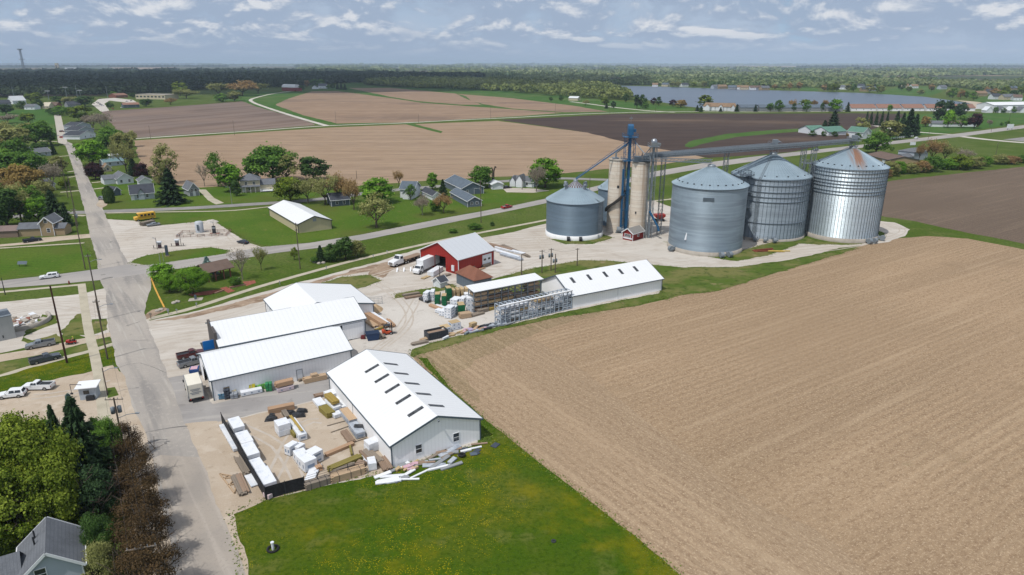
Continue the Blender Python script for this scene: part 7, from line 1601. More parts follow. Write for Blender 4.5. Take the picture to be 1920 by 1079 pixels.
car('car','white car driving on the highway before the white rail fence',(1724,259.5),(1711,262),'suv',PW)
car('car','pale car on the highway seen past the conveyor supports',(1536,282),(1524,284),'suv',PS)
for i,(x,y) in enumerate([(183,193),(186,195),(189,197),(192,199),(178,187),(188,186),(238,191),(246,190),(228,203),(212,205)]): car('car','tiny parked car at the school drive' if i < 8 else 'tiny parked car by the grey field buildings',None,None,'sedan',[PK,PS,PD,PW,PR][i % 5],pos=(G(x,y),R(20 + 10 * i)),group='cars parked at the school' if i < 8 else 'cars by the low buildings')
for i,(x,y,k) in enumerate([(117,248,PM),(118,259,PR),(133,261,PW),(126,259,PR)]): car('car',['maroon car parked by the new houses','red car at the street bend','white van like car at the new house drive','second red car at the street bend'][i],None,None,'suv',k,pos=(G(x,y),R(15)))
# box truck parked at the shed end (back to the viewer)
def box_truck(label,a,b,Lb,hb,cabm,boxm,w=2.4,writing=None):
 c,h,L = heading(a,b); L = Lb + 2.4; root = empty('box_truck',c,h,label,'truck'); l = L / 2; xb = -l + Lb
 bx = MB().box(-l,xb,-w / 2,w / 2,.95,.95 + hb).build('cargo_box',boxm,root,bevel=.05)
 mb = MB()
 for x in (-l,xb):
  for s in (-1,1): mb.bar((x,s * w / 2,.9),(x,s * w / 2,.97 + hb),.1)
 for s in (-1,1): mb.bar((-l,s * w / 2,.97 + hb),(xb,s * w / 2,.97 + hb),.08)
 mb.build('edge_trim',P_GREY,bx)
 mb = MB(); mb.box(-l - .02,-l + .03,-w * .43,w * .43,1.05,.8 + hb)
 for k in range(4): z = 1.05 + (hb - .25) * (k + 1) / 5; mb.box(-l - .035,-l - .01,-w * .43,w * .43,z - .02,z + .02)
 mb.build('rear_door',boxm,bx)
 mb = MB(); prism(mb,[(xb + .05,.55),(xb + .05,2.35),(xb + 1.0,2.4),(xb + 1.35,1.6),(l - .1,1.45),(l,1.2),(l,.5)],-w * .43,w * .43,None,.08,1.7); mb.build('cab',cabm,root,bevel=.05)
 mb = MB(); mb.hexa([(xb + 1.08,-w * .36,2.25),(xb + 1.37,-w * .38,1.65),(xb + 1.37,w * .38,1.65),(xb + 1.08,w * .36,2.25),(xb + 1.14,-w * .36,2.28),(xb + 1.43,-w * .38,1.68),(xb + 1.43,w * .38,1.68),(xb + 1.14,w * .36,2.28)]); mb.build('windscreen',GLASS,root)
 for s in (-1,1): MB().box(xb + .25,xb + 1.0,s * w * .42 - .03,s * w * .42 + .03,1.6,2.2).build('side_window',GLASS,root)
 MB().bar((-l,0,.7),(l - .3,0,.7),.8,.25).build('chassis',DARK,root); wheels(root,(-l + 1.2,l - 1.0),w / 2 - .15,.48,.35); lamps(root,L,w,.9,.85)
 for s in (-1,1): MB().box(xb + 1.25,xb + 1.35,s * (w * .5 + .12) - .1,s * (w * .5 + .12) + .1,1.6,2.1).build('mirror',DARK,root)
 if writing:
  for s,(t,zz,sz) in enumerate(writing):
   cu_ = bpy.data.curves.new('lettering','FONT'); cu_.body = t; cu_.size = sz; cu_.align_x = 'CENTER'; cu_.extrude = .005; o = bpy.data.objects.new('lettering',cu_); COL.objects.link(o); o.parent = bx; o.location = (-l - .05,0,zz); o.rotation_euler = (math.pi / 2,0,-math.pi / 2); cu_.materials.append(DARK)
 return root
CREAM = paint('cream_box',238,232,216,.5,.8,.2)
bt_ = box_truck('cream white box truck parked beside the middle shed corner',(369,752),(361,728),5.0,2.6,PW,CREAM)
mb = MB()
for k,(y0,y1,z) in enumerate([(-.8,.8,2.55),(-.6,.6,2.3),(-.9,.9,1.95),(-.5,.7,1.7)]): mb.box(-3.76,-3.735,y0,y1,z,z + .13)
mb.build('lettering',P_GREY,bt_)
box_truck('white straight truck with long box backed to the red barn door',(820,497),(777,517),8.2,2.7,PW,WHITE)
# flatbed semi
c,h,L = heading((788,484),(733,502)); fl = empty('flatbed_truck',c,h,'white tractor with long flatbed trailer beside the red barn','truck'); l = L / 2
mb = MB(); prism(mb,[(l - 4.2,.7),(l - 4.2,2.9),(l - 2.9,3.0),(l - 2.4,2.0),(l - .2,1.7),(l,1.3),(l,.6)],-1.15,1.15,None,.12,2.1); mb.build('cab',PW,fl,bevel=.06); mb = MB(); mb.hexa([(l - 2.87,-.9,2.85),(l - 2.42,-.98,2.05),(l - 2.42,.98,2.05),(l - 2.87,.9,2.85),(l - 2.8,-.9,2.9),(l - 2.35,-.98,2.1),(l - 2.35,.98,2.1),(l - 2.8,.9,2.9)]); mb.build('windscreen',GLASS,fl)
for s in (-1,1): MB().box(l - 3.9,l - 3.0,s * 1.1 - .05,s * 1.1 + .05,2.0,2.7).build('side_window',GLASS,fl)
MB().box(l + .0,l + .04,-.7,.7,.8,1.5).build('grille',CHROME,fl); mb = MB(); mb.box(-l,l - 5.2,-1.25,1.25,1.25,1.45); mb.build('deck',LUM['brown'],fl)
mb = MB(); mb.bar((-l,0,1.0),(l - .5,0,1.0),.9,.3);
for i in range(9): x = -l + .5 + i * (2 * l - 6) / 9; mb.box(x,x + .12,-1.24,1.24,.95,1.25)
mb.build('chassis',DARK,fl); wheels(fl,(-l + 1,-l + 2.4,l - 6.0,l - 5.0,l - 1.2),1.05,.5,.35); lamps(fl,L,2.4,1.0,1.0)
# forklift and skid loader at the store
def forklift(label,p,ang,m):
 f = empty('forklift',G(*p),R(ang),label,'forklift'); mb = MB(); prism(mb,[(-1.2,.35),(-1.2,1.1),(-.7,1.2),(-.2,.8),(.7,.8),(.9,.35)],-.6,.6); mb.build('body',m,f,bevel=.05)
 mb = MB()
 for x in (-.8,.5):
  for s in (-1,1): mb.bar((x,s * .5,1.0),(x + .1,s * .5,2.1),.08)
 mb.box(-.8,.65,-.55,.55,2.1,2.16); mb.build('cage',DARK,f); mb = MB()
 for s in (-1,1): mb.bar((.95,s * .35,.1),(.95,s * .35,2.6),.12); mb.bar((.95,s * .3,.12),(2.0,s * .3,.12),.12,.06)
 mb.build('mast',DARK,f); mb = MB(); mb.box(-.35,.05,-.25,.25,.85,1.0); mb.box(-.4,-.28,-.25,.25,.9,1.5); mb.build('seat',BLACK,f); wheels(f,(-.8,.6),.55,.32,.25)
OR_ = paint('orange_machine',214,90,50,.5)
forklift('orange and dark forklift beside the long white stacks by the store',(727,627),20,OR_); forklift('red forklift standing inside the open store door',(648,632),200,paint('red_machine',190,60,60,.5));
mb = MB(); mb.box(-.4,.4,-.3,.3,.1,.8); mb.tube((-.5,0,.25),(.5,0,.25),.25,.25,10); mb.bar((0,0,.8),(.7,0,1.1),.08); o = mb.build('pressure_washer',paint('dark_red_machine',120,40,46,.5),None,G(681,636)); tag(o,'small dark red machine by the store door corner','machine')
# school bus and flatbed
c,h,L = heading((284,412),(262,415)); bus = empty('school_bus',G(272,413),h,'short yellow school bus parked on the grass edge','bus'); BY = paint('school_bus_yellow',236,184,60,.4,.8,.1); l = 3.6
mb = MB(); prism(mb,[(-l,.6),(-l,2.75),(-l + .2,2.9),(l - 1.3,2.9),(l - 1.1,1.7),(l - .05,1.55),(l,.6)],-1.15,1.15,None,.1,2.8); mb.build('body',BY,bus,bevel=.06)
for s in (-1,1):
 for i in range(4): x = -l + .6 + i * 1.25; MB().box(x,x + .85,s * 1.15 - .03,s * 1.15 + .03,1.75,2.45).build('window',GLASS,bus)
MB().box(l - 1.26,l - 1.1,-.95,.95,1.8,2.6).build('windscreen',GLASS,bus); mb = MB()
for s in (-1,1):
 for z in (1.15,1.5): mb.box(-l + .1,l - 1.2,s * 1.15 - .02,s * 1.15 + .02,z,z + .08)
mb.build('stripe',BLACK,bus); wheels(bus,(-l + 1.2,l - 1.1),1.0,.45,.3); lamps(bus,7.2,2.3,1.0,1.1)
boards('dark heap of posts stacked before the school bus',(266,424),(288,419),2.4,1.4,'grey',mess=.05); car('car','grey car parked before the school bus and post heap',(296,423),(280,425),'sedan',PS)
# riding mower and rider
mw = empty('riding_mower',G(135,645),R(195),'red riding mower on the narrow lawn verge by the brown pole','mower'); mb = MB(); prism(mb,[(-.9,.3),(-.9,.65),(-.2,.7),(0,.55),(.25,.6),(.3,.95),(.95,.9),(1.0,.35)],-.38,.38); mb.build('body',PR,mw,bevel=.04); mb = MB(); mb.box(-.5,.5,-.65,.65,.12,.3); mb.build('deck',BLACK,mw,bevel=.04); mb = MB(); mb.box(-.65,-.2,-.25,.25,.68,.78); mb.box(-.72,-.6,-.25,.25,.75,1.1); mb.build('seat',BLACK,mw,bevel=.03); mb = MB(); mb.bar((.3,0,.9),(.08,0,1.15),.04); mb.tube((.08,-.18,1.15),(.08,.18,1.15),.02,.02,6); mb.build('steering_wheel',BLACK,mw); wheels(mw,(-.55,.75),.45,.26,.2)
def skin_body(name,J,E,rad,m,parent,root_i=0):
 me = bpy.data.meshes.new(name); me.from_pydata(J,E,[]); o = bpy.data.objects.new(name,me); COL.objects.link(o)
 o.modifiers.new('Skin','SKIN'); s = o.modifiers.new('Sub','SUBSURF'); s.levels = 2; s.render_levels = 2
 for v,r in zip(me.skin_vertices[0].data,rad): v.radius = (r,r)
 me.skin_vertices[0].data[root_i].use_root = True; me.materials.append(m); o.parent = parent; return o
pe = empty('person',mw.location + Vector((0,0,.78)),mw.rotation_euler.z,'person in a yellow vest and dark trousers riding the red mower','person'); SKIN = paint('skin',196,150,122,.6,None,.05); HIV = paint('safety_yellow',206,220,60,.7); TROU = paint('dark_trousers',44,48,58,.8)
pe.location = mw.matrix_basis @ Vector((-.42,0,.8))
J = [(0,0,.08),(.0,0,.3),(.02,0,.5),(.04,0,.6),(.05,0,.72),(.02,.19,.5),(.14,.24,.26),(.38,.16,.3),(.02,-.19,.5),(.14,-.24,.26),(.38,-.16,.3),(.05,.1,.06),(.45,.13,.1),(.5,.14,-.32),(.62,.15,-.36),(.05,-.1,.06),(.45,-.13,.1),(.5,-.14,-.32),(.62,-.15,-.36)]
E = [(0,1),(1,2),(2,3),(3,4),(2,5),(5,6),(6,7),(2,8),(8,9),(9,10),(0,11),(11,12),(12,13),(13,14),(0,15),(15,16),(16,17),(17,18)]
skin_body('body',J,E,[.15,.15,.13,.06,.085,.07,.05,.035,.07,.05,.035,.1,.075,.055,.05,.1,.075,.055,.05],SKIN,pe)
skin_body('vest',[(0,0,.1),(0,0,.3),(.02,0,.49),(.02,.18,.5),(.02,-.18,.5)],[(0,1),(1,2),(2,3),(2,4)],[.17,.172,.15,.085,.085],HIV,pe)
skin_body('trousers',[(0,0,.06),(.05,.1,.06),(.45,.13,.1),(.5,.14,-.28),(.05,-.1,.06),(.45,-.13,.1),(.5,-.14,-.28)],[(0,1),(1,2),(2,3),(0,4),(4,5),(5,6)],[.165,.115,.09,.068,.115,.09,.068],TROU,pe)
mb = MB(); mb.lathe([(.12,.73),(.125,.8),(.09,.87),(0,.9)],14); mb.box(.1,.2,-.07,.07,.77,.79); mb.build('cap',paint('cap_cloth',200,210,70,.8),pe,(.03,0,0)); mb = MB(); mb.box(.128,.142,-.05,-.025,.735,.75); mb.box(.128,.142,.025,.05,.735,.75); mb.build('eye',DARK,pe)
# ---------------------------------------------------------------- poles
def pole(label,base,top,m=WOODPOLE,r=.16,arms=(),lamp=None,trans=0,name='utility_pole',group=None,cat='utility pole',arm_ang=None,h=None):
 p = G(*base); h = h or hgt(base[0],base[1],top); root = empty(name,p,0,label,cat,group); MB().tube((0,0,0),(0,0,h),r,r * .7,8).build('pole',m,root)
 for z,w in arms:
  mb = MB(); a = R(arm_ang if arm_ang is not None else 20); d = Vector((math.cos(a),math.sin(a),0)) * w / 2; mb.bar(Vector((0,0,h - z)) - d,Vector((0,0,h - z)) + d,.12,.12); ar = mb.build('crossarm',LUM['grey'],root)
  for k in (-.9,-.4,.4,.9):
   MB().tube(d * k + Vector((0,0,h - z + .06)),d * k + Vector((0,0,h - z + .32)),.05,.04,6).build('insulator',P_GREY,ar)
 for i in range(trans):
  a = R(60 + 120 * i); MB().lathe([(.02,h - 2.6),(.3,h - 2.6),(.3,h - 1.6),(.1,h - 1.5),(0,h - 1.5)],12,(.5 * math.cos(a),.5 * math.sin(a))).build('transformer',GREYM,root)
 if lamp:
  a = R(lamp[0]); d = Vector((math.cos(a),math.sin(a),0)); mb = MB(); z = h - lamp[2]; mb.tube((0,0,z - .5),d * lamp[1] * .5 + Vector((0,0,z - .05)),.05,.05,6); mb.tube(d * lamp[1] * .5 + Vector((0,0,z - .05)),d * lamp[1] + Vector((0,0,z)),.05,.05,6); arm = mb.build('lamp_arm',GREYM,root); q = d * lamp[1] + Vector((0,0,z)); MB().hexa([tuple(q + Vector(v)) for v in ((-.15,-.12,-.08),(.4,-.12,-.08),(.4,.12,-.08),(-.15,.12,-.08),(-.15,-.1,.08),(.4,-.1,.06),(.4,.1,.06),(-.15,.1,.08))]).build('lamp_head',GREYM,arm)
 return root,h
pole('utility pole on the grass by the upper gravel lot with street lamp',(189,601),476,lamp=(20,2.2,1.5),arms=[(.6,1.2)]); pole('utility pole on the grass strip beside the lawn verge with lamp',(202,674),562,lamp=(20,2.4,1.2),arms=[(.5,1.2)]); pole('short lamp pole at the lower gravel lot edge',(202,741),690,r=.12,lamp=(20,2.0,.3),name='lamp_pole',cat='lamp pole')
pole('utility pole with transformers above the copper leaved row',(234,850),746,arms=[(.3,2.6)],trans=2,lamp=(15,2.6,2.9),arm_ang=5); pole('utility pole with white crossarm at the picture bottom',(285,1125),1022,arms=[(.4,3.0)],arm_ang=18); pole('tall brown pole standing alone beside the mower',(126,681),536,BROWNPOLE,.2); pole('dark lamp post by the sidewalk at the highway',(10,553),521,DARK,.12,name='lamp_post',cat='lamp post')
pole('tall utility pole before the tan building',(563,505),418,arms=[(.5,1.0),(2.2,.8)]); pole('tall utility pole beside the highway past the slate sheds',(902,418),338,arms=[(.5,1.0),(3.5,.8)]); pole('utility pole at the tiny shed by the white bundles',(825,531),500); pole('utility pole before the red barn corner by the covered rack',(978,517),477)
for i,(x,b_,t,k) in enumerate([(1016,512,469,2),(1033,508,466,2),(1041,512,476,2)]): pole(['transformer pole nearest the red barn on the weedy bank','middle transformer pole on the weedy bank','shortest transformer pole on the weedy bank'][i],(x,b_),t,arms=[(.4,1.6)] if i < 2 else (),trans=k)
pole('plain utility pole at the end of the weedy bank',(1082,499),466,arms=[(.3,1.2)]); pole('pale street lamp on the side street lawn',(435,383),350,P_GREY,.1,lamp=(200,1.6,.1),name='street_lamp',cat='street lamp')
for i,(x,b_,t) in enumerate([(630,233,208),(785,231,214),(920,224,198),(440,254,226),(283,262,236),(1229,210,186),(1143,213,187),(1041,215,194),(1640,258,238),(1740,262,243),(1858,248,240),(1655,236,212),(1775,240,222),(1890,236,206),(1865,300,268),(1078,372,345),(1105,372,330),(1680,262,246),(669,336,320),(979,356,330)]):
 pole('thin distant utility pole standing along a field lane or the highway',(x,b_),t,r=.14,group='distant utility poles',arms=[(.4,1.4)] if i in (14,) else ())
pole('tall street pole along the main street by the lawn with the bench sign',(160,505),392,arms=[(.4,1.4)],trans=1); pole('street pole along the main street near the tan house',(146,425),330); pole('street pole along the main street by the rusty trees',(128,372),296); pole('street pole at the street bend',(110,274),235)
def wire(name,label,P,m=DARK,r=.018,sag=.6):
 root = MB()
 for a,b in P:
  for i in range(8):
   t0,t1 = i / 8,(i + 1) / 8; f = lambda t: Vector(a).lerp(Vector(b),t) - Vector((0,0,sag * 4 * t * (1 - t))); root.tube(f(t0),f(t1),r,r,4,None,False)
 o = root.build(name,m); tag(o,label,'wire')
tp = lambda base,top,dz=.3: G(*base) + Vector((0,0,hgt(base[0],base[1],top) - dz))
wire('power_line','power lines strung along the main street poles',[(tp((285,1125),1022) + Vector((k,.3 * k,0)),tp((234,850),746) + Vector((k,0,0))) for k in (-1.2,.4,1.2)] + [(tp((234,850),746) + Vector((k,0,0)),tp((202,674),562) + Vector((k * .4,0,0))) for k in (-1.2,1.2)] + [(tp((202,674),562),tp((189,601),476)),(tp((189,601),476),tp((160,505),392)),(tp((160,505),392),tp((146,425),330))],DARK,.012)
wire('power_line','power lines between the transformer poles',[(tp((1016,512),469),tp((1033,508),466)),(tp((1033,508),466),tp((1082,499),466))],DARK,.02)
# ---------------------------------------------------------------- left lots, gas station, park
cb = empty('concrete_building',G(-30,632),0,'pale grey block building at the margin of the gravel lot','building'); A,B = G(-42,650),G(31,634); d = B - A; cb.location = A; cb.rotation_euler.z = math.atan2(d.y,d.x); hb = hgt(31,634,592); Lb = d.length
MB().box(0,Lb,0,5.5,0,hb).build('wall',ribbed('pale_block',192,194,192,None,1.2,.8,.95),cb); MB().box(-.1,Lb + .1,-.1,5.6,hb,hb + .15).build('roof',GREYM,cb); MB().box(Lb * .66,Lb * .69,-.04,.05,.6,1.2).build('meter',DARK,cb)
mb = MB(); z0 = hb + .15
for x in (Lb - 4.6,Lb - 3.0):
 for y in (1.2,3.0): mb.bar((x,y,z0),(x,y,z0 + 1.6),.12)
mb.build('leg',STEEL,cb); MB().tube((Lb - 4.0,2.1,z0 + 1.6),(Lb - 4.0,2.1,z0 + 6.5),1.7,1.7,20).build('tank',GREYM,cb)
fr = empty('foundation_ruin',G(40,604),0,'broken round concrete foundation heaped with rubble','ruin'); rr_ = 6.2; fr.location = G(36,606); MB().lathe([(rr_ - .5,0),(rr_ - .5,.9),(rr_,.9),(rr_,0)],28,a0=R(-130),a1=R(60),mat=CONC).build('ring_wall',CONC,fr)
mb = MB(); rg = random.Random(6)
for i in range(46):
 a,q = rg.uniform(0,6.28),rr_ * .9 * rg.random() ** .5; x,y = q * math.cos(a),q * math.sin(a) * .8; s = rg.uniform(.4,1.5); t = rg.uniform(.1,.35); e = rg.uniform(0,3); u = Vector((math.cos(e),math.sin(e),rg.uniform(-.15,.15))); mb.bar(Vector((x,y,.3)) - u * s * .5,Vector((x,y,.4 + rg.random() * .3)) + u * s * .5,s * .8,t,rg.choice([P_WHITE,CONC,CONC,LUM['brown'],P_BRICK]))
mb.build('rubble',None,fr)
sh = empty('booth',G(170,745),R(14),'small white booth with flat roof at the lower gravel lot','booth'); MB().box(-1.3,1.3,-1.0,1.0,0,2.3).build('wall',P_PALE,sh); MB().hexa([(-1.8,-1.4,2.3),(1.7,-1.4,2.3),(1.7,1.3,2.55),(-1.8,1.3,2.55),(-1.8,-1.4,2.42),(1.7,-1.4,2.42),(1.7,1.3,2.67),(-1.8,1.3,2.67)]).build('roof',WHITE,sh); MB().box(-.6,.3,-1.04,-.96,1.1,1.8).build('window',GLASS,sh); MB().box(-.2,1.0,-1.6,-1.0,0,.9).build('machine',DARK,sh)
mb = MB(); mb.bar((0,0,0),(0,0,2.6),.1); mb.bar((0,0,2.6),(-2.0,.1,2.6),.08); mb.bar((-2.0,.1,2.6),(-2.0,.1,.9),.06); mb.box(-2.2,-1.8,0,.2,.7,1.0); o = mb.build('loading_arm',DARK,None,G(157,747)); tag(o,'thin dark pipe arm standing beside the white booth','pipe arm')
bn = empty('signboard',G(43,500),R(5),'small blue grey signboard standing on the open lawn','sign'); MB().hexa([(-1.3,-.3,.7),(1.3,-.3,.7),(1.3,-.2,.7),(-1.3,-.2,.7),(-1.3,.3,1.5),(1.3,.3,1.5),(1.3,.4,1.5),(-1.3,.4,1.5)]).build('board',P_BLUE,bn)
for x in (-.9,.9): MB().bar((x,0,0),(x,0,1.0),.12).build('leg',DARK,bn)
mb = MB(); mb.tube((0,0,0),(0,0,.7),.2,.2,10); mb.tube((0,0,.7),(0,0,.95),.2,.08,10); o = mb.build('hydrant',paint('hydrant_rust',150,60,50,.6),None,G(130,533)); tag(o,'rusty red hydrant on the grass corner by the crossing','hydrant')
dp = empty('waste_bin',G(366,703),R(15),'blue waste bin at the middle shed end','waste bin'); mb = MB(); mb.loft([[(-.7,-.9,.1),(.7,-.9,.1),(.7,.9,.1),(-.7,.9,.1)],[(-.8,-1,1.4),(.8,-1,1.4),(.8,1,1.4),(-.8,1,1.4)]]); mb.build('body',paint('blue_bin',36,84,150,.5),dp); MB().box(-.6,.6,-.7,.7,1.36,1.48).build('load',PINK,dp);
# gas station
for i,(x,y) in enumerate([(300,466),(333,462)]):
 g = empty('fuel_pump',G(x,y),R(10),['fuel pump nearest the street in the gas station yard','fuel pump nearest the tank pad in the gas station yard'][i],'fuel pump','fuel pumps'); MB().box(-2,2,-.7,.7,0,.15).build('island',CONC,g); mb = MB(); mb.box(-.5,.5,-.3,.3,.15,1.9); mb.build('cabinet',paint('pump_maroon',70,46,52,.5),g); MB().box(-.5,.5,-.32,.32,1.3,1.75).build('display',P_GREY,g); mb = MB(); mb.box(-.7,.7,-.45,.45,1.9,2.3); mb.build('header',P_WHITE,g)
 for s in (-1.8,1.8): MB().tube((s,0,.15),(s,0,1.0),.1,.1,8).build('bollard',DARK,g)
for i,(x,y,t) in enumerate([(295,468,446),(340,462,440),(402,436,416)]): pole(['dark lamp pole by the first fuel pump','dark lamp pole by the second fuel pump','dark lamp pole beside the tank pad'][i],(x,y),t,DARK,.09,name='lamp_pole',cat='lamp pole',lamp=(180,.8,.1))
tk = empty('tank_pad',G(383,440),R(8),'gravel tank pad fenced by low reddish rails','tank pad'); mb = MB()
for a,b in (((-8,-3.5),(8,-3.5)),((8,-3.5),(8,3.5)),((8,3.5),(-8,3.5)),((-8,3.5),(-8,-3.5))):
 for z in (.35,.8): mb.bar((*a,z),(*b,z),.08)
 for k in range(7): p = Vector((*a,0)).lerp(Vector((*b,0)),k / 7); mb.bar(p,p + Vector((0,0,.9)),.1)
mb.build('rail',paint('rust_rail',150,116,104,.7),tk); mb = MB()
for x,y,r_ in ((-5,1.5,1.2),(-1,-1.5,1.4),(3,-1.2,1.3),(5.5,-1.2,1.0)): mb.lathe([(r_,.0),(r_,.25),(0,.3)],16,(x,y))
mb.build('tank_lid',CONC,tk)
vt = empty('storage_tank',G(375,436),R(5),'white upright storage tank on the tank pad','tank'); MB().lathe([(1.35,0),(1.35,3.6),(1.0,3.9),(0,4.0)],20).build('shell',paint('pale_tank',206,212,218,.5),vt); MB().box(-.3,.3,-1.5,-1.3,1.0,3.0).build('panel',P_BLUE,vt)
pd = empty('price_pylon',G(402,438),R(5),'dark upright dispenser at the far end of the tank pad','dispenser'); MB().box(-.5,.5,-.4,.4,0,2.6).build('cabinet',DARK,pd); MB().box(-.52,.52,-.42,.42,1.7,2.3).build('display',P_GREY,pd); MB().box(-1.4,1.8,-.6,.6,0,.12).build('plinth',P_BRICK,pd)
sg_ = empty('pylon_sign',G(314,481),R(8),'narrow dark pylon sign on the grass island','sign'); sg_.scale = (.75,) * 3; MB().box(-.55,.55,-.2,.2,.3,4.6).build('board',paint('slate_sign',74,86,104,.5),sg_); MB().box(-.8,.8,-.4,.4,0,.3).build('base',P_TAN,sg_)
for i,(x,y,t) in enumerate([(301,495,474),(307,491,470)]): pole(['thin pale pole on the grass island by the highway','second thin pale pole on the grass island with a small sign'][i],(x,y),t,P_GREY,.07,name='flag_pole',cat='pole')
# park shelter
sA,sB = G(391,531),G(437,520); d = (sB - sA); Ls = d.length; ps = empty('park_shelter',sA,math.atan2(d.y,d.x),'open park shelter with brown shingle roof and red posts','shelter'); Wd = 6.5; mb = MB()
for x in (.4,Ls * .35,Ls * .68,Ls - .4):
 for y in (.5,Wd - .5): mb.bar((x,y,0),(x,y,2.7),.28)
mb.build('post',P_BRICK,ps); mb = MB()
for y in (.5,Wd - .5): mb.bar((0,y,2.65),(Ls,y,2.65),.25,.35)
mb.build('beam',paint('red_wood',160,96,72,.7),ps); mb = MB()
for ye,sgn in ((-.5,1),(Wd + .5,-1)):
 q = [(-.6,ye,2.75),(Ls + .6,ye,2.75),(Ls + .6,Wd / 2,4.5),(-.6,Wd / 2,4.5)]; q = q if sgn > 0 else [q[1],q[0],q[3],q[2]]; mb.hexa(q + [(x,y,z + .14) for x,y,z in q])
mb.build('roof',SH_BROWN,ps)
mb = MB(); mb.box(-.9,.9,-.4,.4,.68,.74); mb.box(-.9,.9,-.85,-.55,.4,.45); mb.box(-.9,.9,.55,.85,.4,.45); mb.bar((-.6,-.7,0),(-.6,.3,.7),.1); mb.bar((.6,-.7,0),(.6,.3,.7),.1); o = mb.build('picnic_table',LUM['brown'],None,ps.matrix_basis @ Vector((Ls * .5,Wd * .5,0))); tag(o,'picnic table under the brown roofed park shelter','table')
for i,(a,b) in enumerate([((420,546),(402,551)),((431,541),(462,534))]):
 A,B = G(*a),G(*b); mb = MB(); mb.bar((0,0,.22),B - A,.4,.45); o = mb.build('garden_wall',paint('brick_edge',170,130,110,.8),None,A); tag(o,['low brick garden wall before the park shelter','low brick garden wall past the brick path'][i],'wall')
yk = [(283,521),(290,540),(298,557),(308,577)]; mb = MB()
for i in range(3): A,B = G(*yk[i]),G(*yk[i + 1]); mb.bar(A + Vector((0,0,.07)),B + Vector((0,0,.07)),.35,.15)
o = mb.build('kerb',m_yel); o['kind'] = 'structure'
pdm = empty('memorial_stand',G(367,562),R(15),'small dark memorial stand on a concrete square','stand'); MB().box(-1.6,1.6,-1.1,1.1,0,.08).build('slab',CONC,pdm); MB().box(-.25,.25,-.2,.2,.08,1.2).build('plinth',P_BLUE,pdm)
for i,(x,y) in enumerate([(283,598),(316,590),(332,588),(369,576),(612,506),(700,484),(726,476),(525,535)]):
 mb = MB(); mb.box(-.05,.05,-.05,.05,0,1.1); mb.box(-.18,.18,-.04,.04,.7,1.1); o = mb.build('marker_post',P_GREY if i else LUM['grey'],None,G(x,y)); o.scale = (1.6,1.6,1.3) if i < 2 else (1,1,1); tag(o,'short marker post along the long sidewalk','post','marker posts by the sidewalk')
boulders = random.Random(5)
for i,(x,y) in enumerate([(440,527),(447,523),(326,568),(333,566),(296,583),(301,581),(590,492),(598,494),(606,493),(585,489)]):
 bm = bmesh.new(); bmesh.ops.create_icosphere(bm,subdivisions=3,radius=.6)
 for v in bm.verts: v.co *= 1 + .35 * noise.noise(v.co * 1.6 + Vector((i * 7,0,0))); v.co.z *= .65
 me = bpy.data.meshes.new('boulder'); bm.to_mesh(me); bm.free(); me.materials.append(CONC); o = bpy.data.objects.new('boulder',me); COL.objects.link(o); o.location = G(x,y,.15); tag(o,'pale boulder lying in a planting bed of the park','boulder','boulders in the planting beds')
# white rail fence and horse sign by the farm
A,B = G(1660,263),G(1712,257); d = B - A; n = 14; wf = empty('rail_fence',A,0,'white rail fence along the highway before the spruce grove','fence'); mb = MB()
for k in (.5,1.1): mb.bar(Vector((0,0,k)),d + Vector((0,0,k)),.18)
for i in range(n + 1): mb.bar(d * (i / n),d * (i / n) + Vector((0,0,1.4)),.22)
mb.build('rail',WHITE,wf)
for i,(x,y) in enumerate([(1486,330),(1500,331),(1512,333)]): mb = MB(); mb.box(-1.1,1.1,-.3,.3,0,.8); o = mb.build('planter_box',P_CREAM,None,G(x,y)); tag(o,'pale box standing on the grass behind the bins','box','pale boxes behind the bins')
bs = empty('billboard',G(1893,244),R(5),'small white double sign on the right hand lawn','sign'); MB().box(-3,3,-.2,.2,1.5,5).build('board',P_WHITE,bs); mb = MB(); mb.bar((-2,0,0),(-2,0,1.5),.3); mb.bar((2,0,0),(2,0,1.5),.3); mb.build('leg',GREYM,bs)
bs = empty('billboard',G(1711,274),R(5),'low white sign beside the highway near the hedgerow','sign'); MB().box(-2,2,-.15,.15,.6,2.6).build('board',P_WHITE,bs); mb = MB(); mb.bar((-1.5,0,0),(-1.5,0,.6),.2); mb.bar((1.5,0,0),(1.5,0,.6),.2); mb.build('leg',GREYM,bs)
mb = MB(); mb.box(-3.4,3.4,-1,1,0,.25); mb.bar((-3.0,0,.4),(3.2,.5,.6),.3); mb.bar((-2.5,-1,.3),(3,-.6,.4),.25,mat=None); o = mb.build('auger_parts',paint('rusty_auger',150,80,60,.7),None,G(1432,471)); o.rotation_euler.z = R(8); tag(o,'rusty auger parts lying before the middle bin','auger')
mb = MB(); mb.tube((0,0,.3),(5,0,.3),.25,.25,8); mb.tube((.5,.7,.2),(7,.9,.2),.2,.2,8); o = mb.build('yellow_pipe',paint('yellow_pipe_paint',210,180,90,.6),None,G(1440,473)); o.rotation_euler.z = R(-3); tag(o,'yellow pipes lying before the middle bin','pipe')
# the master trees were only patterns to copy from
for r in PROTO_LIST:
 for c in list(r.children): bpy.data.objects.remove(c)
 bpy.data.objects.remove(r)
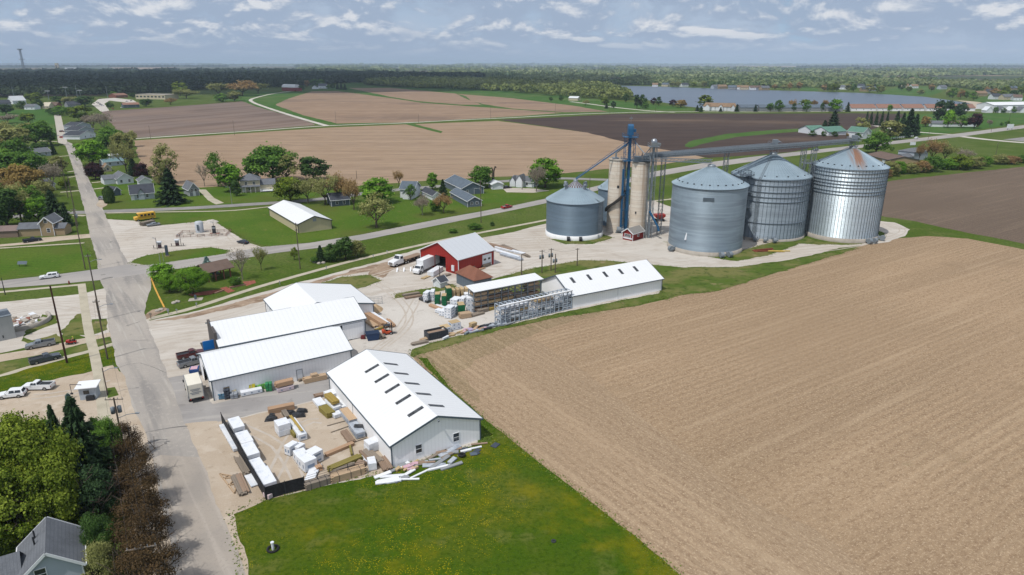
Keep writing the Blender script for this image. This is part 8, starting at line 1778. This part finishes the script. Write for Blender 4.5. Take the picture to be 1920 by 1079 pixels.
# ---------------------------------------------------------------- light, sky, camera
SUN_EL,SUN_DIR = R(61),Vector((-.66,-.75,0)).normalized()      # towards the sun
sd = SUN_DIR * math.cos(SUN_EL) + Vector((0,0,math.sin(SUN_EL)))
sl = bpy.data.lights.new('sun','SUN'); sl.energy = 3.3; sl.angle = R(.53); sl.color = (1,.965,.91)
so = bpy.data.objects.new('sun',sl); COL.objects.link(so)
so.rotation_euler = sd.to_track_quat('Z','Y').to_euler()
w = bpy.data.worlds.new('World'); scene.world = w; w.use_nodes = True
nt = w.node_tree; L = nt.links.new
bg = nt.nodes['Background']; bg.inputs['Strength'].default_value = .14
sk = nd(nt,'ShaderNodeTexSky',sky_type='NISHITA'); sk.sun_disc = False
sk.sun_elevation = SUN_EL; sk.sun_rotation = math.atan2(sd.x,sd.y); sk.air_density = 1.0; sk.dust_density = 1.6; sk.ozone_density = 1.2
# clouds: a layer at cloud height seen in true perspective (direction divided by its rise)
tc = nd(nt,'ShaderNodeTexCoord'); sp = nd(nt,'ShaderNodeSeparateXYZ'); L(tc.outputs['Generated'],sp.inputs[0])
def mth(op,a,b=None,**k):
 n = nd(nt,'ShaderNodeMath',operation=op)
 for i,x in enumerate((a,b)):
  if x is None: continue
  if isinstance(x,(int,float)): n.inputs[i].default_value = x
  else: L(x,n.inputs[i])
 if k.get('clamp'): n.use_clamp = True
 return n.outputs[0]
zz = mth('ADD',mth('MAXIMUM',sp.outputs['Z'],0.0),.03)
cu = nd(nt,'ShaderNodeCombineXYZ'); L(mth('MULTIPLY',mth('ARCTAN2',sp.outputs['X'],sp.outputs['Y']),9.0),cu.inputs[0]); L(mth('MULTIPLY',mth('LOGARITHM',zz,2.718),1.7),cu.inputs[1])
def nz(scale,det,off,rough=.6):
 mp = nd(nt,'ShaderNodeMapping'); mp.inputs['Location'].default_value = off; L(cu.outputs[0],mp.inputs[0])
 n = nd(nt,'ShaderNodeTexNoise'); n.inputs['Scale'].default_value = scale; n.inputs['Detail'].default_value = det; n.inputs['Roughness'].default_value = rough; n.inputs['Distortion'].default_value = .3
 L(mp.outputs[0],n.inputs['Vector']); return n.outputs['Fac']
def ss(v,lo,hi,a=1.0):
 r = nd(nt,'ShaderNodeMapRange'); r.interpolation_type = 'SMOOTHSTEP'; r.inputs['From Min'].default_value = lo; r.inputs['From Max'].default_value = hi; r.inputs['To Max'].default_value = a
 L(v,r.inputs['Value']); return r.outputs[0]
def mixc(f,a,b):
 m = nd(nt,'ShaderNodeMix',data_type='RGBA')
 if isinstance(f,float): m.inputs['Factor'].default_value = f
 else: L(f,m.inputs['Factor'])
 for i,x in ((6,a),(7,b)):
  if isinstance(x,tuple): m.inputs[i].default_value = x
  else: L(x,m.inputs[i])
 return m.outputs[2]
S = 7.14
def sc(r,g,b): return (lin(r) * S,lin(g) * S,lin(b) * S,1)
n1 = nz(1.25,8,(3,7,0),.58); n2 = nz(1.25,8,(3.0,7.16,0),.58); n3 = nz(.22,4,(9,1,0)); n4 = nz(.55,3,(2,5,0))
lit = mth('MULTIPLY',ss(mth('SUBTRACT',n1,n2),-.02,.13),ss(n4,.28,.46))
body = mixc(lit,sc(160,177,201),sc(222,225,231))
back = mixc(ss(n3,.38,.62),sc(164,187,212),sc(176,192,213))
back = mixc(ss(n3,.60,.70,.8),back,sc(142,186,216))
gaps = mixc(ss(n1,.34,.48,.95),back,body)
r = nd(nt,'ShaderNodeMapRange'); r.interpolation_type = 'SMOOTHSTEP'; r.inputs['From Min'].default_value = .005; r.inputs['From Max'].default_value = .045; L(sp.outputs['Z'],r.inputs['Value'])
low = mixc(r.outputs[0],sc(166,184,208),gaps)
up = nd(nt,'ShaderNodeMapRange'); up.interpolation_type = 'SMOOTHSTEP'; up.inputs['From Min'].default_value = .10; up.inputs['From Max'].default_value = .5; up.inputs['To Max'].default_value = .75; L(sp.outputs['Z'],up.inputs['Value'])
fin = mixc(up.outputs[0],low,mixc(.5,sk.outputs[0],sc(248,250,255)))
L(fin,bg.inputs['Color'])
cam = bpy.data.cameras.new('camera'); co = bpy.data.objects.new('camera',cam); COL.objects.link(co)
co.location = (0,0,H); co.rotation_euler = (math.pi / 2 - PITCH,0,0)
cam.sensor_fit = 'HORIZONTAL'; cam.sensor_width = 36; cam.lens = 36 * FPX / 1920; cam.clip_end = 120000; cam.clip_start = .5
scene.camera = co
vs = scene.view_settings; vs.view_transform = 'Standard'; vs.look = 'None'; vs.exposure = 0; vs.gamma = 1; vs.use_curve_mapping = False
scene.cycles.max_bounces = 4; scene.cycles.diffuse_bounces = 2; scene.cycles.glossy_bounces = 2; scene.cycles.transmission_bounces = 2
scene.cycles.use_denoising = True
scene.cycles.sample_clamp_indirect = 4; scene.cycles.volume_bounces = 0
off = sd / sd.z * 1300
cloud('broad cloud that shades the dark forest',-850 + off.x,2420 + off.y,1300,1300,1000,3.0)
# the air of the far distance
hz = bpy.data.materials.new('haze'); hz.use_nodes = True; hn = hz.node_tree; hn.nodes.remove(hn.nodes['Principled BSDF'])
pv = nd(hn,'ShaderNodeVolumePrincipled'); pv.inputs['Color'].default_value = (.68,.84,1.0,1); pv.inputs['Density'].default_value = .00007; pv.inputs['Anisotropy'].default_value = .0
hn.links.new(pv.outputs[0],hn.nodes['Material Output'].inputs['Volume'])
o = MB().box(-41000,41000,-400,71000,-1,125).build('haze',hz); o['kind'] = 'stuff'; o['label'] = 'pale blue haze of the far distance'
